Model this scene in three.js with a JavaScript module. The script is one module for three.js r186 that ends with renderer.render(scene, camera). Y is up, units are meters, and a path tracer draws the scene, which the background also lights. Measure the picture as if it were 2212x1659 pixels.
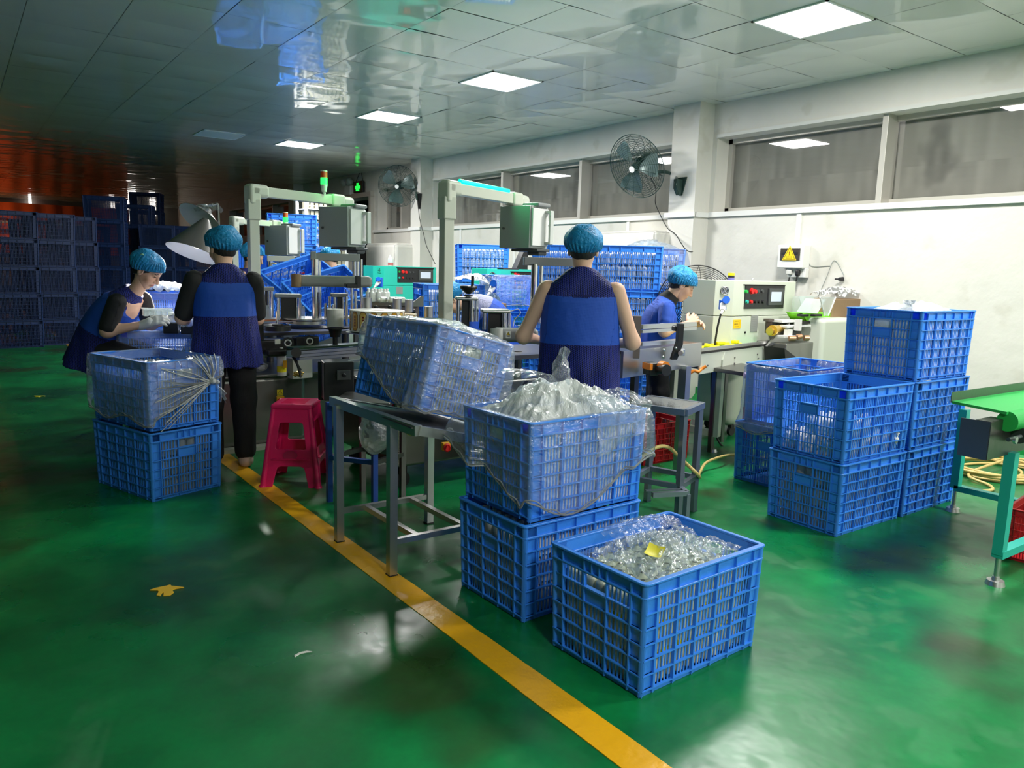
import * as THREE from 'three';
import { RoundedBoxGeometry } from 'three/addons/geometries/RoundedBoxGeometry.js';
import { mergeGeometries, mergeVertices } from 'three/addons/utils/BufferGeometryUtils.js';
import { RectAreaLightUniformsLib } from 'three/addons/lights/RectAreaLightUniformsLib.js';

// ---------------------------------------------------------------- camera, sky, lights, exposure
const scene = new THREE.Scene();
scene.background = new THREE.Color(0x000000);
const F = 1635, W = 2212, H = 1659, YAW = 0.634007, PITCH = 0.151945, ROLL = 0.027685, EYE = 1.40, CEIL = 3.204;
const camera = new THREE.PerspectiveCamera(2 * Math.atan(H / 2 / F) * 180 / Math.PI, W / H, 0.05, 80);
camera.rotation.order = 'YXZ';
camera.rotation.set(-PITCH, -YAW, ROLL);
camera.position.set(0, EYE, 0);
scene.add(camera);
const renderer = new THREE.WebGLRenderer({ antialias: true });
renderer.toneMapping = THREE.LinearToneMapping;
renderer.toneMappingExposure = 1.45;
renderer.shadowMap.enabled = true;
RectAreaLightUniformsLib.init();
const PANEL_POWER = 78, PANEL_GLOW = 3;           // ceiling panels (what they cast, what the eye sees of the fitting)
const CELL = 0.6, GX = 4.154, GZ = -6.686;           // the ceiling grid
// [column, row, lit] of the 60 x 60 panels in the grid; the last three hang over and behind the camera
const PANELS = [[1, 5, 1], [0, 0, 1], [0, -4, 1], [0, -9, 1], [-2, -9, 0], [1, 10, 1], [1, 15, 1], [-6, 13, 1]];

// ---------------------------------------------------------------- helpers
let seed = 7;
const rnd = (a = 0, b = 1) => { seed = (seed * 1664525 + 1013904223) >>> 0; return a + (b - a) * seed / 4294967296; };
const V = (x, y, z) => new THREE.Vector3(x, y, z);
const sstep = (a, b, x) => { const t = Math.min(1, Math.max(0, (x - a) / (b - a))); return t * t * (3 - 2 * t); };
camera.updateMatrixWorld();
const CAMQ = new THREE.Quaternion().setFromEuler(camera.rotation);
const ray = (u, v) => V((u - W / 2) / F, -(v - H / 2) / F, -1).applyQuaternion(CAMQ);   // unit depth
const P = (u, v, d) => ray(u, v).multiplyScalar(d).add(camera.position);                // point at a depth
const onY = (u, v, y) => { const r = ray(u, v); return r.multiplyScalar((y - EYE) / r.y).add(camera.position); };
const onX = (u, v, x) => { const r = ray(u, v); return r.multiplyScalar(x / r.x).add(camera.position); };
const onZ = (u, v, z) => { const r = ray(u, v); return r.multiplyScalar(z / r.z).add(camera.position); };

// value noise in 3D
const hash3 = (x, y, z) => { let h = (x * 374761393 + y * 668265263 + z * 2147483647 + 1274126177) | 0; h = Math.imul(h ^ (h >>> 13), 1274126177); return ((h ^ (h >>> 16)) >>> 0) / 4294967296; };
function noise(x, y, z) {
  const i = Math.floor(x), j = Math.floor(y), k = Math.floor(z); let u = x - i, v = y - j, w = z - k;
  u = u * u * (3 - 2 * u); v = v * v * (3 - 2 * v); w = w * w * (3 - 2 * w);
  const L = (a, b, t) => a + (b - a) * t;
  return L(L(L(hash3(i, j, k), hash3(i + 1, j, k), u), L(hash3(i, j + 1, k), hash3(i + 1, j + 1, k), u), v),
    L(L(hash3(i, j, k + 1), hash3(i + 1, j, k + 1), u), L(hash3(i, j + 1, k + 1), hash3(i + 1, j + 1, k + 1), u), v), w) * 2 - 1;
}
const fbm = (x, y, z, o = 4) => { let s = 0, a = 0.5; for (let i = 0; i < o; i++) { s += a * noise(x, y, z); x *= 2.03; y *= 2.03; z *= 2.03; a *= 0.5; } return s; };
// tileable 2D noise for textures
function tnoise(u, v, n, s) {
  const x = u * n, y = v * n, i = Math.floor(x), j = Math.floor(y); let a = x - i, b = y - j; a = a * a * (3 - 2 * a); b = b * b * (3 - 2 * b);
  const m = k => ((k % n) + n) % n, h = (p, q) => hash3(m(p), m(q), s);
  return (h(i, j) * (1 - a) + h(i + 1, j) * a) * (1 - b) + (h(i, j + 1) * (1 - a) + h(i + 1, j + 1) * a) * b;
}
const tfbm = (u, v, n, s, o = 4) => { let r = 0, a = 0.5, t = 0; for (let i = 0; i < o; i++) { r += a * tnoise(u, v, n, s + i); t += a; a *= 0.5; n *= 2; } return r / t; };
function dataTex(n, fn, srgb = false, rep = 1) {
  const d = new Uint8Array(n * n * 4);
  for (let y = 0; y < n; y++) for (let x = 0; x < n; x++) {
    const c = fn(x / n, y / n), o = (y * n + x) * 4;
    const [r, g, b] = Array.isArray(c) ? c : [c, c, c];
    d[o] = Math.max(0, Math.min(255, r * 255)); d[o + 1] = Math.max(0, Math.min(255, g * 255)); d[o + 2] = Math.max(0, Math.min(255, b * 255)); d[o + 3] = 255;
  }
  const t = new THREE.DataTexture(d, n, n, THREE.RGBAFormat); t.wrapS = t.wrapT = THREE.RepeatWrapping; t.magFilter = THREE.LinearFilter; t.minFilter = THREE.LinearMipmapLinearFilter; t.generateMipmaps = true;
  if (srgb) t.colorSpace = THREE.SRGBColorSpace; t.repeat.set(rep, rep); t.needsUpdate = true; return t;
}
const rep = (t, a, b = a) => { const c = t.clone(); c.repeat.set(a, b); c.needsUpdate = true; return c; };

// geometry
const GEO = g => {                                   // plain, non-indexed, uv in metres by the dominant side
  if (g.index) g = g.toNonIndexed();
  for (const k of Object.keys(g.attributes)) if (!['position', 'normal', 'uv', 'color'].includes(k)) g.deleteAttribute(k);
  g.morphAttributes = {}; return g;
};
function boxUV(g) {
  const p = g.attributes.position, n = g.attributes.normal, uv = new Float32Array(p.count * 2);
  for (let i = 0; i < p.count; i++) {
    const ax = Math.abs(n.getX(i)), ay = Math.abs(n.getY(i)), az = Math.abs(n.getZ(i)), x = p.getX(i), y = p.getY(i), z = p.getZ(i);
    if (ay >= ax && ay >= az) { uv[2 * i] = x; uv[2 * i + 1] = z; } else if (ax > az) { uv[2 * i] = z; uv[2 * i + 1] = y; } else { uv[2 * i] = x; uv[2 * i + 1] = y; }
  }
  g.setAttribute('uv', new THREE.BufferAttribute(uv, 2)); return g;
}
const mg = (list, keepUV) => {
  list = (Array.isArray(list) ? list.flat(3) : [list]).map(GEO);
  const color = list.every(g => g.attributes.color); if (!color) list.forEach(g => g.deleteAttribute('color'));
  const g = list.length > 1 ? mergeGeometries(list) : list[0]; return keepUV ? g : boxUV(g);
};
const M4 = new THREE.Matrix4();
const tr = (g, x = 0, y = 0, z = 0, rx = 0, ry = 0, rz = 0) => { M4.makeRotationFromEuler(new THREE.Euler(rx, ry, rz, 'YXZ')); M4.setPosition(x, y, z); return g.applyMatrix4(M4); };
const bx = (w, h, d, x = 0, y = 0, z = 0, ry = 0, rx = 0, rz = 0) => tr(new THREE.BoxGeometry(w, h, d), x, y, z, rx, ry, rz);
const rbx = (w, h, d, r, x = 0, y = 0, z = 0, ry = 0, rx = 0, rz = 0) => tr(new RoundedBoxGeometry(w, h, d, 2, Math.min(r, w / 2.1, h / 2.1, d / 2.1)), x, y, z, rx, ry, rz);
const cy = (r, h, x = 0, y = 0, z = 0, r2 = r, seg = 20, rx = 0, ry = 0, rz = 0) => tr(new THREE.CylinderGeometry(r2, r, h, seg), x, y, z, rx, ry, rz);
const lathe = (pts, x = 0, y = 0, z = 0, seg = 20) => tr(new THREE.LatheGeometry(pts.map(p => new THREE.Vector2(p[0], p[1])), seg), x, y, z);
const tor = (R, r, x = 0, y = 0, z = 0, rx = 0, ry = 0, seg = 40, rs = 6) => tr(new THREE.TorusGeometry(R, r, rs, seg), x, y, z, rx, ry);
function align(g, a, b) {                            // a geometry along +y, from a to b
  const d = b.clone().sub(a), q = new THREE.Quaternion().setFromUnitVectors(V(0, 1, 0), d.clone().normalize());
  return g.applyMatrix4(new THREE.Matrix4().compose(a.clone().add(b).multiplyScalar(0.5), q, V(1, 1, 1)));
}
const rod = (a, b, r, r2 = r, seg = 12) => align(new THREE.CylinderGeometry(r2, r, a.distanceTo(b), seg), a, b);
function bar(a, b, w, h, round = 0) {                // rectangular section: w level, h upright
  const d = b.clone().sub(a), L = d.length(), g = round ? new RoundedBoxGeometry(w, h, L, 2, round) : new THREE.BoxGeometry(w, h, L);
  const m = new THREE.Matrix4().lookAt(b, a, Math.abs(d.y) / L > 0.99 ? V(1, 0, 0) : V(0, 1, 0));
  m.setPosition(a.clone().add(b).multiplyScalar(0.5)); return g.applyMatrix4(m);
}
const tube = (pts, r, n = 40, rs = 8, closed = false) => new THREE.TubeGeometry(new THREE.CatmullRomCurve3(pts.map(p => p.isVector3 ? p : V(...p)), closed), n, r, rs, closed);
function prism(pts, depth, bevel = 0) {              // outline in x, y; depth along z, centred
  const s = new THREE.Shape(pts.map(p => new THREE.Vector2(p[0], p[1])));
  return new THREE.ExtrudeGeometry(s, { depth: depth - 2 * bevel, bevelEnabled: bevel > 0, bevelSize: bevel, bevelThickness: bevel, bevelSegments: 2, curveSegments: 8 }).translate(0, 0, -depth / 2 + bevel);
}
// a box whose front face covers a rectangle of the picture: its front left edge stands at depth d, its front turned by ry
function pbox(u1, v1, u2, v2, d, ry = 0, thick = 0.1, round = 0) {
  const vm = (v1 + v2) / 2, a = P(u1, vm, d), n = V(Math.sin(ry), 0, Math.cos(ry)), r = ray(u2, vm);
  const b = r.multiplyScalar(a.clone().sub(camera.position).dot(n) / r.dot(n)).add(camera.position);
  const w = Math.hypot(b.x - a.x, b.z - a.z), yt = P(u1, v1, d).y, yb = P(u1, v2, d).y, h = yt - yb;
  const cx = (a.x + b.x) / 2 - n.x * thick / 2, cz = (a.z + b.z) / 2 - n.z * thick / 2, y = (yt + yb) / 2;
  const g = round ? rbx(w, h, thick, round) : bx(w, h, thick);
  return Object.assign(tr(g, cx, y, cz, 0, ry, 0), { c: V(cx, y, cz), w, h, n, front: V((a.x + b.x) / 2, y, (a.z + b.z) / 2) });
}
const prod = (u1, v1, u2, v2, d, r, seg = 16) => rod(P(u1, v1, d), P(u2, v2, d), r, r, seg);
const vcyl = (u, v1, v2, d, r, seg = 20, r2 = r) => { const a = P(u, v1, d), b = P(u, v2, d); return cy(r, a.y - b.y, a.x, (a.y + b.y) / 2, a.z, r2, seg); };   // upright cylinder

// objects
const count = {};
const numbered = n => { const k = count[n] = (count[n] ?? -1) + 1; return k ? `${n}_${String(k).padStart(3, '0')}` : n; };
function thing(name, label, category, p = [0, 0, 0], ry = 0, group) {
  const o = new THREE.Group(); o.name = numbered(name); o.position.set(...(p.isVector3 ? [p.x, p.y, p.z] : p)); o.rotation.y = ry;
  o.userData = { label, category }; if (group) o.userData.group = group; scene.add(o); return o;
}
function part(parent, name, geos, material, label) { // shapes are given in the scene's own metres unless the parent is local
  const g = mg(geos);
  if (!parent.userData.local) { let o = parent; while (o.parent && o.parent !== scene) o = o.parent; o.updateMatrix(); g.applyMatrix4(o.matrix.clone().invert()); }
  const m = new THREE.Mesh(g, material); m.name = name; if (label) m.userData.label = label; parent.add(m); return m;
}
const local = o => { o.userData.local = true; return o; };
function single(name, label, category, geos, material, group, kind, keep) {
  const g = mg(geos, keep); g.computeBoundingBox(); const b = g.boundingBox, c = V((b.min.x + b.max.x) / 2, b.min.y, (b.min.z + b.max.z) / 2);
  g.translate(-c.x, -c.y, -c.z); const m = new THREE.Mesh(g, material); m.name = numbered(name); m.position.copy(c);
  m.userData = { label, category }; if (group) m.userData.group = group; if (kind) m.userData.kind = kind; scene.add(m); return m;
}
function struct(name, geos, material, parent) {
  const g = mg(geos), m = new THREE.Mesh(g, material); m.name = name; if (parent) parent.add(m); else { m.userData.kind = 'structure'; scene.add(m); } return m;
}
function copy(src, label, p, ry, group) {
  const c = src.clone(); c.name = numbered(src.name.replace(/_\d{3}$/, '')); c.userData = { ...src.userData, label }; if (group) c.userData.group = group;
  if (p) c.position.set(...(p.isVector3 ? [p.x, p.y, p.z] : p)); if (ry !== undefined) c.rotation.set(0, ry, 0); scene.add(c); return c;
}
// ---------------------------------------------------------------- materials
const grain = dataTex(256, (u, v) => tfbm(u, v, 8, 3, 5));
const fine = dataTex(256, (u, v) => 0.5 * tfbm(u, v, 32, 5, 3) + 0.5 * tnoise(u, v, 128, 9));
const brushed = dataTex(256, (u, v) => 0.6 * tnoise(u, v * 0.02, 256, 4) + 0.4 * tfbm(u, v, 8, 6, 3));
const crinkle = dataTex(512, (u, v) => {             // creased film: ridges at several sizes
  let r = 0, a = 0.5; for (const [n, s] of [[5, 1], [11, 2], [23, 3], [47, 4]]) { const w = tfbm(u, v, n, s + 20, 2); r += a * (1 - Math.abs(w - 0.5) * 4); a *= 0.55; } return 0.15 + 0.7 * r;
});
const netTex = dataTex(128, (u, v) => { const a = (u * 8) % 1, b = (v * 8 + (Math.floor(u * 8) % 2) * 0.5) % 1; const d = Math.hypot(a - 0.5, b - 0.5); return d < 0.3 ? [0.01, 0.02, 0.1] : [0.04, 0.11, 0.5]; }, true);
const netBump = dataTex(128, (u, v) => { const a = (u * 8) % 1, b = (v * 8 + (Math.floor(u * 8) % 2) * 0.5) % 1; return Math.min(1, Math.hypot(a - 0.5, b - 0.5) * 2.2); });
const cloth = dataTex(256, (u, v) => 0.7 * tfbm(u, v, 4, 31, 3) + 0.15 * ((u * 64) % 1) + 0.15 * ((v * 64) % 1));
const mats = {};
function mat(name, color, roughness = 0.5, metalness = 0, extra = {}) {
  const { physical, ...rest } = extra, C = physical ? THREE.MeshPhysicalMaterial : THREE.MeshStandardMaterial;
  const m = new C({ roughness, metalness, ...rest }); Array.isArray(color) ? m.color.setRGB(...color) : m.color.set(color); m.name = name; return mats[name] = m;
}
const bumpy = (t, r, s) => ({ bumpMap: rep(t, r), bumpScale: s });
const M = {
  blue: mat('blue_crate_plastic', [0.038, 0.245, 0.84], 0.38, 0, bumpy(grain, 9, 0.0008)),
  red: mat('red_crate_plastic', [0.52, 0.008, 0.014], 0.4, 0, bumpy(grain, 9, 0.0008)),
  pink: mat('pink_plastic', [0.78, 0.012, 0.13], 0.32, 0, bumpy(grain, 12, 0.0005)),
  steel: mat('brushed_steel', [0.55, 0.55, 0.55], 0.32, 0.9, bumpy(brushed, 3, 0.0003)),
  chrome: mat('polished_steel', [0.72, 0.73, 0.75], 0.14, 1),
  darksteel: mat('dark_steel', [0.16, 0.155, 0.15], 0.3, 0.85, bumpy(brushed, 3, 0.0003)),
  greypaint: mat('grey_paint', [0.24, 0.25, 0.25], 0.45, 0, bumpy(fine, 4, 0.0003)),
  boxgrey: mat('grey_enamel', [0.33, 0.36, 0.34], 0.38, 0.1, bumpy(fine, 4, 0.0003)),
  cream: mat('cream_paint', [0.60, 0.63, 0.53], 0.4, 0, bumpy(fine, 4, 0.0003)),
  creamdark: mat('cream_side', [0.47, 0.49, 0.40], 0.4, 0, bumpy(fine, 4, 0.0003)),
  white: mat('white_plastic', [0.75, 0.75, 0.72], 0.4),
  offwhite: mat('off_white_paint', [0.62, 0.62, 0.58], 0.5, 0, bumpy(fine, 4, 0.0003)),
  black: mat('black_plastic', [0.012, 0.012, 0.013], 0.42),
  rubber: mat('rubber', [0.02, 0.02, 0.02], 0.8),
  panelblack: mat('black_panel', [0.016, 0.016, 0.018], 0.35),
  teal: mat('teal_enamel', [0.022, 0.52, 0.40], 0.35, 0, bumpy(fine, 4, 0.0003)),
  tealframe: mat('teal_frame', [0.02, 0.42, 0.34], 0.35),
  green: mat('green_belt', [0.02, 0.42, 0.08], 0.45, 0, bumpy(fine, 6, 0.0004)),
  yellow: mat('yellow_plastic', [0.86, 0.74, 0.01], 0.35),
  orange: mat('orange_tape', [0.85, 0.24, 0.01], 0.45),
  switchred: mat('red_button', [0.7, 0.01, 0.01], 0.35),
  switchgreen: mat('green_button', [0.01, 0.4, 0.06], 0.35),
  socketblue: mat('blue_socket', [0.01, 0.12, 0.62], 0.35),
  film: mat('clear_film', [0.90, 0.94, 0.97], 0.17, 0, { physical: 1, transmission: 0.93, thickness: 0, ior: 1.55, side: THREE.DoubleSide, ...bumpy(crinkle, 2.2, 0.012) }),
  filmthick: mat('milky_film', [0.86, 0.91, 0.95], 0.2, 0, { physical: 1, transmission: 0.84, thickness: 0, ior: 1.55, side: THREE.DoubleSide, ...bumpy(crinkle, 3, 0.012) }),
  filmwhite: mat('white_film', [0.86, 0.88, 0.88], 0.28, 0, { physical: 1, transmission: 0.4, thickness: 0, side: THREE.DoubleSide, ...bumpy(crinkle, 3, 0.012) }),
  clear: mat('clear_bottle', [0.86, 0.90, 0.90], 0.12, 0, { physical: 1, transmission: 0.72, thickness: 0, ior: 1.5, side: THREE.DoubleSide }),
  lining: mat('white_lining_film', [0.90, 0.91, 0.92], 0.35, 0, bumpy(crinkle, 4, 0.006)),
  hdpe: mat('white_bottle', [0.82, 0.82, 0.80], 0.42),
  skin: mat('skin', [0.78, 0.47, 0.33], 0.5, 0, { vertexColors: true, ...bumpy(fine, 30, 0.0004) }),
  hair: mat('black_hair', [0.014, 0.011, 0.01], 0.55),
  vest: mat('blue_vest_cloth', [0.006, 0.075, 0.50], 0.6, 0, { bumpMap: rep(cloth, 5), bumpScale: 0.006 }),
  net: mat('navy_net_cloth', [1, 1, 1], 0.65, 0, { map: rep(netTex, 12), bumpMap: rep(netBump, 12), bumpScale: 0.004 }),
  navy: mat('navy_crate_plastic', [0.006, 0.03, 0.13], 0.45, 0, bumpy(grain, 9, 0.0008)),  // blue crates of the far stacks, the shade there put into the colour
  tee: mat('black_cotton', [0.012, 0.012, 0.014], 0.75, 0, { bumpMap: rep(cloth, 6), bumpScale: 0.005 }),
  trousers: mat('black_trousers', [0.008, 0.008, 0.009], 0.8, 0, { bumpMap: rep(cloth, 4), bumpScale: 0.006 }),
  polo: mat('blue_polo', [0.008, 0.075, 0.50], 0.65, 0, { bumpMap: rep(cloth, 6), bumpScale: 0.005 }),
  cap: mat('blue_hair_net', [0.008, 0.27, 0.60], 0.5, 0, { bumpMap: rep(crinkle, 7), bumpScale: 0.008 }),
  glove: mat('white_glove', [0.78, 0.77, 0.74], 0.8, 0, bumpy(cloth, 20, 0.001)),
  shoe: mat('beige_shoe', [0.55, 0.40, 0.32], 0.6),
  hose: mat('yellow_hose', [0.62, 0.46, 0.16], 0.35),
  cord: mat('black_cord', [0.02, 0.02, 0.02], 0.5),
  fangreen: mat('dark_green_enamel', [0.022, 0.05, 0.042], 0.3, 0.2),
  lime: mat('lime_paint', [0.18, 0.62, 0.01], 0.35),
  brown: mat('brown_card', [0.27, 0.17, 0.09], 0.7, 0, bumpy(grain, 6, 0.001)),
  screen: mat('lit_screen', [0.3, 0.34, 0.4], 0.25, 0, { emissive: new THREE.Color(0.55, 0.62, 0.72), emissiveIntensity: 0.5 }),
  gold: mat('gold_foil', [0.75, 0.5, 0.12], 0.3, 0.8),
};
const glow = (name, c, k) => mat(name, [c[0] * 0.4, c[1] * 0.4, c[2] * 0.4], 0.4, 0, { emissive: new THREE.Color(...c), emissiveIntensity: k });
M.green_glow = glow('green_lamp', [0.02, 1, 0.10], 1.6);
M.cyan_glow = glow('green_tube_lamp', [0.0, 0.95, 0.42], 1.5);
M.red_lens = mat('red_lamp_lens', [0.75, 0.09, 0.02], 0.3);
M.sign_glow = glow('green_sign_lamp', [0.02, 0.8, 0.08], 0.8);
// flat print drawn on a canvas
function printed(name, w, h, draw, rough = 0.5, extra = {}) {
  const c = document.createElement('canvas'); c.width = w; c.height = h; const x = c.getContext('2d'); draw(x, w, h);
  const t = new THREE.CanvasTexture(c); t.colorSpace = THREE.SRGBColorSpace; const m = new THREE.MeshStandardMaterial({ map: t, roughness: rough, ...extra }); m.name = name; return m;
}
// a printed sheet w x h standing at a point, turned by ry, 2 mm thick, its print on the front
function sheet(parent, name, w, h, p, ry, material, label, thick = 0.002) {
  const g = new THREE.BoxGeometry(w, h, thick); tr(g, p.x, p.y, p.z, 0, ry, 0);
  let o = parent; while (o && o.parent && o.parent !== scene) o = o.parent;
  if (o && !parent.userData.local) { o.updateMatrix(); g.applyMatrix4(o.matrix.clone().invert()); }
  const m = new THREE.Mesh(g, material); m.name = name; if (label) m.userData.label = label; if (parent) parent.add(m); return m;
}
// ---------------------------------------------------------------- the room
const floorCol = dataTex(1024, (u, v) => {
  const big = tfbm(u, v, 5, 41, 5), mid = tfbm(u, v, 24, 47, 4), spk = tnoise(u, v, 400, 3);
  const dirt = sstep(0.60, 0.78, tfbm(u, v, 9, 61, 4)) * 0.75, k = 0.80 + 0.5 * (big - 0.5) + 0.35 * (mid - 0.5) + 0.05 * (spk - 0.5);
  return [0.045 * k + dirt * 0.17, 0.56 * k * (1 - 0.42 * dirt), 0.285 * k * (1 - 0.5 * dirt)];
}, true, 1 / 5.5);
const floorRough = dataTex(512, (u, v) => { const r = 0.20 + 0.22 * tfbm(u, v, 9, 53, 5) + 0.1 * sstep(0.55, 0.7, tfbm(u, v, 30, 12, 3)); return [0, r, 0]; }, false, 1 / 4);
M.floor = mat('green_epoxy_floor', [1, 1, 1], 1, 0, { map: floorCol, roughnessMap: floorRough, bumpMap: rep(grain, 1 / 1.5), bumpScale: 0.003 });
const wallTex = dataTex(512, (u, v) => { const k = 0.93 + 0.1 * (tfbm(u, v, 6, 83, 5) - 0.5), st = sstep(0.62, 0.8, tfbm(u, v, 14, 91, 4)) * 0.035; return [0.895 * k - st, 0.885 * k - st * 1.05, 0.85 * k - st * 1.3]; }, true, 1 / 3);
M.wall = mat('white_wall_paint', [1, 1, 1], 0.62, 0, { map: wallTex, bumpMap: rep(grain, 1.5), bumpScale: 0.003 });
M.darkwall = mat('grey_wall_paint', [0.20, 0.19, 0.18], 0.7, 0, bumpy(grain, 1, 0.003));  // left and far walls: the unlit hall is put into this darker colour
M.tile = mat('glossy_ceiling_panel', [0.62, 0.67, 0.60], 0.4, 0.0, { physical: 1, clearcoat: 1, clearcoatRoughness: 0.045, ior: 1.75 });
M.seam = mat('ceiling_grid', [0.20, 0.21, 0.20], 0.5);
M.line = mat('yellow_floor_paint', [0.95, 0.47, 0.006], 0.32, 0, { bumpMap: rep(grain, 4), bumpScale: 0.002 });
M.skirt = mat('green_skirting', [0.012, 0.27, 0.06], 0.3, 0, bumpy(grain, 3, 0.003));
M.alu = mat('window_aluminium', [0.50, 0.48, 0.43], 0.4, 0.3, bumpy(fine, 3, 0.0003));
M.glass = mat('window_glass', [1, 1, 1], 0.02, 0, { physical: 1, transmission: 1, thickness: 0, ior: 1.55 });
const veil = dataTex(512, (u, v) => { const k = 0.50 + 0.10 * (tfbm(u, v, 3, 15, 5) - 0.5) + 0.08 * (tnoise(u, v * 0.15, 40, 8) - 0.5) - 0.10 * sstep(0.58, 0.75, tfbm(u, v, 5, 33, 4)); return [k, k * 0.995, k * 0.93]; }, true, 1 / 2.4);
M.veil = mat('grey_window_covering', [1, 1, 1], 0.8, 0, { map: veil });

const X0 = -9, X1 = 6.75, Z0 = -30, Z1 = 4;
struct('floor', bx(X1 - X0 + 0.6, 0.1, Z1 - Z0 + 0.4, (X0 + X1) / 2 + 0.1, -0.05, (Z0 + Z1) / 2), M.floor);
{ // painted line along the aisle, 4 mm of paint with a slightly ragged edge
  const g = new THREE.BoxGeometry(0.118, 0.003, 26, 1, 1, 260), p = g.attributes.position;
  for (let i = 0; i < p.count; i++) { const z = p.getZ(i), s = Math.sign(p.getX(i)); p.setX(i, p.getX(i) + 0.004 * fbm(z * 9, s * 7, 1, 3) + 0.004 * noise(z * 1.3, s, 4)); }
  g.computeVertexNormals(); struct('floor_line', tr(g, 1.437 + 0.005, 0.0015, -11, 0, 0.006), M.line);
}
{ // ceiling: panels of the 60 cm grid, slightly bowed; those near enough one by one, the far ones joined
  const ceiling = new THREE.Group(); ceiling.name = 'ceiling'; ceiling.userData.kind = 'structure'; scene.add(ceiling);
  struct('slab', bx(X1 - X0 + 0.6, 0.12, Z1 - Z0 + 0.4, (X0 + X1) / 2, CEIL + 0.10, (Z0 + Z1) / 2), M.seam, ceiling);
  const cells = [], taken = new Set(PANELS.map(p => p[0] + ',' + p[1]));
  for (let j = Math.floor((X0 - GX) / CELL); j <= 4; j++) for (let i = Math.floor((Z0 - GZ) / CELL); i <= Math.ceil((Z1 - GZ) / CELL); i++) if (!taken.has(j + ',' + i)) {
    const c = V(GX + (j + 0.5) * CELL, CEIL, GZ + (i + 0.5) * CELL), q = c.clone().sub(camera.position).applyQuaternion(CAMQ.clone().invert()), d = -q.z;
    const inView = d > 0.3 && Math.abs(q.x / d) < 0.75 && q.y / d < 0.62;
    cells.push({ j, i, c, inView, d });
  }
  const pane = (j, i, n) => {
    const w = j === 4 ? X1 - (GX + 4 * CELL) : CELL, g = new THREE.PlaneGeometry(w - 0.004, CELL - 0.004, n, n); g.rotateX(Math.PI / 2);
    const p = g.attributes.position, tx = (hash3(j, i, 1) - 0.5) * 0.006, tz = (hash3(j, i, 2) - 0.5) * 0.006, b = (hash3(j, i, 3) - 0.25) * 0.011, s = hash3(j, i, 5) * 0.010 - 0.005;
    for (let k = 0; k < p.count; k++) {
      const x = p.getX(k) / (w / 2), z = p.getZ(k) / (CELL / 2);
      p.setY(k, -0.002 + tx * x * 0.5 + tz * z * 0.5 - b * (1 - x * x) * (1 - z * z) + s * x * z * (1 - z * z * x * x) * 0.5 + 0.0014 * noise(x * 1.7 + j * 3, z * 1.7 + i * 5, 2));
    }
    g.computeVertexNormals(); return g;
  };
  cells.filter(c => c.inView).sort((a, b) => a.d - b.d).forEach((c, k) => { c.one = k < 300; });
  const rest = [];
  for (const { j, i, c, one, inView } of cells) {
    const g = pane(j, i, one ? 9 : inView ? 5 : 2), off = j === 4 ? (X1 + GX + 4 * CELL) / 2 - c.x : 0;
    if (one) { const m = new THREE.Mesh(g, M.tile); m.name = 'ceiling_panel'; m.position.set(c.x + off, CEIL, c.z); ceiling.add(m); } else rest.push(g.translate(c.x + off, CEIL, c.z));
  }
  struct('distant_ceiling_panels', rest, M.tile, ceiling).userData.kind = 'stuff';
}
// side walls
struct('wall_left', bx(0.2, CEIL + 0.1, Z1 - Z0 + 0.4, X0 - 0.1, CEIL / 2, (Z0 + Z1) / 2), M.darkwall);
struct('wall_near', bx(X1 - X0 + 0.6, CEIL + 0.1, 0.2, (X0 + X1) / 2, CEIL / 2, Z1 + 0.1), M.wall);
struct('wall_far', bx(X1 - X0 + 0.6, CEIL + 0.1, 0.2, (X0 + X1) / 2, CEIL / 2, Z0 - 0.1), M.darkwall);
const WIN = [[-5.56, 0.2], [-11.62, -6.04], [-13.75, -12.05], [-23.6, -18.1]], WB = 2.066, WT = 2.85, DOOR = [-15.45, -13.98, 2.72];
{ // right wall with its high windows and a doorway; its thickness shows in the openings
  const T = 0.34, xm = X1 + T / 2, seg = (z0, z1, y0, y1) => bx(T, y1 - y0, z1 - z0, xm, (y0 + y1) / 2, (z0 + z1) / 2), parts = [];
  const marks = [Z0, DOOR[0], DOOR[1], Z1, ...WIN.flat()].sort((a, b) => a - b);
  for (let k = 0; k + 1 < marks.length; k++) {
    const a = marks[k], b = marks[k + 1], m = (a + b) / 2; if (b - a < 1e-3) continue;
    if (WIN.some(w => m > w[0] && m < w[1])) { parts.push(seg(a, b, 0, WB), seg(a, b, WT, CEIL + 0.05)); }
    else if (m > DOOR[0] && m < DOOR[1]) parts.push(seg(a, b, DOOR[2], CEIL + 0.05)); else parts.push(seg(a, b, 0, CEIL + 0.05));
  }
  struct('wall_right', parts, M.wall);
}
{ // columns against the wall
  [[-5.99, -5.62], [-11.98, -11.64], [-18.0, -17.66]].forEach(([a, b], k) => struct('column_' + (k + 1), [bx(0.26, CEIL, b - a, 6.64, CEIL / 2, (a + b) / 2)], M.wall));
  // plastered boxing at the foot of the columns
  struct('column_boxing_1', rbx(0.5, 1.86, 0.95, 0.05, 6.52, 0.93, -6.42), M.wall);
  struct('column_boxing_2', rbx(0.6, 1.78, 1.2, 0.08, 6.46, 0.89, -12.5), M.wall);
}
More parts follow.
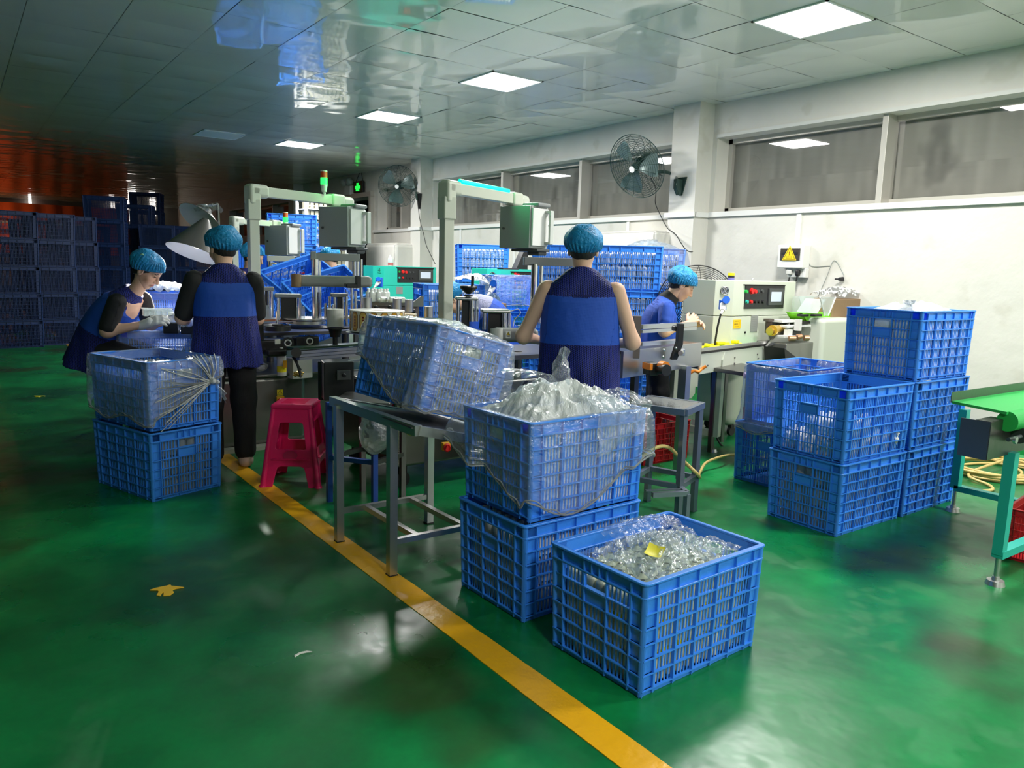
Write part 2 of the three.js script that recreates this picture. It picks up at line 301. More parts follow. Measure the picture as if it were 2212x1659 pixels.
WIN.forEach(([a, b], k) => {
  const w = new THREE.Group(); w.name = 'window_' + (k + 1); w.userData.kind = 'structure'; scene.add(w);
  const muls = [[-3.74, -1.9], [-7.86, -9.66], [-12.9], [-20, -21.8]][k], edges = [a, ...muls.slice().sort((p, q) => p - q), b];
  struct('frame', [bx(0.05, 0.05, b - a, 6.97, WB + 0.025, (a + b) / 2), bx(0.05, 0.05, b - a, 6.97, WT - 0.025, (a + b) / 2), bx(0.05, WT - WB, 0.05, 6.97, (WB + WT) / 2, a + 0.025), bx(0.05, WT - WB, 0.05, 6.97, (WB + WT) / 2, b - 0.025)], M.alu, w);
  for (const m of muls) struct('mullion', rbx(0.19, WT - WB, 0.055, 0.004, 6.90, (WB + WT) / 2, m), M.alu, w);
  for (let i = 0; i + 1 < edges.length; i++) struct('pane', bx(0.006, WT - WB - 0.02, edges[i + 1] - edges[i] - 0.03, 6.955, (WB + WT) / 2, (edges[i] + edges[i + 1]) / 2), M.glass, w);
  const g = new THREE.PlaneGeometry(b - a, WT - WB, 90, 8), p = g.attributes.position;
  for (let i = 0; i < p.count; i++) p.setZ(i, 0.012 * fbm(p.getX(i) * 1.6, p.getY(i) * 0.7, k, 3));
  g.computeVertexNormals(); g.rotateY(-Math.PI / 2); struct('covering', [g.translate(7.03, (WB + WT) / 2, (a + b) / 2), bx(0.03, WT - WB, b - a, 7.075, (WB + WT) / 2, (a + b) / 2)], M.veil, w);
  struct('head_strip', bx(0.03, 0.035, b - a, X1 - 0.004, WT + 0.012, (a + b) / 2), M.offwhite, w);
});
{ // sill rail, cover strips and skirting
  const rail = [], runs = [[-5.62, Z1], [-11.64, -5.99], [-13.95, -11.98]];
  for (const [a, b] of runs) rail.push(bx(0.035, 0.052, b - a, X1 - 0.017, 2.036, (a + b) / 2));
  for (const [a, b] of [[-5.99, -5.62], [-11.98, -11.64]]) rail.push(bx(0.035, 0.052, b - a + 0.06, 6.495, 2.03, (a + b) / 2), bx(0.26, 0.052, 0.03, 6.63, 2.03, b + 0.015));
  struct('trim_1', rail, M.white);
  struct('trim_2', [[-4.485, 1.70], [-6.846, 0.6], [-9.2, 0.6], [-10.7, 0.6]].map(([z, y]) => bx(0.018, 2.01 - y, 0.05, X1 - 0.008, (2.01 + y) / 2, z)), M.white);
  struct('baseboard_right', [bx(0.03, 0.125, 3.9 + 13.9, X1 - 0.014, 0.0625, (3.9 - 13.9) / 2), tr(prism([[0, 0], [0.05, 0], [0, 0.05]], 17.8), X1 - 0.03, 0, (3.9 - 13.9) / 2, 0, Math.PI)], M.skirt);
}
{ // doorway: steel post, dark passage behind
  const d = new THREE.Group(); d.name = 'door_1'; d.userData.kind = 'structure'; scene.add(d);
  struct('door_frame', [bx(0.1, DOOR[2], 0.09, X1 - 0.03, DOOR[2] / 2, DOOR[1] + 0.03), bx(0.1, DOOR[2], 0.09, X1 - 0.03, DOOR[2] / 2, DOOR[0] - 0.03), bx(0.1, 0.09, DOOR[1] - DOOR[0] + 0.15, X1 - 0.03, DOOR[2] + 0.04, (DOOR[0] + DOOR[1]) / 2)], M.alu, d);
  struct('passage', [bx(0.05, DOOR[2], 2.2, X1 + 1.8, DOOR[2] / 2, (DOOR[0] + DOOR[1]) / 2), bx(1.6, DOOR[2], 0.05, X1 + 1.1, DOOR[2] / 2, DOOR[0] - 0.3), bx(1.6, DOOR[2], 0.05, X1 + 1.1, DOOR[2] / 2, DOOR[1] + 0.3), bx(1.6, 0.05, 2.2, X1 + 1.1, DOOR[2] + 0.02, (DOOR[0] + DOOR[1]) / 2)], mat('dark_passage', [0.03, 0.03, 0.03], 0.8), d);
}
// ceiling light panels: thin frame, glowing diffuser and an area light of the same size just under it
PANELS.forEach(([j, i, lit], k) => {
  const x = GX + (j + 0.5) * CELL, z = GZ + (i + 0.5) * CELL;
  const t = thing('ceiling_light', lit ? ['bright square ceiling light panel, the largest one, above the open right-hand floor', 'second largest bright square ceiling light panel, over the packing line', 'third bright square ceiling light panel down the row, beside the big one', 'smallest and furthest bright square ceiling light panel', '', 'bright square ceiling light panel over the camera', 'bright square ceiling light panel behind the camera', 'bright square ceiling light panel over the aisle beside the camera'][k] : 'unlit square ceiling light panel, dull grey, left of the smallest lit one', 'ceiling light', [x, CEIL - 0.014, z]);
  part(t, 'frame', [[0, -1], [0, 1], [1, 0], [-1, 0]].map(([a, b]) => bx(a ? 0.018 : CELL, 0.016, b ? 0.018 : CELL, x + a * 0.291, CEIL - 0.004, z + b * 0.291)), M.white);
  part(t, 'diffuser', bx(CELL - 0.03, 0.006, CELL - 0.03, x, CEIL - 0.006, z), lit ? (M.diffuser ??= glow('lit_diffuser', [1, 0.985, 0.95], PANEL_GLOW)) : M.offwhite);
  if (lit) { const l = new THREE.RectAreaLight(new THREE.Color(1, 0.985, 0.955), PANEL_POWER, CELL - 0.04, CELL - 0.04); l.position.set(0, -0.004, 0); l.rotation.x = -Math.PI / 2; t.add(l); }
});
// ---------------------------------------------------------------- plastic crates
const CL = 0.656, CW = 0.469, CH = 0.407;
const taper = g => { const p = g.attributes.position; for (let i = 0; i < p.count; i++) { const k = 0.962 + 0.038 * Math.min(1, p.getY(i) / CH); p.setX(i, p.getX(i) * k); p.setZ(i, p.getZ(i) * k); } return g; };
const ROWS = 6, Y0 = 0.022, Y1 = 0.352, RH = (Y1 - Y0) / ROWS;
function crateSide(len, half, cols, slots, handle) {          // lattice of one side, its outside towards +z at z = half
  const g = [], T = 0.012, zi = half - T, cw = (len - 0.13) / cols, x0 = -len / 2 + 0.065, mid = handle ? [x0 + cw, x0 + 2 * cw] : null;
  for (let c = 0; c < cols; c++) for (let s = 0; s <= slots; s++) {
    const x = x0 + c * cw + cw * s / slots, w = s === 0 || s === slots ? 0.007 : 0.0062;
    const top = handle && c === 1 && s > 0 && s < slots ? Y1 - 2 * RH : Y1; g.push(bx(w, top - 0.01, 0.0035, x, (top + 0.01) / 2, zi));
  }
  for (let c = 0; c <= cols; c++) g.push(bx(0.0055, CH - 0.02, T, x0 + c * cw, (CH - 0.02) / 2 + 0.006, half - T / 2));          // upright ribs
  for (let r = 0; r <= ROWS; r++) { // level ribs
    const y = Y0 + r * RH; if (handle && r === ROWS - 1) { for (const q of [0, 2]) g.push(bx(cw, 0.0045, T, x0 + (q + 0.5) * cw, y, half - T / 2)); continue; }
    g.push(bx(len - 0.02, 0.0045, T, 0, y, half - T / 2));
  }
  g.push(bx(len - 0.02, 0.018, 0.0035, 0, 0.010, zi), bx(len - 0.012, CH - Y1, 0.0035, 0, (CH + Y1) / 2, zi));                     // bottom and top bands
  for (const s of [-1, 1]) g.push(bx(0.064, CH, 0.0035, s * (len / 2 - 0.036), CH / 2, zi));
  const n = handle ? 2 : 0; for (let c = 0; c < n; c++) g.push(bx(0.004, CH - Y1 - 0.012, T, x0 + cw + cw * (c + 1) / 3, (CH + Y1) / 2 - 0.004, half - T / 2));
  if (handle) g.push(bx(cw, 0.006, 0.02, (mid[0] + mid[1]) / 2, Y1 - RH, half - 0.008));
  return g;
}
const tg = g => taper(mg(g));
const crateGeo = (() => {
  const long = tg(crateSide(CL, CW / 2, 5, 6)), short = tg(crateSide(CW, CL / 2, 3, 6, true)), cw = (CW - 0.13) / 3;
  const plate = tg(rbx(cw - 0.004, RH - 0.002, 0.005, 0.002, 0, Y1 - 1.5 * RH, CL / 2 - 0.010));
  const rim = [], prof = (l, w, h, y, r) => { const s = new THREE.Shape(), o = (sh, a, b, rr) => { sh.moveTo(-a + rr, -b); sh.lineTo(a - rr, -b); sh.quadraticCurveTo(a, -b, a, -b + rr); sh.lineTo(a, b - rr); sh.quadraticCurveTo(a, b, a - rr, b); sh.lineTo(-a + rr, b); sh.quadraticCurveTo(-a, b, -a, b - rr); sh.lineTo(-a, -b + rr); sh.quadraticCurveTo(-a, -b, -a + rr, -b); }; o(s, l / 2, w / 2, r); const q = new THREE.Path(); o(q, l / 2 - 0.017, w / 2 - 0.017, r * 0.6); s.holes.push(q); return new THREE.ExtrudeGeometry(s, { depth: h, bevelEnabled: true, bevelSize: 0.0015, bevelThickness: 0.0015, bevelSegments: 1, curveSegments: 5 }).rotateX(-Math.PI / 2).translate(0, y, 0); };
  rim.push(prof(CL + 0.004, CW + 0.004, 0.005, CH - 0.0065, 0.022), prof(CL - 0.004, CW - 0.004, 0.003, Y1 + 0.001, 0.018));
  const post = [];
  for (let r = 0; r <= ROWS; r++) { const y = Y0 + r * RH; post.push(bx(0.060, 0.0045, 0.012, -0.030 + 0.004, y, 0), bx(0.012, 0.0045, 0.060, 0, y, -0.030 + 0.004)); }
  const corner = tg([...post.map(g => g.translate(CL / 2 - 0.012, 0, CW / 2 - 0.012)), cy(0.012, CH - 0.01, CL / 2 - 0.0135, CH / 2, CW / 2 - 0.0135, 0.012, 12)]);
  const base = mg([bx((CL - 0.02) * 0.962, 0.004, (CW - 0.02) * 0.962, 0, 0.006, 0), ...[-0.42, 0.42].map(k => bx(CL * 0.93, 0.008, 0.02, 0, 0.004, k * CW)), ...[-0.44, 0.44].map(k => bx(0.02, 0.008, CW * 0.9, k * CL, 0.004, 0))]);
  return { long, short, plate, rim: mg(rim), corner, base };
})();
function makeCrate(name, label, material, group) {
  const t = local(thing(name, label, 'crate', [0, 0, 0], 0, group)), add = (n, g, ry, sx) => { const m = new THREE.Mesh(g, material); m.name = n; m.rotation.y = ry || 0; t.add(m); return m; };
  add('rim', crateGeo.rim); add('base', crateGeo.base);
  for (const a of [0, Math.PI]) { add('long_side', crateGeo.long, a); const e = add('end_side', crateGeo.short, a + Math.PI / 2); const n = new THREE.Mesh(crateGeo.plate, material); n.name = 'name_plate'; e.add(n); }
  for (const [sx, sz] of [[1, 1], [-1, 1], [1, -1], [-1, -1]]) { // corner posts are mirror images: two of them turned, two mirrored
    const g = sx * sz > 0 ? crateGeo.corner : (crateGeo.cornerM ??= (() => { const k = crateGeo.corner.clone(); k.scale(-1, 1, 1); const p = k.attributes.position.array, n = k.attributes.normal.array; for (const a of [p, n]) for (let i = 0; i < a.length; i += 9) for (let q = 0; q < 3; q++) { const x = a[i + 3 + q]; a[i + 3 + q] = a[i + 6 + q]; a[i + 6 + q] = x; } return k; })());
    add('corner_post', g, sx * sz > 0 ? (sx > 0 ? 0 : Math.PI) : (sx < 0 ? 0 : Math.PI));
  }
  return t;
}
const blue0 = makeCrate('plastic_crate', '', M.blue); scene.remove(blue0); count.plastic_crate = -1;
const shaded0 = makeCrate('plastic_crate', '', M.navy); scene.remove(shaded0); count.plastic_crate = -1;
const red0 = makeCrate('plastic_crate', '', M.red); scene.remove(red0); count.plastic_crate = -1;
const crate = (label, x, y, z, ry, group, src = blue0) => { const c = copy(src, label, [x, y, z], ry, group); c.name = numbered('plastic_crate'); return c; };
count.plastic_crate = -1;
const crates = {};
{
  const A = (k, label, x, lev, z, ry, group) => { count.plastic_crate; crates[k] = crate(label, x, lev * CH, z, ry, group); };
  A('front', 'blue crate of yellow-capped bottles alone on the floor beside the yellow line', 2.045, 0, -1.834, 0.03);
  A('midlow', 'lower blue crate of the stack beside the steel table, behind the crate of yellow caps', 2.046, 0, -2.476, 0.022);
  A('midup', 'upper blue crate heaped with crumpled white film beside the steel table', 2.066, 1, -2.486, 0.028);
  A('leftlow', 'dark blue lower crate of the two-high stack standing alone by the two sorting women', 0.952, 0, -4.99, 1.895);
  A('leftup', 'upper crate with a knotted plastic bag pulled over it, by the two sorting women', 0.962, 1, -5.03, 1.90);
  A('rlow', 'bottom blue crate under the half-empty open crate, in the block near the wall', 4.093, 0, -2.341, -0.022);
  A('rup', 'half-empty open blue crate with white bottles heaped in its corner, atop another crate', 4.090, 1, -2.339, -0.028);
  A('qlow', 'bottom crate of the three-high column next to the green belt table', 4.757, 0, -2.327, -0.006);
  A('qmid', 'middle crate of the three-high column next to the green belt table', 4.755, 1, -2.32, -0.012);
  A('qtop', 'topmost blue crate of the three-high column, full of white bottles', 4.745, 2, -2.326, -0.01);
  A('blow', 'blue crate underneath the bag-lined crate behind the half-empty one', 4.60, 0, -2.98, 0.02);
  A('bup', 'blue crate wrapped in a long clear bag behind the half-empty open crate', 4.63, 1, -2.95, 0.03);
}
// crate lying askew on the tilted table top
crates.tilt = copy(blue0, 'bag-covered blue crate leaning askew on the steel table', [0, 0, 0], 0); crates.tilt.name = numbered('plastic_crate');
crates.tilt.quaternion.setFromRotationMatrix(new THREE.Matrix4().makeRotationY(1.633).multiply(new THREE.Matrix4().makeRotationX(0.258))); crates.tilt.position.set(1.873, 0.683, -3.319);

// ---------------------------------------------------------------- what the crates hold
const bottleProfile = (r, h, n) => [[0, 0], [r * 0.9, 0], [r, r * 0.15], [r, h * 0.66], [r * 0.92, h * 0.73], [n, h * 0.80], [n, h * 0.86]];
const bottleGeo = mg(new THREE.LatheGeometry([...bottleProfile(0.0235, 0.118, 0.010), [0.0105, 0.1015], [0.0105, 0.118], [0, 0.118]].map(p => new THREE.Vector2(...p)), 10), true);
const capGeo = mg(cy(0.0185, 0.022, 0, 0.011, 0, 0.0165, 12), true), bodyGeo = mg(new THREE.LatheGeometry(bottleProfile(0.0235, 0.118, 0.010).map(p => new THREE.Vector2(...p)), 10), true);
function fill(c, name, label, category, geo, material, { top = 0.36, nx = 12, nz = 8, layers = 3, h = 0.118, y0 = 0.012, keep = () => true, jitter = 0.004, lie = 0, dy = 0 }) {
  const list = [], q = new THREE.Quaternion(), iw = CL - 0.062, id = CW - 0.062;
  for (let l = 0; l < layers; l++) for (let i = 0; i < nx; i++) for (let k = 0; k < nz; k++) {
    const x = -iw / 2 + iw * (i + 0.5) / nx, z = -id / 2 + id * (k + 0.5) / nz; if (!keep(x / (CL / 2), z / (CW / 2), l)) continue;
    const y = y0 + l * h + dy; if (y + h > top + 0.02) continue;
    q.setFromEuler(new THREE.Euler(rnd(-lie, lie), rnd(0, 6), rnd(-lie, lie)));
    list.push(new THREE.Matrix4().compose(V(x + rnd(-jitter, jitter), y, z + rnd(-jitter, jitter)).multiply(V(0.97, 1, 0.97)), q, V(1, 1, 1)));
  }
  const m = new THREE.InstancedMesh(geo, material, list.length); list.forEach((k, i) => m.setMatrixAt(i, k)); m.name = numbered(name);
  m.userData = { label, category, kind: 'stuff' }; m.position.copy(c.position); m.quaternion.copy(c.quaternion); scene.add(m); return m;
}
fill(crates.front, 'packed_bottles', 'clear bottles packed in layers inside the crate of yellow caps', 'bottles', bodyGeo, M.palebottle ??= mat('pale_yellow_bottle', [0.80, 0.76, 0.52], 0.3), { top: 0.345, layers: 3, h: 0.108 });
fill(crates.front, 'yellow_caps', 'yellow bottle caps in rows inside the floor crate beside the yellow line', 'caps', capGeo, M.yellow, { top: 0.36, layers: 3, h: 0.108, dy: 0.094 });
for (const [k, l] of [['midup', 'white bottles filling the film-heaped crate beside the steel table'], ['midlow', 'white bottles filling the crate under the film-heaped one'], ['qtop', 'white bottles filling the topmost crate of the three-high column']]) fill(crates[k], 'packed_bottles', l, 'bottles', bottleGeo, M.hdpe, {});
fill(crates.rup, 'packed_bottles', 'white bottles heaped in one corner of the half-empty open crate', 'bottles', bottleGeo, M.hdpe, { layers: 2, lie: 0.25, keep: (x, z, l) => (x + 1) * 0.5 + (1 - z) * 0.42 < (l ? 0.62 : 1.25) });
for (const [k, l] of [['leftup', 'clear bottles inside the crate with the knotted bag'], ['leftlow', 'clear bottles inside the dark lower crate by the sorting women'], ['rlow', 'clear bottles inside the crate under the half-empty one'], ['qmid', 'clear bottles inside the middle crate of the three-high column'], ['qlow', 'clear bottles inside the bottom crate of the three-high column'], ['tilt', 'pale bottles inside the bag-covered crate on the steel table']])
  fill(crates[k], 'packed_bottles', l, 'bottles', bodyGeo, k === 'tilt' ? (M.greenbottle = mat('pale_green_bottle', [0.66, 0.68, 0.48], 0.3)) : M.clear, { nx: 11, nz: 7 });

function lining(c, label) { // white film pressed against the inside of a crate
  const t = local(thing('film_lining', label, 'plastic bag')), k = 0.014, g = []; t.position.copy(c.position); t.quaternion.copy(c.quaternion);
  for (const [len, half, a] of [[CL, CW / 2, 0], [CW, CL / 2, Math.PI / 2], [CL, CW / 2, Math.PI], [CW, CL / 2, -Math.PI / 2]]) { const p = new THREE.PlaneGeometry(len - 0.05, 0.35, 48, 24), q = p.attributes.position; for (let i = 0; i < q.count; i++) q.setZ(i, 0.005 * fbm(q.getX(i) * 14 + a, q.getY(i) * 14, half, 3)); p.computeVertexNormals(); g.push(tr(p, Math.sin(a) * (half - k - 0.006), 0.19, Math.cos(a) * (half - k - 0.006), 0, a)); }
  const m = new THREE.Mesh(taper(mg(g)), M.lining); m.name = 'film'; t.add(m); return t;
}
lining(crates.midup, 'white film lining seen through the slots of the film-heaped crate'); lining(crates.qtop, 'white film lining seen through the slots of the topmost crate in the three-high column');
// ---------------------------------------------------------------- film: liners, sheets, heaps
// a bag pulled over a crate's rim: from inside, over the edge, then down outside as far as drop(px, pz)
function liner(c, name, label, { drop, inside = 0.12, bulge = () => 0.012, material = M.film, hem = true, n = 150, rows = 26, crease = 0.007, cover }) {
  const per = [], a = CL / 2 + 0.006, b = CW / 2 + 0.006, r = 0.03, tot = 4 * (a + b);
  for (let i = 0; i < n; i++) { // walk round the rim
    let s = tot * i / n, x, z, nx, nz;
    if (s < 2 * a) { x = -a + s; z = b; nx = 0; nz = 1; } else if ((s -= 2 * a) < 2 * b) { x = a; z = b - s; nx = 1; nz = 0; } else if ((s -= 2 * b) < 2 * a) { x = a - s; z = -b; nx = 0; nz = -1; } else { s -= 2 * a; x = -a; z = -b + s; nx = -1; nz = 0; }
    const ex = Math.max(0, Math.abs(x) - (a - r)), ez = Math.max(0, Math.abs(z) - (b - r));
    if (ex > 0 && ez > 0 || (ex > 0 && nz) || (ez > 0 && nx)) { const dx = Math.sign(x) * ex, dz = Math.sign(z) * ez, l = Math.hypot(dx, dz) || 1; nx = dx / l; nz = dz / l; x = Math.sign(x) * (a - r) + nx * r; z = Math.sign(z) * (b - r) + nz * r; }
    per.push([x, z, nx, nz]);
  }
  const pos = [], uv = [], idx = [], hemPts = [];
  for (let j = 0; j <= rows; j++) for (let i = 0; i <= n; i++) {
    const [x, z, nx, nz] = per[i % n], px = x / a, pz = z / b, s = j / rows, d = drop(px, pz); let y, off;
    if (s < 0.2) { const k = 1 - s / 0.2; y = CH + 0.006 - inside * k; off = -0.024 - 0.01 * k; if (cover) { y = CH + cover(px * (1 - k * 0.97), pz * (1 - k * 0.97)); off = -k * 0.97; } }
    else { const k = (s - 0.2) / 0.8; y = CH + 0.008 - d * k; off = 0.004 + bulge(px, pz, k) * Math.sin(Math.min(1, k * 1.3) * Math.PI * 0.55) - 0.010 * k * (y < CH ? 1 : 0); }
    const nn = fbm(x * 9 + nx * 3, y * 7, z * 9 + nz * 3, 3) * crease * 2.4 + (Math.abs(fbm(x * 20, y * 13 + 5, z * 20, 2)) - 0.2) * crease;
    const yy = y + 0.5 * nn * (s < 0.2 ? 0.6 : 1); let X, Z;
    if (cover && s < 0.2) { X = x * (1 + off); Z = z * (1 + off); } else { X = x + nx * (off + nn); Z = z + nz * (off + nn); }
    pos.push(X, Math.max(yy, -0.4), Z); uv.push(tot * i / n, s * 0.7);
    if (j === rows && i < n) hemPts.push(V(X, yy, Z));
  }
  for (let j = 0; j < rows; j++) for (let i = 0; i < n; i++) { const p = j * (n + 1) + i; idx.push(p, p + n + 1, p + 1, p + 1, p + n + 1, p + n + 2); }
  const g = new THREE.BufferGeometry(); g.setAttribute('position', new THREE.Float32BufferAttribute(pos, 3)); g.setAttribute('uv', new THREE.Float32BufferAttribute(uv, 2)); g.setIndex(idx); g.computeVertexNormals();
  const t = local(thing(name, label, 'plastic bag')); t.position.copy(c.position); t.quaternion.copy(c.quaternion);
  const m = new THREE.Mesh(g, material); m.name = 'film'; t.add(m);
  if (hem) { const h = new THREE.Mesh(mg([tube(hemPts, 0.004, 220, 5, true), tube(hemPts.map((p, i) => V(p.x * 1.004, p.y + 0.010 + 0.006 * Math.sin(i), p.z * 1.004)), 0.003, 220, 5, true)]), M.filmwhite); h.name = 'rolled_hem'; t.add(h); }
  return t;
}
function sheetGeo(w, d, nx, nz, fn) { // a sheet over a w x d patch, its points moved by fn(u, v) -> [x, y, z]
  const g = new THREE.PlaneGeometry(w, d, nx, nz); g.rotateX(-Math.PI / 2); const p = g.attributes.position, uv = g.attributes.uv;
  for (let i = 0; i < p.count; i++) { const c1 = k => Math.max(-0.99999, Math.min(0.99999, k)), u = c1(p.getX(i) / w * 2), v = c1(p.getZ(i) / d * 2), q = fn(u, v); p.setXYZ(i, ...q); uv.setXY(i, u * w / 2, v * d / 2); }
  g.computeVertexNormals(); return g;
}
const ridge = (x, y, z) => 1 - Math.abs(fbm(x, y, z, 3)) * 4;
function heap(c, name, label, category, sheets, extra) {
  const t = local(thing(name, label, category)); t.position.copy(c.position); t.quaternion.copy(c.quaternion);
  for (const [n, g, m] of sheets) { const k = new THREE.Mesh(g, m); k.name = n; t.add(k); } return t;
}
{ // floor crate: clear film gathered over the yellow caps, a yellow slip on it
  const top = (u, v) => 0.352 + 0.045 * Math.max(0, 1 - u * u) * (1 - v * v) + 0.020 * ridge(u * 2.4, v * 2.4, 1) * (1 - Math.max(u * u, v * v)) + 0.012 * fbm(u * 6, v * 6, 4, 3);
  heap(crates.front, 'film_bag', 'clear film bag gathered over the yellow caps in the floor crate', 'plastic bag', [
    ['film', sheetGeo(CL - 0.06, CW - 0.06, 110, 80, (u, v) => [u * (CL / 2 - 0.035), top(u, v), v * (CW / 2 - 0.035)]), M.film],
    ['gathered_ruff', sheetGeo(0.42, 0.3, 70, 50, (u, v) => { const r = Math.hypot(u, v * 0.8); return [0.02 + u * 0.24, 0.372 + 0.048 * Math.exp(-r * r * 2.2) + 0.024 * ridge(u * 3.4, v * 3.4, 8), 0.02 + v * 0.16]; }), M.filmthick],
    ['loose_flap', sheetGeo(0.5, 0.25, 60, 30, (u, v) => { const a = (v + 1) * 0.8; return [0.10 + u * 0.19 + 0.01 * fbm(u * 3, v * 3, 2), 0.375 + 0.055 * Math.sin(a * 1.6) * (1 - 0.55 * u * u) + 0.010 * ridge(u * 3, v * 3, 12), -0.19 + 0.10 * v]; }), M.film]]);
  const s = printed('yellow_slip_print', 128, 128, (x, w, h) => { x.fillStyle = '#ddd23a'; x.fillRect(0, 0, w, h); x.fillStyle = '#b3a520'; for (let i = 0; i < 6; i++) x.fillRect(18, 30 + i * 14, 60 + (i * 37) % 34, 3); });
  const slip = new THREE.Mesh(sheetGeo(0.075, 0.06, 10, 10, (u, v) => [u * 0.0375, 0.012 * (u + 0.2) * (u + 0.2) + 0.006 * v * v, v * 0.03]), s); s.side = THREE.DoubleSide;
  slip.name = numbered('paper_slip'); slip.userData = { label: 'small yellow paper slip lying on the film of the floor crate', category: 'paper' }; slip.position.set(1.945, 0.408, -1.765); slip.rotation.set(0.15, 0.5, 0); scene.add(slip);
}
{ // film heaped out of the crate beside the table
  liner(crates.midup, 'film_bag', 'clear liner bag with a rolled hem hanging over the film-heaped crate', { drop: (x, z) => z > 0.9 && x < 0.95 ? 0.30 + 0.10 * Math.cos((x + 0.35) * 2.2) : x < -0.9 ? 0.135 + 0.115 * (z + 1) : x > 0.9 ? 0.22 : 0.2, bulge: (x, z, k) => 0.020 + (x < -0.8 && z < -0.2 ? 0.07 * k : 0) + (x > 0.6 && z > 0.6 ? 0.03 : 0), inside: 0.05 });
  const dome = (u, v) => (1 - u * u) * (1 - v * v);
  heap(crates.midup, 'film_heap', 'crumpled white film rising to a peak out of the crate beside the steel table', 'plastic film', [
    ['crumpled_film', sheetGeo(0.6, 0.42, 90, 64, (u, v) => [u * 0.295, CH - 0.03 + 0.105 * Math.pow(dome(u, v), 0.55) + 0.055 * ridge(u * 2.1, v * 2.1, 3) * Math.sqrt(dome(u, v)) + 0.02 * fbm(u * 5, v * 5, 1, 3), v * 0.205]), M.filmwhite],
    ['upright_peak', sheetGeo(0.3, 0.3, 40, 40, (u, v) => { const t = (v + 1) / 2, w = 0.105 * (1 - t * 0.85) + 0.006; return [0.015 + u * w + 0.02 * t + 0.012 * noise(u * 2.5, v * 3, 1), CH + 0.06 + 0.20 * t - 0.02 * u * u, 0.01 + 0.035 * Math.cos(u * 2.6) * (1 - t) + 0.025 * noise(u * 2, v * 2, 9)]; }), M.filmthick],
    ['loose_loop', sheetGeo(0.3, 0.2, 40, 30, (u, v) => { const a = u * 2.3; return [-0.125 + 0.085 * Math.sin(a), CH + 0.10 + 0.055 * Math.cos(a) + 0.008 * noise(u * 3, v * 3, 3), -0.06 + v * 0.10 + 0.02 * u]; }), M.film],
    ['draped_flap', sheetGeo(0.36, 0.3, 60, 40, (u, v) => { const t = (v + 1) / 2, y = CH + 0.06 - 0.03 * t - 0.235 * Math.max(0, t - 0.30) * (1 - 0.25 * u), z = 0.06 + 0.215 * Math.min(1, t / 0.42) + 0.014 * noise(u * 3, v * 3, 7); return [0.135 + u * 0.15 + 0.04 * (1 - t), y + 0.010 * ridge(u * 2.6, v * 2.6, 5), z]; }), M.filmthick]]);
}
liner(crates.leftup, 'film_bag', 'clear bag stretched over the upper crate and knotted at one end', { drop: (x, z) => z < -0.9 ? 0.36 + 0.02 * Math.sin(x * 5) : x < -0.9 ? 0.36 - 0.24 * (z + 1) / 2 : 0.3, bulge: (x, z) => 0.022, inside: 0.06, material: M.filmthick });
{ // its knot: folds running to the gather, and the tail
  const t = local(thing('bag_knot', 'twisted white knot of the bag on the two-high crate stack', 'plastic bag')); t.position.copy(crates.leftup.position); t.quaternion.copy(crates.leftup.quaternion);
  const K = V(-0.352, 0.265, 0.155), g = [], xo = -CL / 2 - 0.014;
  for (let i = 0; i < 26; i++) { const e = i < 17 ? V(xo, CH - 0.02 - 0.42 * (i / 17) + rnd(-0.02, 0.02), -0.215 + rnd(0, 0.12)) : V(xo + 0.02 * rnd(0, 1), CH + 0.01 + rnd(-0.01, 0.02), 0.0 + (i - 17) * 0.024); const m = K.clone().lerp(e, 0.5).add(V(-0.016 + rnd(-0.008, 0.004), rnd(-0.018, 0.018), rnd(-0.01, 0.01))); g.push(tube([K.clone().add(V(rnd(-0.006, 0.006), rnd(-0.012, 0.012), 0)), m, e], rnd(0.0022, 0.0046), 16, 5)); }
  part(t, 'gathered_folds', g, M.filmwhite);
  part(t, 'twist', [tr(new THREE.SphereGeometry(0.02, 14, 10), K.x - 0.012, K.y, K.z, 0.4, 0.3, 0.2), tr(new THREE.SphereGeometry(0.014, 12, 8), K.x - 0.014, K.y - 0.01, K.z + 0.03)], M.filmwhite);
  const tail = new THREE.Mesh(sheetGeo(0.16, 0.1, 36, 24, (u, v) => { const a = (u + 1) / 2; return [K.x - 0.012 - 0.03 * a + 0.012 * Math.sin(v * 8) * a, K.y - 0.02 - 0.085 * a + v * 0.035 * (0.2 + a), K.z + 0.012 + 0.052 * a]; }), M.filmthick); tail.name = 'tail'; t.add(tail);
}
liner(crates.tilt, 'film_bag', 'crinkled clear bag covering the askew crate on the steel table', { drop: (x, z) => z < -0.9 ? 0.22 + 0.19 * sstep(0.9, -0.6, x) : x < -0.9 ? 0.40 : x > 0.9 ? 0.22 : 0.40, bulge: (x, z, k) => 0.02 + (x < -0.8 ? 0.045 * k : 0), material: M.filmthick, crease: 0.011, cover: (x, z) => 0.010 + 0.075 * (1 - x * x) * (1 - z * z) * (0.6 + 0.5 * z) + 0.03 * fbm(x * 3, z * 3, 2, 3), n: 170, rows: 44 });
liner(crates.bup, 'film_bag', 'long milky liner bag over the crate behind the half-empty one', { drop: (x, z) => 0.46 + 0.015 * Math.sin(x * 9 + z * 5), bulge: (x, z, k) => 0.018 + 0.035 * sstep(0.75, 1, k), inside: 0.3, material: M.filmthick, crease: 0.005 });
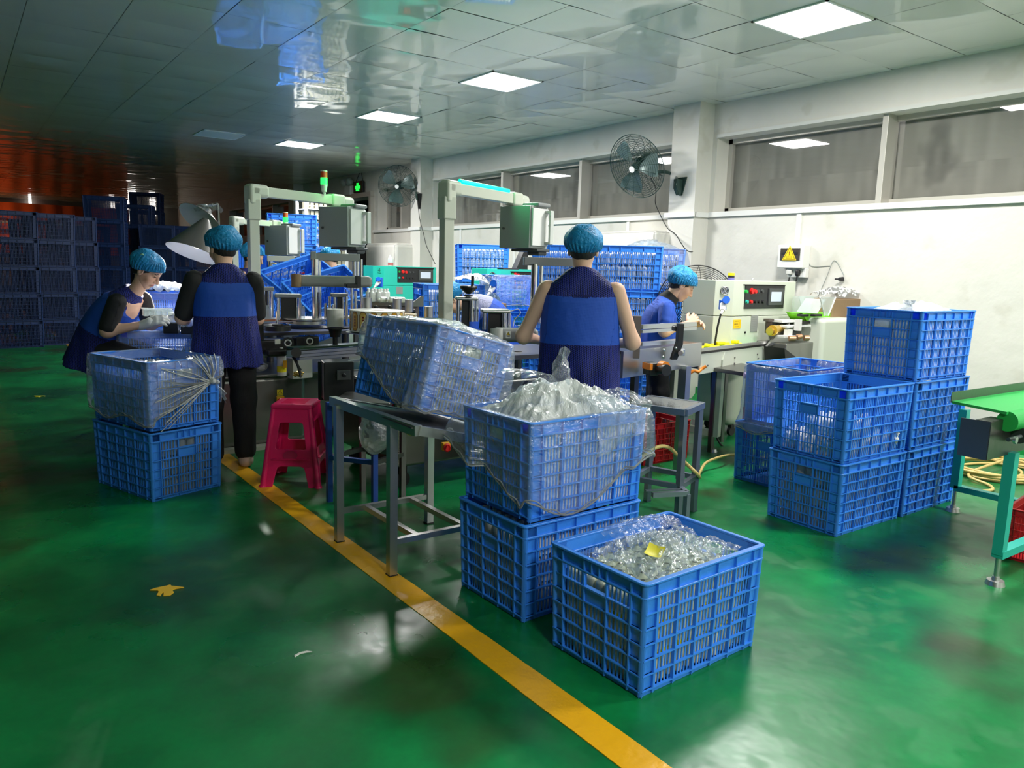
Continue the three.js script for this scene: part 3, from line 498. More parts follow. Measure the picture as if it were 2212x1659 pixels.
heap(crates.qtop, 'film_heap', 'clear film lumps lying on the bottles in the topmost crate', 'plastic film', [
  ['crumpled_film', sheetGeo(0.56, 0.38, 60, 44, (u, v) => [u * 0.28 + 0.02, CH - 0.035 + 0.065 * (1 - u * u) * (1 - v * v) + 0.025 * ridge(u * 2.4, v * 2.4, 21) * (1 - u * u), v * 0.19]), M.filmwhite],
  ['upright_tuft', sheetGeo(0.12, 0.12, 24, 24, (u, v) => { const t = (v + 1) / 2; return [-0.20 + u * 0.045 * (1.2 - t) + 0.01 * noise(u * 3, v * 3, 4), CH - 0.03 + 0.085 * t, 0.08 + 0.03 * Math.cos(u * 2.4) + 0.015 * noise(u * 3, v * 3, 14)]; }), M.filmwhite]]);
// red crates
crates.redA = crate('red crate on the floor behind the narrow steel stand', 4.20, 0, -3.91, -0.02, undefined, red0); crates.redA.scale.setScalar(0.74);
crates.redB = crate('red crate under the green belt table', 4.47, 0.0, -1.37, 0.12, undefined, red0); crates.redB.scale.setScalar(0.66);
// ---------------------------------------------------------------- things standing on the floor in front
{ // pink stool: a tapering moulded shell with openings, legs at the corners
  const t = local(thing('plastic_stool', 'bright pink plastic stool standing on the yellow floor line', 'stool', [1.714, 0, -4.66], -0.596));
  const HS = 0.52, tw = 0.115, bw = 0.178, side = a => { // one face in its own plane, tilted outwards
    const s = new THREE.Shape(); s.moveTo(-tw, HS - 0.03); s.lineTo(tw, HS - 0.03); s.lineTo(bw, 0.0); s.lineTo(bw - 0.062, 0.0); s.lineTo(bw - 0.085, 0.10); s.quadraticCurveTo(bw - 0.09, 0.135, bw - 0.125, 0.135); s.lineTo(-bw + 0.125, 0.135); s.quadraticCurveTo(-bw + 0.09, 0.135, -bw + 0.085, 0.10); s.lineTo(-bw + 0.062, 0); s.lineTo(-bw, 0); s.closePath();
    const q = new THREE.Path(), y0 = 0.235, y1 = 0.41, w0 = 0.098, w1 = 0.074, r = 0.02; q.moveTo(-w0 + r, y0); q.lineTo(w0 - r, y0); q.quadraticCurveTo(w0, y0, w0 - 0.003, y0 + r); q.lineTo(w1 + 0.003, y1 - r); q.quadraticCurveTo(w1, y1, w1 - r, y1); q.lineTo(-w1 + r, y1); q.quadraticCurveTo(-w1, y1, -w1 - 0.003, y1 - r); q.lineTo(-w0 + 0.003, y0 + r); q.quadraticCurveTo(-w0, y0, -w0 + r, y0); s.holes.push(q);
    const g = new THREE.ExtrudeGeometry(s, { depth: 0.004, bevelEnabled: true, bevelSize: 0.003, bevelThickness: 0.003, bevelSegments: 2, curveSegments: 6 }), tilt = Math.atan((bw - tw) / HS);
    return tr(tr(g, 0, 0, -0.002, -tilt), Math.sin(a) * (bw - 0.003), 0, Math.cos(a) * (bw - 0.003), 0, a);
  };
  for (let k = 0; k < 4; k++) part(t, 'side_panel', [side(k * Math.PI / 2), tr(bx(0.23, 0.006, 0.016), Math.sin(k * Math.PI / 2) * 0.166, 0.180, Math.cos(k * Math.PI / 2) * 0.166, 0, k * Math.PI / 2)], M.pink);
  for (let k = 0; k < 4; k++) { const sx = k & 1 ? 1 : -1, sz = k & 2 ? 1 : -1; part(t, 'leg', [rod(V(sx * bw * 0.965, 0.0, sz * bw * 0.965), V(sx * tw * 0.97, HS - 0.02, sz * tw * 0.97), 0.019, 0.015, 14), cy(0.026, 0.012, sx * bw * 0.965, 0.006, sz * bw * 0.965, 0.023, 14)], M.pink); }
  part(t, 'seat', [rbx(2 * tw + 0.03, 0.034, 2 * tw + 0.03, 0.016, 0, HS - 0.017, 0), ...[...Array(11)].map((_, i) => bx(0.15, 0.0024, 0.006, 0, HS + 0.0008, -0.075 + i * 0.015))], M.pink);
  part(t, 'emblem', tr(new THREE.CylinderGeometry(0.045, 0.045, 0.002, 28).rotateX(Math.PI / 2).scale(1, 0.62, 1), 0, 0.203, 0.1635, -0.12), mat('dull_pink', [0.50, 0.012, 0.09], 0.5), 'darker oval emblem on the front panel');
}
{ // steel table with a sloping top
  const t = thing('steel_table', 'square-tube steel table with a sloping top carrying the bag-covered crate', 'table', [1.76, 0, -3.2]);
  const leg = (x, z, top) => bar(V(x, 0.006, z), V(x, top, z), 0.038, 0.038);
  const topY = x => 0.735 - (x - 1.50) * 0.24;
  for (const [x, z] of [[1.519, -2.951], [1.492, -3.475], [2.018, -3.483], [2.045, -2.955]]) { part(t, 'leg', leg(x, z, topY(x) - 0.03), M.steel); part(t, 'foot_pad', bx(0.042, 0.008, 0.042, x, 0.004, z), M.rubber); }
  for (const [a, b] of [[[1.519, -2.951], [2.045, -2.955]], [[1.492, -3.475], [2.018, -3.483]]]) part(t, 'cross_rail', bar(V(a[0], 0.16, a[1]), V(b[0], 0.155, b[1]), 0.026, 0.026), M.steel);
  for (const x of [1.64, 1.90]) part(t, 'stretcher', bar(V(x, 0.158, -3.47), V(x + 0.01, 0.158, -2.955), 0.026, 0.026), M.steel);
  part(t, 'top_rail', [bar(V(1.497, 0.715, -3.56), V(1.527, 0.715, -2.73), 0.034, 0.045), bar(V(2.10, topY(2.1) - 0.02, -3.56), V(2.10, topY(2.1) - 0.02, -2.74), 0.034, 0.045), bar(V(1.50, 0.715, -3.55), V(2.10, topY(2.1) - 0.02, -3.55), 0.034, 0.04), bar(V(1.53, 0.715, -2.74), V(2.10, topY(2.1) - 0.02, -2.74), 0.034, 0.04)], M.steel);
  part(t, 'top_plate', bar(V(1.50, 0.728, -3.14), V(2.11, topY(2.11) - 0.006, -3.14), 0.80, 0.006), M.darksteel);
}
{ // narrow steel stand with a tray top, a side step in front
  const t = thing('steel_stand', 'narrow grey steel stand with a mirror-like top, in front of the red crate', 'stand', [3.28, 0, -2.95]);
  const A = V(3.095, 0.655, -3.03), B = V(3.375, 0.655, -3.165), C = V(3.478, 0.655, -2.845), D = V(3.20, 0.655, -2.735);
  const legs = [[3.215, -2.755], [3.460, -2.852], [3.365, -3.135], [3.115, -3.02]];
  for (const [x, z] of legs) part(t, 'leg', [bar(V(x, 0, z), V(x, 0.63, z), 0.032, 0.032), bx(0.036, 0.012, 0.036, x, 0.006, z), bx(0.036, 0.03, 0.036, x, 0.27, z)], M.steelblue ??= mat('blue_grey_steel', [0.22, 0.25, 0.31], 0.35, 0.6, bumpy(brushed, 3, 0.0003)));
  for (const y of [0.21]) for (let k = 0; k < 4; k++) { const a = legs[k], b = legs[(k + 1) % 4]; part(t, 'cross_rail', bar(V(a[0], y, a[1]), V(b[0], y, b[1]), 0.028, 0.028), M.steelblue); }
  const top = new THREE.Shape([A, B, C, D].map(p => new THREE.Vector2(p.x, -p.z))), tg2 = new THREE.ExtrudeGeometry(top, { depth: 0.003, bevelEnabled: false }).rotateX(-Math.PI / 2);
  part(t, 'top_plate', tg2.translate(0, 0.653, 0), M.mirror ??= mat('mirror_steel', [0.55, 0.56, 0.6], 0.09, 1, bumpy(fine, 2, 0.0004)));
  part(t, 'edge_rail', [[A, B], [B, C], [C, D], [D, A]].map(([a, b]) => bar(a.clone().setY(0.64), b.clone().setY(0.64), 0.028, 0.034)), M.steelblue);
  // the low step with two slats joined to the stand
  const u = V(3.215, 0, -2.755), w = V(-0.11, 0, -0.05), f = V(0.06, 0, 0.15);
  const s1 = V(3.17, 0.205, -2.66), s2 = V(2.98, 0.205, -2.74);
  for (const p of [s1]) part(t, 'step_leg', bar(V(p.x, 0, p.z), V(p.x, 0.20, p.z), 0.028, 0.028), M.steelblue);
  part(t, 'step_frame', [bar(s1, s2, 0.028, 0.026), bar(s1, V(3.215, 0.205, -2.755), 0.028, 0.026), bar(V(2.99, 0.212, -2.80), V(3.19, 0.212, -2.715), 0.018, 0.006)], M.steelblue);
}
{ // green belt table at the right edge
  const t = thing('belt_conveyor', 'green belt conveyor table on teal legs beside the three-high crate column', 'conveyor', [4.3, 0, -1.6]);
  const y = 0.835, a = onY(2175, 890, y), b = onY(2056, 866, y), w = 1.15, dx = V(1, 0, 0.03).normalize();
  const quad = (p, q, h, th) => { const s = new THREE.Shape([p, q, q.clone().addScaledVector(dx, w), p.clone().addScaledVector(dx, w)].map(k => new THREE.Vector2(k.x, -k.z))); return new THREE.ExtrudeGeometry(s, { depth: th, bevelEnabled: false }).rotateX(-Math.PI / 2).translate(0, h, 0); };
  part(t, 'belt', [quad(a, b, y - 0.012, 0.012), tr(new THREE.CylinderGeometry(0.045, 0.045, w - 0.02, 28, 1, false).rotateZ(Math.PI / 2), a.x + w / 2 + 0.01, y - 0.045, a.z + 0.015, 0, -0.03)], M.green);
  part(t, 'back_rail', bar(b.clone().add(V(-0.01, 0.018, 0)), b.clone().addScaledVector(dx, w).add(V(0, 0.018, 0)), 0.004, 0.05), M.darksteel);
  part(t, 'roller', [tr(new THREE.CylinderGeometry(0.038, 0.038, w - 0.12, 24).rotateZ(Math.PI / 2), a.x + w / 2 + 0.06, y - 0.115, a.z + 0.03, 0, -0.03), rod(V(a.x - 0.03, y - 0.115, a.z + 0.03), V(a.x + 0.1, y - 0.115, a.z + 0.03), 0.009)], mat('dark_roller', [0.06, 0.075, 0.075], 0.35, 0.4));
  part(t, 'bolt', cy(0.017, 0.012, a.x - 0.01, y - 0.115, a.z + 0.05, 0.017, 6, Math.PI / 2), M.steel);
  part(t, 'side_plate', [bar(V(a.x - 0.10, y - 0.125, a.z - 0.02), V(a.x + w, y - 0.125, a.z - 0.02), 0.006, 0.17), bar(V(a.x - 0.10, y - 0.125, a.z - 0.02), V(a.x - 0.10, y - 0.125, a.z - 0.14), 0.006, 0.17), bar(V(a.x - 0.10, y - 0.04, a.z - 0.05), V(a.x + 0.05, y - 0.04, a.z - 0.05), 0.06, 0.004)], M.darksteel);
  const lx = 3.835, lz = -1.36, lz2 = -2.0;
  part(t, 'leg', bar(V(lx, 0.15, lz), V(lx, y - 0.2, lz), 0.045, 0.05), M.tealframe);
  part(t, 'leg', bar(V(lx + 1.02, 0.15, lz + 0.03), V(lx + 1.02, y - 0.2, lz + 0.03), 0.045, 0.05), M.tealframe);
  part(t, 'leg', bar(V(lx + 1.02, 0.15, lz2), V(lx + 1.02, y - 0.2, lz2), 0.045, 0.05), M.tealframe);
  part(t, 'frame_rail', [bar(V(lx - 0.02, 0.15, lz), V(lx + 1.04, 0.15, lz + 0.03), 0.05, 0.035), bar(V(lx + 1.02, 0.15, lz), V(lx + 1.02, 0.15, lz2), 0.05, 0.035)], M.tealframe);
  for (const [x, z] of [[lx, lz], [lx + 1.02, lz + 0.03], [lx + 1.02, lz2]]) part(t, 'levelling_foot', [cy(0.042, 0.022, x, 0.011, z, 0.036, 24), cy(0.02, 0.02, x, 0.03, z, 0.016, 6), cy(0.011, 0.2, x, 0.12, z)], M.steel);
}
{ // coiled yellow hose by the wall, and the run of hose across the floor
  const pts = []; const c = V(6.12, 0, -2.30); const turns = 6;
  for (let i = 0; i <= turns * 14; i++) { const a = i / 14 * Math.PI * 2, k = Math.floor(i / 14), r = 0.30 + 0.07 * noise(k * 3.3, a * 0.6, 1) + 0.02 * k * 0.5; pts.push(V(c.x + r * Math.cos(a) * 1.05 + 0.05 * noise(k, 7, 1), 0.011 + 0.011 * k * 0.8, c.z + r * Math.sin(a) * 0.9 + 0.05 * noise(k, 1, 5))); }
  pts.push(V(5.72, 0.03, -2.28), V(5.66, 0.012, -2.12), V(5.56, 0.011, -2.06), V(5.40, 0.011, -2.10));
  single('hose', 'coil of yellow hose lying on the floor against the wall', 'hose', tube(pts, 0.0105, 420, 8), M.hose);
  single('hose', 'yellow hose looping over the floor past the narrow steel stand', 'hose', tube([V(2.55, 0.011, -3.28), V(2.85, 0.02, -3.2), onX(1410, 945, 3.02).setY(0.44), onX(1440, 965, 3.15), onX(1470, 990, 3.30), P(1500, 1018, 4.3), onY(1512, 1020, 0.03), onY(1525, 1000, 0.06), onY(1560, 986, 0.08), onY(1595, 983, 0.03), onY(1622, 987, 0.011), V(5.0, 0.011, -3.35)], 0.0105, 120, 8), M.hose);
}
{ // litter on the floor
  const flat = (pts, u, v, rot) => { const q = onY(u, v, 0.0025), s = new THREE.Shape(pts.map(p => new THREE.Vector2(p[0], p[1]))); return tr(new THREE.ExtrudeGeometry(s, { depth: 0.0025, bevelEnabled: true, bevelSize: 0.0008, bevelThickness: 0.0008, bevelSegments: 1 }).rotateX(-Math.PI / 2), q.x, 0.001, q.z, 0, rot); };
  single('leaf_scrap', 'torn yellow scrap shaped like a leaf, alone on the green floor', 'scrap', flat([[-0.062, -0.005], [-0.045, 0.016], [-0.010, 0.040], [0.0, 0.052], [0.010, 0.038], [0.04, 0.034], [0.068, 0.026], [0.040, 0.012], [0.030, -0.002], [0.046, -0.026], [0.042, -0.055], [0.018, -0.060], [0.006, -0.028], [0.0, -0.030], [0.004, -0.062], [-0.012, -0.055], [-0.018, -0.022], [-0.03, -0.006]], 357, 1274, -0.6), mat('yellow_scrap', [0.86, 0.50, 0.02], 0.5));
  single('yellow_scrap', 'small pale yellow scrap far back on the dark floor', 'scrap', flat([[-0.05, 0.02], [0.05, 0.03], [0.05, 0.015], [0.02, 0.012], [0.02, -0.03], [-0.015, -0.03], [-0.015, 0.01], [-0.05, 0.008]], 83, 856, -0.6), M.yellow);
  single('white_scrap', 'thin curved white scrap on the green floor', 'scrap', flat([[-0.028, -0.014], [-0.01, 0.006], [0.012, 0.012], [0.03, 0.012], [0.012, 0.020], [-0.012, 0.014], [-0.03, -0.004]], 655, 1413, -0.4), M.white);
}
{ // plastic bags hanging under the table
  const bag = (name, label, u0, v0, u1, v1, d, material, seedk) => { const g = new THREE.SphereGeometry(1, 40, 30), p = g.attributes.position, a = P(u0, v0, d), b = P(u1, v1, d), c = a.clone().add(b).multiplyScalar(0.5), rx = Math.hypot(b.x - a.x, b.z - a.z) / 2, ry = Math.abs(a.y - b.y) / 2;
    for (let i = 0; i < p.count; i++) { const x = p.getX(i), y = p.getY(i), z = p.getZ(i), k = 1 + 0.22 * fbm(x * 2, y * 2, z * 2 + seedk, 3), w = y > 0 ? 1 - 0.25 * y * y : 1 - 0.45 * y * y; p.setXYZ(i, x * rx * k * w + 0.02 * y, y * ry * (1 + 0.1 * noise(x, z, seedk)), z * rx * 0.7 * k * w); } g.computeVertexNormals();
    return single(name, label, 'plastic bag', tr(g, c.x, c.y, c.z, 0, 0.6), material); };
  bag('plastic_bag', 'limp white plastic bag hanging under the steel table', 765, 872, 862, 986, 4.25, M.filmwhite, 3);
  bag('plastic_bag', 'clear bag of yellow scraps hanging under the steel table', 866, 900, 920, 942, 4.3, M.yellowbag ??= mat('yellow_bag', [0.72, 0.66, 0.10], 0.3, 0, { physical: 1, transmission: 0.25, thickness: 0, side: THREE.DoubleSide, ...bumpy(crinkle, 5, 0.008) }), 8);
}
{ // blue-legged stool frame behind the table
  const t = thing('stool_frame', 'blue and steel stool frame standing behind the steel table', 'stool', [1.85, 0, -4.0]); const bl = M.bluepaint ??= mat('blue_paint', [0.012, 0.07, 0.36], 0.35);
  for (const [x, z, m] of [[1.71, -4.12, bl], [1.885, -3.88, bl], [1.97, -4.22, M.darksteel], [2.12, -3.98, M.darksteel]]) part(t, 'leg', bar(V(x, 0, z), V(x, 0.60, z), 0.03, 0.03), m);
  for (const [a, b, m] of [[[1.71, -4.12], [1.885, -3.88], bl], [[1.885, -3.88], [2.12, -3.98], M.darksteel], [[1.97, -4.22], [2.12, -3.98], M.darksteel], [[1.71, -4.12], [1.97, -4.22], M.darksteel]]) part(t, 'cross_rail', bar(V(a[0], 0.27, a[1]), V(b[0], 0.27, b[1]), 0.026, 0.026), m);
  part(t, 'seat', rbx(0.36, 0.025, 0.34, 0.006, 1.92, 0.612, -4.05, 0.9), M.darksteel);
}
// ---------------------------------------------------------------- machines
const plane = (v, d) => P(1106, v, d);
// a post with an arm that carries a control cabinet, as parts of a machine
function armPost(t, u, vTop, vFoot, d0, uEnd, vEnd, d1, boxU, boxV, dBox, w = 0.072) {
  const top = P(u, vTop, d0), foot = V(top.x, P(u, vFoot, d0).y, top.z), end = P(uEnd, vEnd, d1); end.y = top.y; const dir = end.clone().sub(top).setY(0).normalize(), ry = Math.atan2(-dir.z, dir.x);
  part(t, 'post', bar(foot, top.clone().add(V(0, -0.08, 0)), w, w, 0.006), M.cream);
  part(t, 'post_collar', bar(top.clone().add(V(0, -0.21, 0)), top.clone().add(V(0, -0.06, 0)), w + 0.022, w + 0.022, 0.01), M.cream);
  part(t, 'elbow', [rbx(0.17, w + 0.026, w + 0.022, 0.03, top.x + dir.x * 0.04, top.y, top.z + dir.z * 0.04, ry), rbx(w + 0.022, 0.14, w + 0.022, 0.02, top.x, top.y - 0.03, top.z, ry)], M.cream);
  part(t, 'arm', bar(top, end, w * 0.9, w, 0.006), M.cream);
  const e2 = end.clone().addScaledVector(dir, 0.07);
  part(t, 'arm_end', [rbx(0.14, w + 0.026, w + 0.022, 0.02, end.x - dir.x * 0.05, end.y, end.z - dir.z * 0.05, ry), rbx(0.14, w + 0.02, w + 0.02, 0.035, e2.x - dir.x * 0.01, e2.y - 0.006, e2.z - dir.z * 0.01, ry), bar(e2.clone().add(V(0, 0, 0)), e2.clone().add(V(0, -0.13, 0)), w * 0.95, w * 0.95, 0.012)], M.cream);
  const b = P(boxU, boxV, dBox), az = Math.atan2(b.x, -b.z), ry2 = -az - 0.70, n = V(Math.sin(ry2), 0, Math.cos(ry2)), s = V(Math.cos(ry2), 0, -Math.sin(ry2)), at = (x, y, z) => b.clone().addScaledVector(s, x).addScaledVector(n, z).add(V(0, y, 0));
  const put = (g, x, y, z) => { const q = at(x, y, z); return tr(g, q.x, q.y, q.z, 0, ry2); };
  const cab = part(t, 'control_cabinet', put(rbx(0.30, 0.315, 0.20, 0.006), 0, 0, 0), M.boxgrey);
  part(cab, 'cabinet_door', put(rbx(0.296, 0.310, 0.014, 0.003), 0, 0, 0.107), M.boxgrey);
  part(cab, 'door_lock', put(new THREE.CylinderGeometry(0.009, 0.009, 0.012, 16).rotateX(Math.PI / 2), -0.105, -0.01, 0.118), M.darksteel);
  part(cab, 'screen_face', put(rbx(0.018, 0.275, 0.185, 0.004), 0.158, 0.0, 0.005), M.white);
  part(cab, 'screen_handle', [put(rbx(0.05, 0.02, 0.045, 0.004), 0.188, 0.115, -0.065), put(rbx(0.05, 0.02, 0.045, 0.004), 0.188, -0.115, -0.065), put(rbx(0.018, 0.25, 0.045, 0.006), 0.212, 0, -0.065)], M.boxwhite ??= mat('pale_grey_plastic', [0.55, 0.58, 0.54], 0.4));
  part(cab, 'top_hood', put(rbx(0.16, 0.03, 0.15, 0.012), 0.10, 0.165, -0.02), M.greypaint);
  part(cab, 'bottom_plate', [put(rbx(0.26, 0.02, 0.15, 0.006), 0.06, -0.17, -0.01), put(rbx(0.12, 0.035, 0.1, 0.012), 0.11, -0.19, -0.03)], M.darkgrey ??= mat('dark_grey_plastic', [0.06, 0.065, 0.065], 0.4));
  return { top, end, dir, ry, at: at };
}
const towerLight = (t, p, k = 1) => { const l = part(t, 'tower_light', [cy(0.019 * k, 0.055 * k, p.x, p.y + 0.045 * k, p.z, 0.027 * k), cy(0.012 * k, 0.02 * k, p.x, p.y + 0.01 * k, p.z), cy(0.027 * k, 0.008 * k, p.x, p.y + 0.176 * k, p.z)], M.white); part(l, 'green_lens', cy(0.027 * k, 0.052 * k, p.x, p.y + 0.099 * k, p.z), M.green_glow); part(l, 'red_lens', cy(0.0265 * k, 0.046 * k, p.x, p.y + 0.149 * k, p.z), M.red_lens); const q = new THREE.PointLight(new THREE.Color(0.05, 1, 0.15), 0.06, 2); q.position.set(p.x - t.position.x + 0.07, p.y + 0.1 - t.position.y, p.z - t.position.z + 0.06); q.castShadow = true; t.add(q); };
const discs = (u, v, d, list) => { const c = P(u, v, d); return list.map(([r, h, y]) => cy(r, h, c.x, c.y + y, c.z, r, 40)); };
const rotarySwitch = (t, u, v, d) => { const s = pbox(u - 8, v - 9, u + 9, v + 9, d, -0.1, 0.03, 0.004), m = part(t, 'main_switch', s, M.yellow2 ??= mat('yellow_switch_plate', [0.86, 0.42, 0.01], 0.4)); part(m, 'switch_knob', [rod(s.front.clone(), s.front.clone().add(V(-0.02, 0, 0.035)), 0.021, 0.021, 20), bar(s.front.clone().add(V(-0.015, 0.012, 0.035)), s.front.clone().add(V(-0.025, -0.012, 0.036)), 0.008, 0.02)], M.switchred); };
const warnTri = printed('warning_triangle_print', 128, 128, (x, w, h) => { x.fillStyle = '#e6d21a'; x.fillRect(0, 0, w, h); x.strokeStyle = '#141204'; x.lineWidth = 7; x.beginPath(); x.moveTo(64, 12); x.lineTo(118, 104); x.lineTo(10, 104); x.closePath(); x.stroke(); x.fillStyle = '#a01608'; x.beginPath(); x.moveTo(68, 34); x.lineTo(52, 64); x.lineTo(63, 64); x.lineTo(58, 84); x.lineTo(76, 56); x.lineTo(65, 56); x.closePath(); x.fill(); x.fillStyle = '#141204'; for (let i = 0; i < 4; i++) x.fillRect(34 + i * 16, 90, 12, 8); });
const warnLabel = printed('warning_label_print', 96, 128, (x, w, h) => { x.fillStyle = '#e8e8e2'; x.fillRect(0, 0, w, h); x.fillStyle = '#e0c020'; x.strokeStyle = '#111'; x.lineWidth = 5; x.beginPath(); x.moveTo(48, 14); x.lineTo(84, 74); x.lineTo(12, 74); x.closePath(); x.fill(); x.stroke(); x.fillStyle = '#111'; x.fillRect(44, 32, 8, 24); x.fillRect(44, 60, 8, 8); for (let i = 0; i < 4; i++) x.fillRect(18 + i * 16, 90, 11, 14); });
const goldLabels = printed('gold_label_print', 1024, 128, (x, w, h) => { x.fillStyle = '#ece6cf'; x.fillRect(0, 0, w, h); for (let i = 0; i < 16; i++) { const a = i * 64; x.strokeStyle = '#6b3d10'; x.fillStyle = ['#d89a22', '#e6c05a', '#b98a2e'][i % 3]; x.lineWidth = 4; x.beginPath(); const q = [[20, 8], [44, 8], [56, 26], [56, 102], [44, 120], [20, 120], [8, 102], [8, 26]]; q.forEach(([p, r], k) => k ? x.lineTo(a + p, r) : x.moveTo(a + p, r)); x.closePath(); x.fill(); x.stroke(); x.strokeStyle = '#f3dc88'; x.strokeRect(a + 20, 24, 24, 80); x.fillStyle = '#7a1c10'; for (let k = 0; k < 4; k++) x.fillRect(a + 26, 34 + k * 17, 12, 9); } }, 0.35);
const flask = () => { const s = mg([rbx(0.062, 0.088, 0.030, 0.008, 0, 0.046, 0), cy(0.012, 0.016, 0, 0.098, 0, 0.010, 12), cy(0.013, 0.006, 0, 0.108, 0, 0.013, 12)]); return s; };

{ // labelling machine beside the standing woman
  const t = thing('labelling_machine', 'labelling machine with a red and green tower light, behind the pink stool', 'machine', [2.2, 0, -6.1]), D = 5.75;
  part(t, 'base_cabinet', [rbx(0.86, 0.53, 0.9, 0.05, 1.72, 0.29, -6.06), rbx(0.9, 0.50, 0.8, 0.03, 2.55, 0.29, -6.15)], M.steel2 ??= mat('satin_steel', [0.30, 0.30, 0.28], 0.30, 0.85, bumpy(brushed, 2, 0.0003)));
  part(t, 'cabinet_top', rbx(1.7, 0.02, 1.0, 0.006, 2.15, 0.555, -6.08), M.steel2);
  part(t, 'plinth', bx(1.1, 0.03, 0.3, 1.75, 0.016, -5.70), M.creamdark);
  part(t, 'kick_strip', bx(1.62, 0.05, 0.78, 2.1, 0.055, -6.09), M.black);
  rotarySwitch(t, 606, 866, D - 0.1);
  sheet(t, 'warning_sticker', 0.045, 0.045, P(605, 848, D - 0.055), -0.1, warnTri);
  const a = armPost(t, 545, 412, 690, 5.5, 735, 430, 6.2, 740, 491, 6.12); towerLight(t, P(700, 412, 6.0).setY(a.top.y + 0.035), 1.0);
  // deck, conveyor and its frame
  part(t, 'deck', bx(1.55, 0.025, 0.62, 2.15, 0.845, -6.1), M.darksteel);
  part(t, 'deck_support', [[1.62, -5.95], [2.05, -5.9], [2.6, -5.9], [2.1, -6.3]].map(([x, z]) => cy(0.03, 0.28, x, 0.7, z)), M.darksteel);
  part(t, 'bottle_track', bar(P(505, 693, 5.75), P(800, 684, 6.2), 0.10, 0.022), M.steel);
  part(t, 'guide_rail', [prod(505, 699, 640, 695, 5.62, 0.008), prod(505, 706, 600, 704, 5.6, 0.007), prod(505, 713, 590, 711, 5.58, 0.006)], M.steel);
  part(t, 'copper_rail', bar(P(505, 694, 5.66), P(640, 690, 5.72), 0.012, 0.012), mat('copper_strip', [0.5, 0.22, 0.11], 0.35, 0.7));
  part(t, 'belt_profile', [[757, 765], [764, 772], [771, 779]].map(([v0, v1], i) => bar(P(643, v0 + 4, 5.3), P(805, v0 - 8, 5.75), 0.05, 0.019)), M.alu2 ??= mat('aluminium_profile', [0.62, 0.63, 0.62], 0.28, 0.85));
  part(t, 'belt', bar(P(628, 752, 5.28), P(805, 741, 5.75), 0.11, 0.014), mat('dark_green_belt', [0.01, 0.05, 0.015], 0.35));
  part(t, 'belt_head', [rod(P(640, 762, 5.2), P(640, 762, 5.45), 0.035, 0.035, 20), ...[0, 1, 2].map(i => prod(632 + i * 3, 770, 650, 800 + i * 8, 5.35, 0.008))], M.black);
  // drive head with its clamp wheels
  part(t, 'drive_head', [pbox(562, 735, 640, 760, 5.5, 0, 0.16, 0.012), pbox(578, 755, 622, 772, 5.48, 0, 0.12, 0.02), pbox(556, 694, 570, 765, 5.5, 0, 0.05), pbox(640, 728, 690, 752, 5.6, 0, 0.1, 0.01)], M.blackmetal ??= mat('black_enamel', [0.02, 0.02, 0.019], 0.35, 0.2));
  for (const [u, v, d] of [[622, 741, 5.38], [669, 737, 5.5]]) { const c = P(u, v, d), n = camera.position.clone().sub(c).normalize(); const w = part(t, 'clamp_wheel', rod(c, c.clone().addScaledVector(n, -0.05), 0.042, 0.042, 28), M.rubber); const g = tor(0.021, 0.005); g.applyQuaternion(new THREE.Quaternion().setFromUnitVectors(V(0, 0, 1), n)); part(w, 'white_ring', g.translate(c.x + n.x * 0.002, c.y, c.z + n.z * 0.002), M.white); }
  part(t, 'name_tag', pbox(594, 733, 606, 744, 5.47, 0, 0.01, 0.003), M.cream);
  // turntables and label spools
  part(t, 'small_disc', [...discs(600, 706, 5.45, [[0.092, 0.035, -0.01], [0.04, 0.012, 0.015]])], M.blackmetal);
  part(t, 'disc_spindle', vcyl(598, 672, 706, 5.45, 0.009), M.chrome);
  part(t, 'large_disc', discs(660, 692, 5.75, [[0.165, 0.008, 0.016], [0.15, 0.022, -0.012]]), M.palesteel ??= mat('pale_steel', [0.62, 0.62, 0.58], 0.25, 0.7));
  part(t, 'large_disc_rim', discs(660, 698, 5.75, [[0.158, 0.012, -0.03]]), M.blackmetal);
  part(t, 'spool_plate', discs(724, 708, 5.4, [[0.105, 0.008, 0]]), M.blackmetal);
  part(t, 'spool_stem', [vcyl(724, 708, 728, 5.4, 0.035, 20, 0.05), vcyl(724, 728, 745, 5.4, 0.018)], M.blackmetal);
  part(t, 'spool_pin', vcyl(720, 658, 672, 5.4, 0.007), M.steel);
  part(t, 'label_spool_plate', discs(815, 718, 5.3, [[0.215, 0.006, 0]]), M.steel);
  // columns, header beams and press heads
  part(t, 'header_beam', [pbox(671, 546, 778, 562, 5.75, -0.35, 0.10, 0.005), pbox(671, 543, 683, 562, 5.72, -0.35, 0.05, 0.004)], M.greypaint);
  part(t, 'main_column', [vcyl(681, 560, 700, 5.72, 0.030), vcyl(689, 560, 700, 5.85, 0.016), vcyl(765, 560, 625, 5.9, 0.014), vcyl(772, 560, 625, 5.95, 0.018)], M.chrome);
  const arm = pbox(645, 594, 806, 619, 5.45, -0.25, 0.09, 0.03); part(t, 'cross_arm', arm, M.greypaint);
  part(t, 'arm_roller', rod(P(640, 597, 5.44).setY(arm.c.y + 0.045), P(640, 618, 5.44).setY(arm.c.y - 0.045), 0.035, 0.035, 24), M.brown);
  part(t, 'arm_clamp', [pbox(772, 596, 780, 620, 5.42, -0.25, 0.1), pbox(748, 612, 780, 622, 5.4, -0.25, 0.1, 0.01)], M.black);
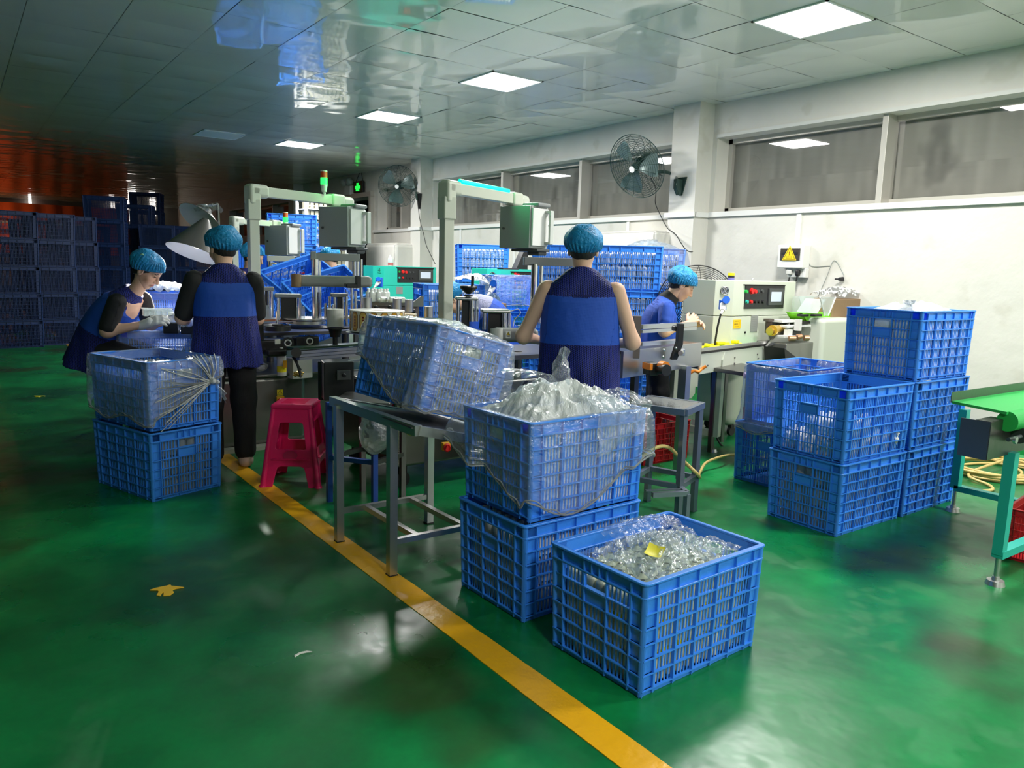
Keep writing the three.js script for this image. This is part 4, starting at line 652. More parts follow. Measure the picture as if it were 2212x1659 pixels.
  for (const [u0, u1, v0, v1, d] of [[594, 652, 635, 692, 5.6], [716, 752, 634, 690, 5.65], [560, 592, 620, 690, 6.0]]) { const h = part(t, 'press_head', [pbox(u0, v0, u1, v0 + 8, d, -0.3, 0.13, 0.006)], M.greypaint); part(h, 'press_body', pbox(u0 + 13, v0 + 8, u1 - 14, v1, d + 0.05, -0.3, 0.07), M.black); part(h, 'press_rod', [vcyl(u0 + 7, v0 + 8, v1, d + 0.02, 0.011), vcyl(u1 - 5, v0 + 8, v1, d + 0.02, 0.011), vcyl(u0 + 14, v0 + 8, v1, d + 0.12, 0.009), vcyl(u1 - 12, v0 + 8, v1, d + 0.12, 0.009)], M.chrome); }
  part(t, 'guide_roller', [[793, 643, 676, 5.5], [858, 645, 676, 5.75], [884, 647, 674, 5.85], [926, 662, 695, 5.4]].map(([u, v0, v1, d]) => vcyl(u, v0, v1, d, 0.033)), M.steel);
  part(t, 'guide_post', [[748, 640, 705, 5.6], [760, 622, 690, 5.9], [768, 628, 680, 5.8], [781, 620, 690, 6.0], [712, 640, 690, 5.9], [703, 655, 690, 5.8], [780, 560, 640, 5.7]].map(([u, v0, v1, d]) => vcyl(u, v0, v1, d, 0.012)), M.chrome);
  part(t, 'side_table', [pbox(786, 652, 908, 661, 6.15, -0.2, 0.35, 0.004)], M.darksteel);
  part(t, 'table_body', pbox(788, 661, 905, 688, 6.2, -0.2, 0.25), M.brownsteel ??= mat('brown_steel', [0.13, 0.105, 0.10], 0.45, 0.4));
  part(t, 'hopper_plate', tr(prism([[0, 0], [0.13, 0], [0.13, 0.085], [0.11, 0.085]], 0.02), ...P(880, 662, 6.1).toArray(), 0, -0.3), M.greypaint);
  part(t, 'hand_knob', [[812, 664], [842, 664], [893, 672]].map(([u, v]) => { const c = P(u, v, 6.0); return tr(new THREE.SphereGeometry(0.018, 14, 10), c.x, c.y, c.z); }), M.black);
}
{ // label reels, flasks, bottles on the labelling machine
  const c = P(724, 706, 5.4); single('label_roll', 'blank white label roll on the labelling machine spool', 'label roll', cy(0.058, 0.122, c.x, c.y + 0.066, c.z, 0.058, 40), M.offwhite);
  const q = P(815, 716, 5.3), g = new THREE.CylinderGeometry(0.19, 0.19, 0.145, 64, 1, true), top = new THREE.RingGeometry(0.05, 0.19, 64).rotateX(-Math.PI / 2).translate(0, 0.0725, 0), bot = new THREE.RingGeometry(0.05, 0.19, 64).rotateX(Math.PI / 2).translate(0, -0.0725, 0);
  const t = thing('label_roll', 'large roll of gold octagonal labels on the labelling machine', 'label roll', [q.x, q.y + 0.077, q.z]); local(t); const m = new THREE.Mesh(g, goldLabels); m.name = 'printed_band'; t.add(m); part(t, 'wound_edge', [top, bot], M.offwhite); part(t, 'core', cy(0.05, 0.145, 0, 0, 0, 0.05, 32), M.brown);
  const q2 = P(858, 690, 5.9), m2 = new THREE.Mesh(new THREE.CylinderGeometry(0.15, 0.15, 0.09, 48), goldLabels); m2.name = numbered('label_roll'); m2.position.copy(q2); m2.userData = { label: 'smaller gold label roll behind the large roll of octagonal labels', category: 'label roll' }; scene.add(m2);
  const fg = flask(), fl = [[549, 5.8], [559, 5.75], [568, 5.78], [577, 5.7]].map(([u, d], i) => { const p = P(u, 691, d), m = new THREE.Mesh(fg, M.clear); m.name = numbered('glass_flask'); m.position.copy(p); m.rotation.y = -0.4 + i * 0.1; m.userData = { label: ['first', 'second', 'third', 'fourth'][i] + ' clear flask from the white post in the row on the bottle track', category: 'bottle', group: 'clear flasks queued on the bottle track' }; scene.add(m); return m; });
  const e = fl[0].clone(); e.name = numbered('glass_flask'); e.position.copy(P(649, 690, 5.75)); e.scale.set(1.1, 1.1, 1.1); e.userData = { label: 'single etched clear flask standing beside the chrome column', category: 'bottle' }; scene.add(e);
  const wb = mg(new THREE.LatheGeometry([...bottleProfile(0.024, 0.105, 0.011), [0.013, 0.091], [0.013, 0.105], [0, 0.105]].map(p => new THREE.Vector2(...p)), 18));
  [[796, 6.35], [803, 6.25], [811, 6.35], [817, 6.25], [823, 6.4], [830, 6.3], [836, 6.4], [807, 6.5]].forEach(([u, d], i) => { const p = P(u, 652, d); p.y = P(800, 652, 6.2).y; const m = new THREE.Mesh(wb, M.hdpe); m.name = numbered('white_bottle'); m.position.copy(p); m.userData = { label: 'white plastic bottle in the upright cluster on the side table', category: 'bottle', group: 'upright white bottles on the side table' }; scene.add(m); });
  [[832, 648, 0.5], [858, 647, 0.1], [874, 648, -0.2]].forEach(([u, v, r], i) => { const p = P(u, v, 6.15); p.y = P(800, 652, 6.2).y + 0.024; const m = new THREE.Mesh(wb, M.hdpe); m.name = numbered('white_bottle'); m.position.copy(p); m.rotation.set(0, r, Math.PI / 2 * 0.98); m.userData = { label: ['white bottle lying beside the upright cluster', 'white bottle lying in the middle of the side table', 'white bottle lying by the grey hopper plate'][i], category: 'bottle' }; scene.add(m); });
  // things on the cabinet top
  const sb = thing('spray_bottle', 'tall white bottle with a yellow label standing on the steel cabinet', 'bottle', P(609, 826, 5.62)), b0 = P(609, 826, 5.62); b0.y = 0.566; sb.position.y = 0.566;
  part(sb, 'bottle_body', lathe([[0, 0], [0.034, 0], [0.034, 0.14], [0.026, 0.158], [0.014, 0.165], [0.014, 0.175]], b0.x, b0.y, b0.z, 24), M.offwhite); part(sb, 'cap', cy(0.016, 0.035, b0.x, b0.y + 0.19, b0.z, 0.013), M.white); part(sb, 'paper_label', [cy(0.0347, 0.045, b0.x, b0.y + 0.05, b0.z, 0.0347, 24)], M.yellow); part(sb, 'small_label', pbox(612, 779, 620, 795, 5.56, 0.1, 0.003), M.yellow2);
  const wbag = new THREE.SphereGeometry(0.075, 24, 16); { const p = wbag.attributes.position; for (let i = 0; i < p.count; i++) { const k = 1 + 0.3 * fbm(p.getX(i) * 20, p.getY(i) * 20, p.getZ(i) * 20, 3); p.setXYZ(i, p.getX(i) * k, p.getY(i) * k * 0.55, p.getZ(i) * k); } wbag.computeVertexNormals(); }
  const pb = P(556, 806, 5.75); single('plastic_bag', 'small white bag with red print on the steel cabinet', 'plastic bag', wbag.translate(pb.x, 0.61, pb.z), M.filmwhite);
  single('paper_box', 'white open box behind the tall bottle on the steel cabinet', 'box', [pbox(632, 775, 675, 820, 5.7, 0.1, 0.1, 0.004)], M.offwhite);
  const fo = new THREE.IcosahedronGeometry(0.035, 2); { const p = fo.attributes.position; for (let i = 0; i < p.count; i++) { const k = 1 + 0.5 * noise(p.getX(i) * 60, p.getY(i) * 60, p.getZ(i) * 60); p.setXYZ(i, p.getX(i) * k, p.getY(i) * k * 0.6, p.getZ(i) * k); } fo.computeVertexNormals(); }
  const fp = P(644, 820, 5.6); single('foil_scrap', 'crumpled gold foil on the steel cabinet beside the tall bottle', 'scrap', fo.translate(fp.x, 0.585, fp.z), M.gold);
}
{ // second labelling machine, in front of the woman with her back turned
  const t = thing('labelling_machine', 'labelling machine with a green tube lamp along its white arm', 'machine', [2.9, 0, -4.6]), D = 4.9;
  part(t, 'base_cabinet', rbx(1.35, 0.50, 0.85, 0.02, 2.80, 0.40, -4.52), M.cab2 ??= mat('dark_satin_steel', [0.13, 0.125, 0.115], 0.22, 0.85, bumpy(brushed, 2, 0.0002)));
  for (const [x, z] of [[2.22, -4.18], [3.38, -4.18], [2.22, -4.86]]) part(t, 'caster', [cy(0.05, 0.035, x, 0.052, z, 0.05, 24, Math.PI / 2), bx(0.05, 0.06, 0.05, x, 0.12, z)], M.rubber);
  rotarySwitch(t, 965, 966, 4.4);
  const a = armPost(t, 966, 405, 705, 5.05, 1118, 426, 5.83, 1132, 492, 5.78, 0.075);
  { const l0 = P(993, 397, 5.12).setY(a.top.y + 0.05), l1 = P(1098, 409, 5.68).setY(a.top.y + 0.05); part(t, 'tube_lamp', rod(l0, l1, 0.017, 0.017, 16), M.cyan_glow); for (let i = 1; i < 4; i++) { const q = new THREE.PointLight(new THREE.Color(0.0, 1, 0.3), 0.07, 2); q.position.copy(l0.clone().lerp(l1, i / 4).add(V(0, 0.05, 0)).sub(t.position)); t.add(q); } }
  part(t, 'deck', bx(1.5, 0.03, 0.6, 3.05, 0.80, -4.4), M.darksteel); part(t, 'deck_support', [[2.5, -4.3], [3.2, -4.3], [2.9, -4.6]].map(([x, z]) => cy(0.035, 0.2, x, 0.72, z)), M.darksteel);
  part(t, 'drive_box', [pbox(700, 782, 765, 867, 4.62, -0.25, 0.16, 0.006), pbox(686, 780, 703, 865, 4.75, -0.9, 0.03, 0.006)], M.blackmetal);
  { const l = part(t, 'sensor', pbox(728, 800, 757, 822, 4.6, -0.25, 0.02, 0.003), M.darksteel), c = P(743, 811, 4.58), n = V(-0.25, 0, 0.97); part(l, 'lens', rod(c, c.clone().addScaledVector(n, 0.02), 0.013, 0.010, 20), M.black); }
  part(t, 'drive_bracket', [bar(P(735, 784, 4.7), P(790, 775, 4.75), 0.05, 0.012), prod(730, 867, 730, 905, 4.7, 0.02)], M.steel);
  part(t, 'header_beam', pbox(1133, 555, 1245, 573, 4.95, -0.5, 0.08, 0.004), M.greypaint);
  part(t, 'main_column', [vcyl(1155, 570, 700, 4.95, 0.022), vcyl(1170, 570, 700, 5.05, 0.010)], M.chrome);
  part(t, 'side_pillar', pbox(1367, 682, 1384, 775, 4.8, -0.6, 0.05, 0.003), M.brownsteel);
  const f = pbox(1066, 709, 1165, 740, 4.75, -0.45, 0.10, 0.03); part(t, 'belt_housing', f, M.greypaint); part(t, 'end_roller', rod(P(1072, 710, 4.74), P(1072, 740, 4.74), 0.04, 0.04, 24), M.offwhite);
  sheet(t, 'warning_sticker', 0.032, 0.045, P(1098, 723, 4.735), -0.45, warnLabel);
  for (const [u0, u1, v0, v1, d] of [[984, 1034, 641, 695, 4.95], [1041, 1104, 668, 712, 4.9]]) { const h = part(t, 'press_head', pbox(u0, v0, u1, v0 + 8, d, -0.5, 0.14, 0.012), M.steel); part(h, 'press_rod', [vcyl(u0 + 6, v0 + 8, v1, d + 0.02, 0.012), vcyl(u1 - 14, v0 + 8, v1, d + 0.02, 0.017), vcyl(u1 - 4, v0 + 8, v1, d + 0.05, 0.013)], M.chrome); part(h, 'press_body', pbox(u0 + 14, v0 + 8, u1 - 20, v1 + 10, d + 0.06, -0.5, 0.05), M.black); }
  { const c = P(1012, 635, 4.95), k = part(t, 'hand_wheel', [lathe([[0.012, 0], [0.02, 0.004], [0.055, 0.035], [0.058, 0.052], [0, 0.056]], c.x, c.y, c.z, 28), cy(0.028, 0.012, c.x, c.y - 0.012, c.z)], M.blackmetal); part(k, 'crank_grip', cy(0.010, 0.065, c.x + 0.03, c.y + 0.085, c.z), M.rubber); }
  part(t, 'air_hose', tube([P(1104, 672, 4.9), P(1120, 668, 4.9), P(1124, 676, 4.9), P(1112, 690, 4.92), P(1108, 706, 4.9)], 0.003, 30, 6), M.white);
}
{ // stainless conveyor leaving to the wall, where the woman in the polo shirt works
  const t = thing('bottle_conveyor', 'stainless conveyor between the polo-shirted woman and the narrow steel stand', 'conveyor', [4.0, 0, -3.8]);
  const A = P(1343, 788, 4.75), B = P(1512, 768, 5.5); B.y = A.y;
  part(t, 'side_plate', bar(A, B, 0.02, 0.17), M.steel); part(t, 'far_side_plate', bar(A.clone().add(V(0.06, 0, -0.28)), B.clone().add(V(0.06, 0, -0.28)), 0.02, 0.17), M.steel); part(t, 'chain_bed', bar(A.clone().add(V(0.03, 0.07, -0.14)), B.clone().add(V(0.03, 0.07, -0.14)), 0.26, 0.02), M.darksteel);
  part(t, 'bolt', [[1408, 757], [1434, 756], [1406, 772], [1432, 771], [1460, 752]].map(([u, v]) => { const c = P(u, v, 5.0); return tr(new THREE.SphereGeometry(0.009, 10, 8), c.x, c.y, c.z - 0.0); }), M.chrome);
  part(t, 'guide_rail', [bar(P(1385, 706, 5.15), P(1502, 700, 5.55), 0.03, 0.03), bar(P(1385, 716, 5.15), P(1502, 709, 5.55), 0.025, 0.022), bar(P(1384, 743, 4.95), P(1470, 738, 5.25), 0.03, 0.025)], M.alu2);
  part(t, 'rail_bracket', [tr(prism([[-0.035, -0.12], [0.0, -0.12], [0.035, -0.02], [0.035, 0.12], [0.0, 0.12], [0.0, 0.0]], 0.04, 0.002), ...P(1462, 738, 5.1).toArray(), 0, -0.4), pbox(1458, 704, 1472, 716, 5.1, -0.4, 0.06, 0.01)], M.blackmetal);
  part(t, 'clamp_plate', [pbox(1465, 754, 1480, 769, 5.1, -0.4, 0.03, 0.003), rod(P(1473, 761, 5.1), P(1470, 763, 5.0), 0.016, 0.016, 20)], M.steel);
  part(t, 'motor', [pbox(1403, 784, 1424, 812, 4.8, -0.3, 0.09, 0.008), rod(P(1420, 796, 4.85), P(1440, 800, 4.75), 0.036, 0.036, 24)], M.black); part(t, 'motor_band', [pbox(1404, 786, 1410, 800, 4.79, -0.3, 0.1), rod(P(1428, 792, 4.82), P(1438, 794, 4.78), 0.037, 0.037, 24)], M.orange);
  part(t, 'leg', [bar(P(1372, 800, 4.9), V(P(1372, 800, 4.9).x, 0, P(1372, 800, 4.9).z), 0.04, 0.04)], M.darksteel); part(t, 'leg', bar(P(1480, 790, 5.3), V(P(1480, 790, 5.3).x, 0, P(1480, 790, 5.3).z), 0.07, 0.05), M.steel);
  single('knob', 'round black knob on the conveyor under the polo-shirted elbow', 'knob', tr(new THREE.SphereGeometry(0.022, 16, 12), ...P(1412, 712, 5.3).toArray()), M.black);
}
// control face of a flow packer: recessed black panel with buttons, a screen
function packerFace(t, z, uL, uR, vT, vB, px, scr, row1, row2) {
  const q = (u, v, k = 0) => onZ(u, v, z + k), face = (u0, v0, u1, v1, k, th, name, m, par) => { const a = q(u0, (v0 + v1) / 2), b = q(u1, (v0 + v1) / 2), h = q(u0, v0).y - q(u0, v1).y, y = (q(u0, v0).y + q(u0, v1).y) / 2; return part(par || t, name, rbx(b.x - a.x, h, th, 0.003, (a.x + b.x) / 2, y, z + k), m); };
  const pn = face(...px, 0.004, 0.014, 'control_panel', M.panelblack); face(px[0] - 2, px[1] - 2, px[2] + 2, px[1], 0.008, 0.02, 'panel_edge', M.black, pn);
  const sc = face(...scr, 0.014, 0.02, 'touch_screen', M.darkgrey, pn); const w = scr[2] - scr[0], h = scr[3] - scr[1]; face(scr[0] + w * 0.13, scr[1] + h * 0.2, scr[2] - w * 0.15, scr[3] - h * 0.22, 0.025, 0.004, 'lit_screen', M.screen, pn);
  const btn = (u, v, m, r = 0.013) => { const c = q(u, v, 0.018); return part(pn, 'push_button', [cy(r, 0.018, c.x, c.y, c.z, r, 18, Math.PI / 2), cy(r * 1.25, 0.006, c.x, c.y, c.z - 0.008, r * 1.25, 18, Math.PI / 2)], m); };
  row1.forEach(([u, v, m, r]) => btn(u, v, m, r)); row2.forEach(([u, v, m, r]) => btn(u, v, m, r));
}
const two = printed('note_print', 128, 160, (x, w, h) => { x.fillStyle = '#d8525c'; x.fillRect(0, 0, w, h); x.strokeStyle = '#1d0d10'; x.lineWidth = 9; x.lineCap = 'round'; x.beginPath(); x.moveTo(38, 58); x.quadraticCurveTo(60, 20, 82, 50); x.quadraticCurveTo(88, 84, 40, 124); x.lineTo(94, 120); x.stroke(); });
const arrowNote = printed('yellow_sticker_print', 128, 128, (x, w, h) => { x.fillStyle = '#e8b810'; x.fillRect(0, 0, w, h); x.fillStyle = '#2a2006'; x.fillRect(18, 60, 60, 7); x.beginPath(); x.moveTo(14, 63); x.lineTo(34, 52); x.lineTo(34, 75); x.fill(); for (let i = 0; i < 5; i++) { x.fillRect(30 + i * 15, 18, 10, 9); x.fillRect(30 + i * 15, 96, 9, 6); } x.fillRect(94, 40, 8, 40); });
const fourNote = printed('number_print', 64, 64, (x, w, h) => { x.fillStyle = '#1fb99b'; x.fillRect(0, 0, w, h); x.strokeStyle = '#0c4a44'; x.lineWidth = 6; x.beginPath(); x.moveTo(40, 54); x.lineTo(40, 10); x.lineTo(14, 38); x.lineTo(52, 38); x.stroke(); });
const greyPlate = printed('steel_plate_print', 96, 128, (x, w, h) => { x.fillStyle = '#8f918e'; x.fillRect(0, 0, w, h); x.fillStyle = '#747673'; for (let i = 0; i < 7; i++) x.fillRect(16, 16 + i * 14, 40 + (i * 23) % 26, 2); }, 0.3);
function plugSocket(t, u, v, d) { const s = pbox(u - 7, v - 9, u + 8, v + 12, d, -0.7, 0.05, 0.006), m = part(t, 'power_socket', s, M.socketblue), c = s.front.clone(); part(m, 'plug', [rod(c, c.clone().add(V(-0.07, -0.045, 0.05)), 0.028, 0.020, 18), rod(c.clone().add(V(-0.07, -0.045, 0.05)), c.clone().add(V(-0.10, -0.07, 0.06)), 0.014, 0.008, 12)], M.white); part(m, 'socket_lid', rod(c.clone().add(V(0.0, 0.035, 0.02)), c.clone().add(V(-0.03, 0.045, 0.05)), 0.03, 0.03, 18), M.socketblue); return c; }
function packerBody(t, z, x0, x1, yT, yS, yB, paint, chamfer = 0.15) { // upper and lower housing in plan: chamfered left corner
  const plan = (a, b) => [[x0, 0], [x1, 0], [x1, 0.42], [x0 - chamfer * 0.8, 0.42], [x0 - chamfer * 0.8, chamfer * 0.6]], ex = (y0, y1) => { const s = new THREE.Shape(plan().map(p => new THREE.Vector2(p[0], p[1]))); return new THREE.ExtrudeGeometry(s, { depth: y1 - y0 - 0.008, bevelEnabled: true, bevelSize: 0.004, bevelThickness: 0.004, bevelSegments: 2 }).rotateX(-Math.PI / 2).translate(0, y0 + 0.004, z); };
  part(t, 'upper_housing', ex(yS + 0.002, yT), paint); part(t, 'lower_housing', ex(yB, yS - 0.002), paint);
}
{ // cream flow packer, number two
  const z = -4.05, x0 = onZ(1583, 640, z).x, x1 = onZ(1715, 640, z).x, yT = onZ(1640, 607, z).y, yS = onZ(1640, 682, z).y, yB = onZ(1640, 792, z).y;
  const t = thing('packing_machine', 'cream packing machine with a pink number two note, yellow sleeves on its infeed', 'machine', [5.6, 0, -4.1]);
  packerBody(t, z, x0, x1, yT, yS, yB, M.cream);
  packerFace(t, z, 1583, 1715, 607, 682, [1607, 616, 1692, 667], [1657, 623, 1687, 659], [[1613, 630, M.switchgreen], [1625, 629, M.switchred, 0.022], [1632, 630, M.switchred, 0.016], [1638, 629, M.darkgrey], [1647, 629, M.darkgrey]], [[1614, 652, M.tealframe], [1623, 652, M.switchred], [1632, 652, M.black], [1640, 652, M.black], [1649, 652, M.black]]);
  const sd = (u, v) => { const a = onZ(1583, v, z); const k = (1583 - u) / 38; return V(a.x - 0.12 * k, onZ(1583, v, z).y, z - 0.09 * k); }, sr = -Math.atan2(0.12, 0.09) * 0.69;
  { const c = sd(1565, 628).add(V(-0.004, 0, 0.006)), n = V(Math.sin(sr), 0, Math.cos(sr)), g = [tor(0.032, 0.003), tor(0.022, 0.002), tor(0.012, 0.002), bx(0.085, 0.005, 0.003, 0, 0, 0, 0, 0, -0.9), bx(0.085, 0.005, 0.003, 0, 0, 0, 0, 0, 0.7)].map(k => tr(k, c.x, c.y, c.z + 0.004, 0, sr)); const f = part(t, 'vent_fan', rod(c.clone().addScaledVector(n, -0.002), c.clone().addScaledVector(n, 0.003), 0.034, 0.034, 24), M.black); part(f, 'fan_guard', g, M.steel); }
  const c = plugSocket(t, 1562, 657, 6.15); part(t, 'power_cord', tube([c.clone().add(V(-0.1, -0.07, 0.06)), c.clone().add(V(-0.12, -0.2, 0.05)), c.clone().add(V(-0.10, -0.7, 0.02)), c.clone().add(V(-0.02, -1.15, 0.1)), c.clone().add(V(0.25, -1.22, 0.3))], 0.008, 50, 8), M.cord);
  sheet(t, 'paper_note', 0.088, 0.11, sd(1561, 701).add(V(-0.006, 0, 0.01)), sr, two, 'pink paper note with a handwritten 2'); sheet(t, 'yellow_sticker', 0.10, 0.075, onZ(1592, 700, z + 0.006), 0, arrowNote); sheet(t, 'maker_plate', 0.095, 0.14, onZ(1629, 699, z + 0.006), 0, greyPlate); part(t, 'bolt', [cy(0.009, 0.01, ...onZ(1609, 718, z + 0.004).toArray(), 0.009, 12, Math.PI / 2)], M.black);
  { const b = onZ(1579, 604, z - 0.1); part(t, 'beacon', [cy(0.028, 0.02, b.x, yT + 0.012, b.z)], mat('violet_plastic', [0.16, 0.14, 0.42], 0.4)); part(t, 'beacon_band', cy(0.028, 0.018, b.x, yT + 0.031, b.z), M.black); part(t, 'beacon_cap', cy(0.028, 0.022, b.x, yT + 0.051, b.z), M.yellow); }
  part(t, 'lifting_eye', tr(new THREE.SphereGeometry(0.012, 10, 8), onZ(1626, 601, z - 0.1).x, yT + 0.012, z - 0.1), M.steel);
  // infeed bed, legs, under-cabinet
  const A = P(1510, 786, 5.62), B = P(1688, 757, 6.72); B.y = A.y - 0.005; const dir = B.clone().sub(A).normalize(), nrm = V(dir.z, 0, -dir.x).normalize();
  part(t, 'infeed_side', bar(A, B, 0.014, 0.155), M.cream); part(t, 'infeed_far_side', bar(A.clone().addScaledVector(nrm, 0.26), B.clone().addScaledVector(nrm, 0.26), 0.014, 0.155), M.cream);
  part(t, 'infeed_belt', bar(A.clone().addScaledVector(nrm, 0.13).add(V(0, 0.06, 0)), B.clone().addScaledVector(nrm, 0.13).add(V(0, 0.06, 0)), 0.24, 0.02), M.green);
  part(t, 'infeed_rail', bar(A.clone().add(V(0, 0.105, 0.01)), B.clone().add(V(0, 0.105, 0.01)), 0.012, 0.024), M.steel); part(t, 'infeed_gap', bar(A.clone().add(V(0, 0.082, 0.0)), B.clone().add(V(0, 0.082, 0)), 0.02, 0.016), M.black);
  part(t, 'screw', [[1526, 789], [1585, 772], [1585, 785], [1640, 765], [1643, 774]].map(([u, v]) => { const k = (u - 1510) / 178, p = A.clone().lerp(B, k * 0.9); return tr(new THREE.SphereGeometry(0.008, 8, 6), p.x, P(u, v, 5.62 + 1.0 * k).y, p.z + 0.008); }), M.darksteel);
  const lf = onY(1538, 975, 0); part(t, 'leg', [tr(prism([[-0.028, 0.13], [0.028, 0.13], [0.028, 0.74], [0.0, 0.80], [-0.028, 0.74]], 0.05, 0.003), lf.x, 0, lf.z + 0.03, 0, 0.28), bar(V(lf.x - 0.02, 0.15, lf.z), V(lf.x - 0.02, 0.15, lf.z - 0.42), 0.045, 0.05)], M.cream, 'cream leg with a pointed top'); part(t, 'leg', bar(V(lf.x - 0.02, 0.1, lf.z - 0.42), V(lf.x - 0.02, 0.70, lf.z - 0.42), 0.05, 0.05), M.cream);
  for (const k of [0, -0.42]) part(t, 'levelling_foot', [cy(0.042, 0.022, lf.x, 0.011, lf.z + k, 0.034, 24), cy(0.010, 0.11, lf.x, 0.075, lf.z + k)], M.steel);
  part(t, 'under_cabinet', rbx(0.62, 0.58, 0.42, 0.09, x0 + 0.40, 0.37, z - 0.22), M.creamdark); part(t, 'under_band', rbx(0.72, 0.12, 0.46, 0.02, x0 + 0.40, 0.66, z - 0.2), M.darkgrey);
  for (const [x, k] of [[0.18, 0.0], [0.62, 0.0], [0.3, -0.35]]) part(t, 'caster', [cy(0.038, 0.03, x0 + x, 0.038, z - 0.06 + k, 0.038, 20, Math.PI / 2), bx(0.04, 0.03, 0.04, x0 + x, 0.08, z - 0.06 + k)], M.rubber);
  part(t, 'orange_tape', tube([P(1490, 806, 5.6), P(1500, 801, 5.6), P(1508, 803, 5.6), P(1516, 797, 5.62), P(1525, 791, 5.62)], 0.012, 20, 6), M.orange);
  // sealing reels between the housings
  part(t, 'film_chute', tr(prism([[0, 0], [0.30, 0.02], [0.30, 0.19], [0.22, 0.16]], 0.02), ...P(1655, 748, 6.4).toArray(), 0, 0.0), M.steel);
  part(t, 'gold_spool', [rod(P(1662, 716, 6.4), P(1690, 708, 6.5), 0.035, 0.03, 24), rod(P(1668, 714, 6.4), P(1671, 713, 6.42), 0.045, 0.045, 24)], M.gold);
  part(t, 'spool_plate', [pbox(1657, 689, 1668, 720, 6.5, 0, 0.02), pbox(1660, 689, 1672, 695, 6.45, 0, 0.05)], M.brownsteel);
  part(t, 'cutter_bar', [pbox(1690, 692, 1733, 697, 6.45, 0, 0.1), pbox(1700, 704, 1735, 708, 6.4, 0, 0.1), pbox(1727, 690, 1732, 715, 6.4, 0, 0.05), pbox(1693, 726, 1722, 730, 6.35, 0, 0.08), pbox(1738, 702, 1752, 706, 6.5, 0, 0.05), pbox(1702, 712, 1712, 726, 6.4, 0, 0.04)], M.white);
  part(t, 'cutter_block', [pbox(1683, 695, 1714, 703, 6.55, 0, 0.1), pbox(1714, 716, 1730, 726, 6.45, 0, 0.08), pbox(1733, 700, 1768, 714, 6.7, 0, 0.1), pbox(1745, 715, 1773, 738, 6.7, 0, 0.1), pbox(1736, 694, 1750, 700, 6.5, 0, 0.05)], M.blackmetal);
  part(t, 'copper_roll', [rod(P(1704, 731, 6.35), P(1718, 731, 6.35), 0.022, 0.022, 20), rod(P(1737, 730, 6.4), P(1747, 730, 6.4), 0.024, 0.024, 20), rod(P(1722, 728, 6.4), P(1732, 726, 6.4), 0.026, 0.02, 20)], mat('copper_metal', [0.62, 0.34, 0.2], 0.35, 0.8));
  part(t, 'outfeed_body', [pbox(1697, 742, 1782, 790, 6.35, 0, 0.3, 0.01)], M.steel2); part(t, 'outfeed_skirt', tr(prism([[0, 0], [0.28, -0.13], [0.28, -0.2], [0.03, -0.12]], 0.2), ...P(1672, 750, 6.3).toArray()), M.black);
  part(t, 'end_housing', [pbox(1776, 688, 1840, 800, 6.5, 0, 0.35, 0.04)], M.cream); part(t, 'end_panel', pbox(1752, 697, 1778, 722, 6.9, 0, 0.02), M.white);
  part(t, 'lime_guard', tr(prism([[0, 0.085], [0.50, 0.085], [0.44, 0.0], [0.10, 0.0]], 0.16, 0.004), ...P(1714, 697, 6.6).toArray()), M.lime); for (const u of [1740, 1769]) part(t, 'black_clamp', pbox(u - 8, 679, u + 8, 684, 6.5, 0, 0.05, 0.006), M.black);
  const hop = P(1784, 682, 6.55); part(t, 'clear_hopper', [tr(prism([[-0.03, 0], [0.03, 0], [0.12, 0.16], [-0.12, 0.16]], 0.004), hop.x, hop.y, hop.z), tr(prism([[-0.03, 0], [0.03, 0], [0.12, 0.16], [-0.12, 0.16]], 0.004), hop.x, hop.y, hop.z - 0.2), bar(hop.clone().add(V(-0.075, 0.08, -0.1)), hop.clone().add(V(-0.076, 0.081, -0.1)), 0.2, 0.17)], M.clear); part(t, 'hopper_edge', [[-0.03, 0, -0.12, 0.16], [0.03, 0, 0.12, 0.16]].map(([a, b, e, f]) => rod(hop.clone().add(V(a, b, 0.004)), hop.clone().add(V(e, f, 0.004)), 0.006)), M.white);
}
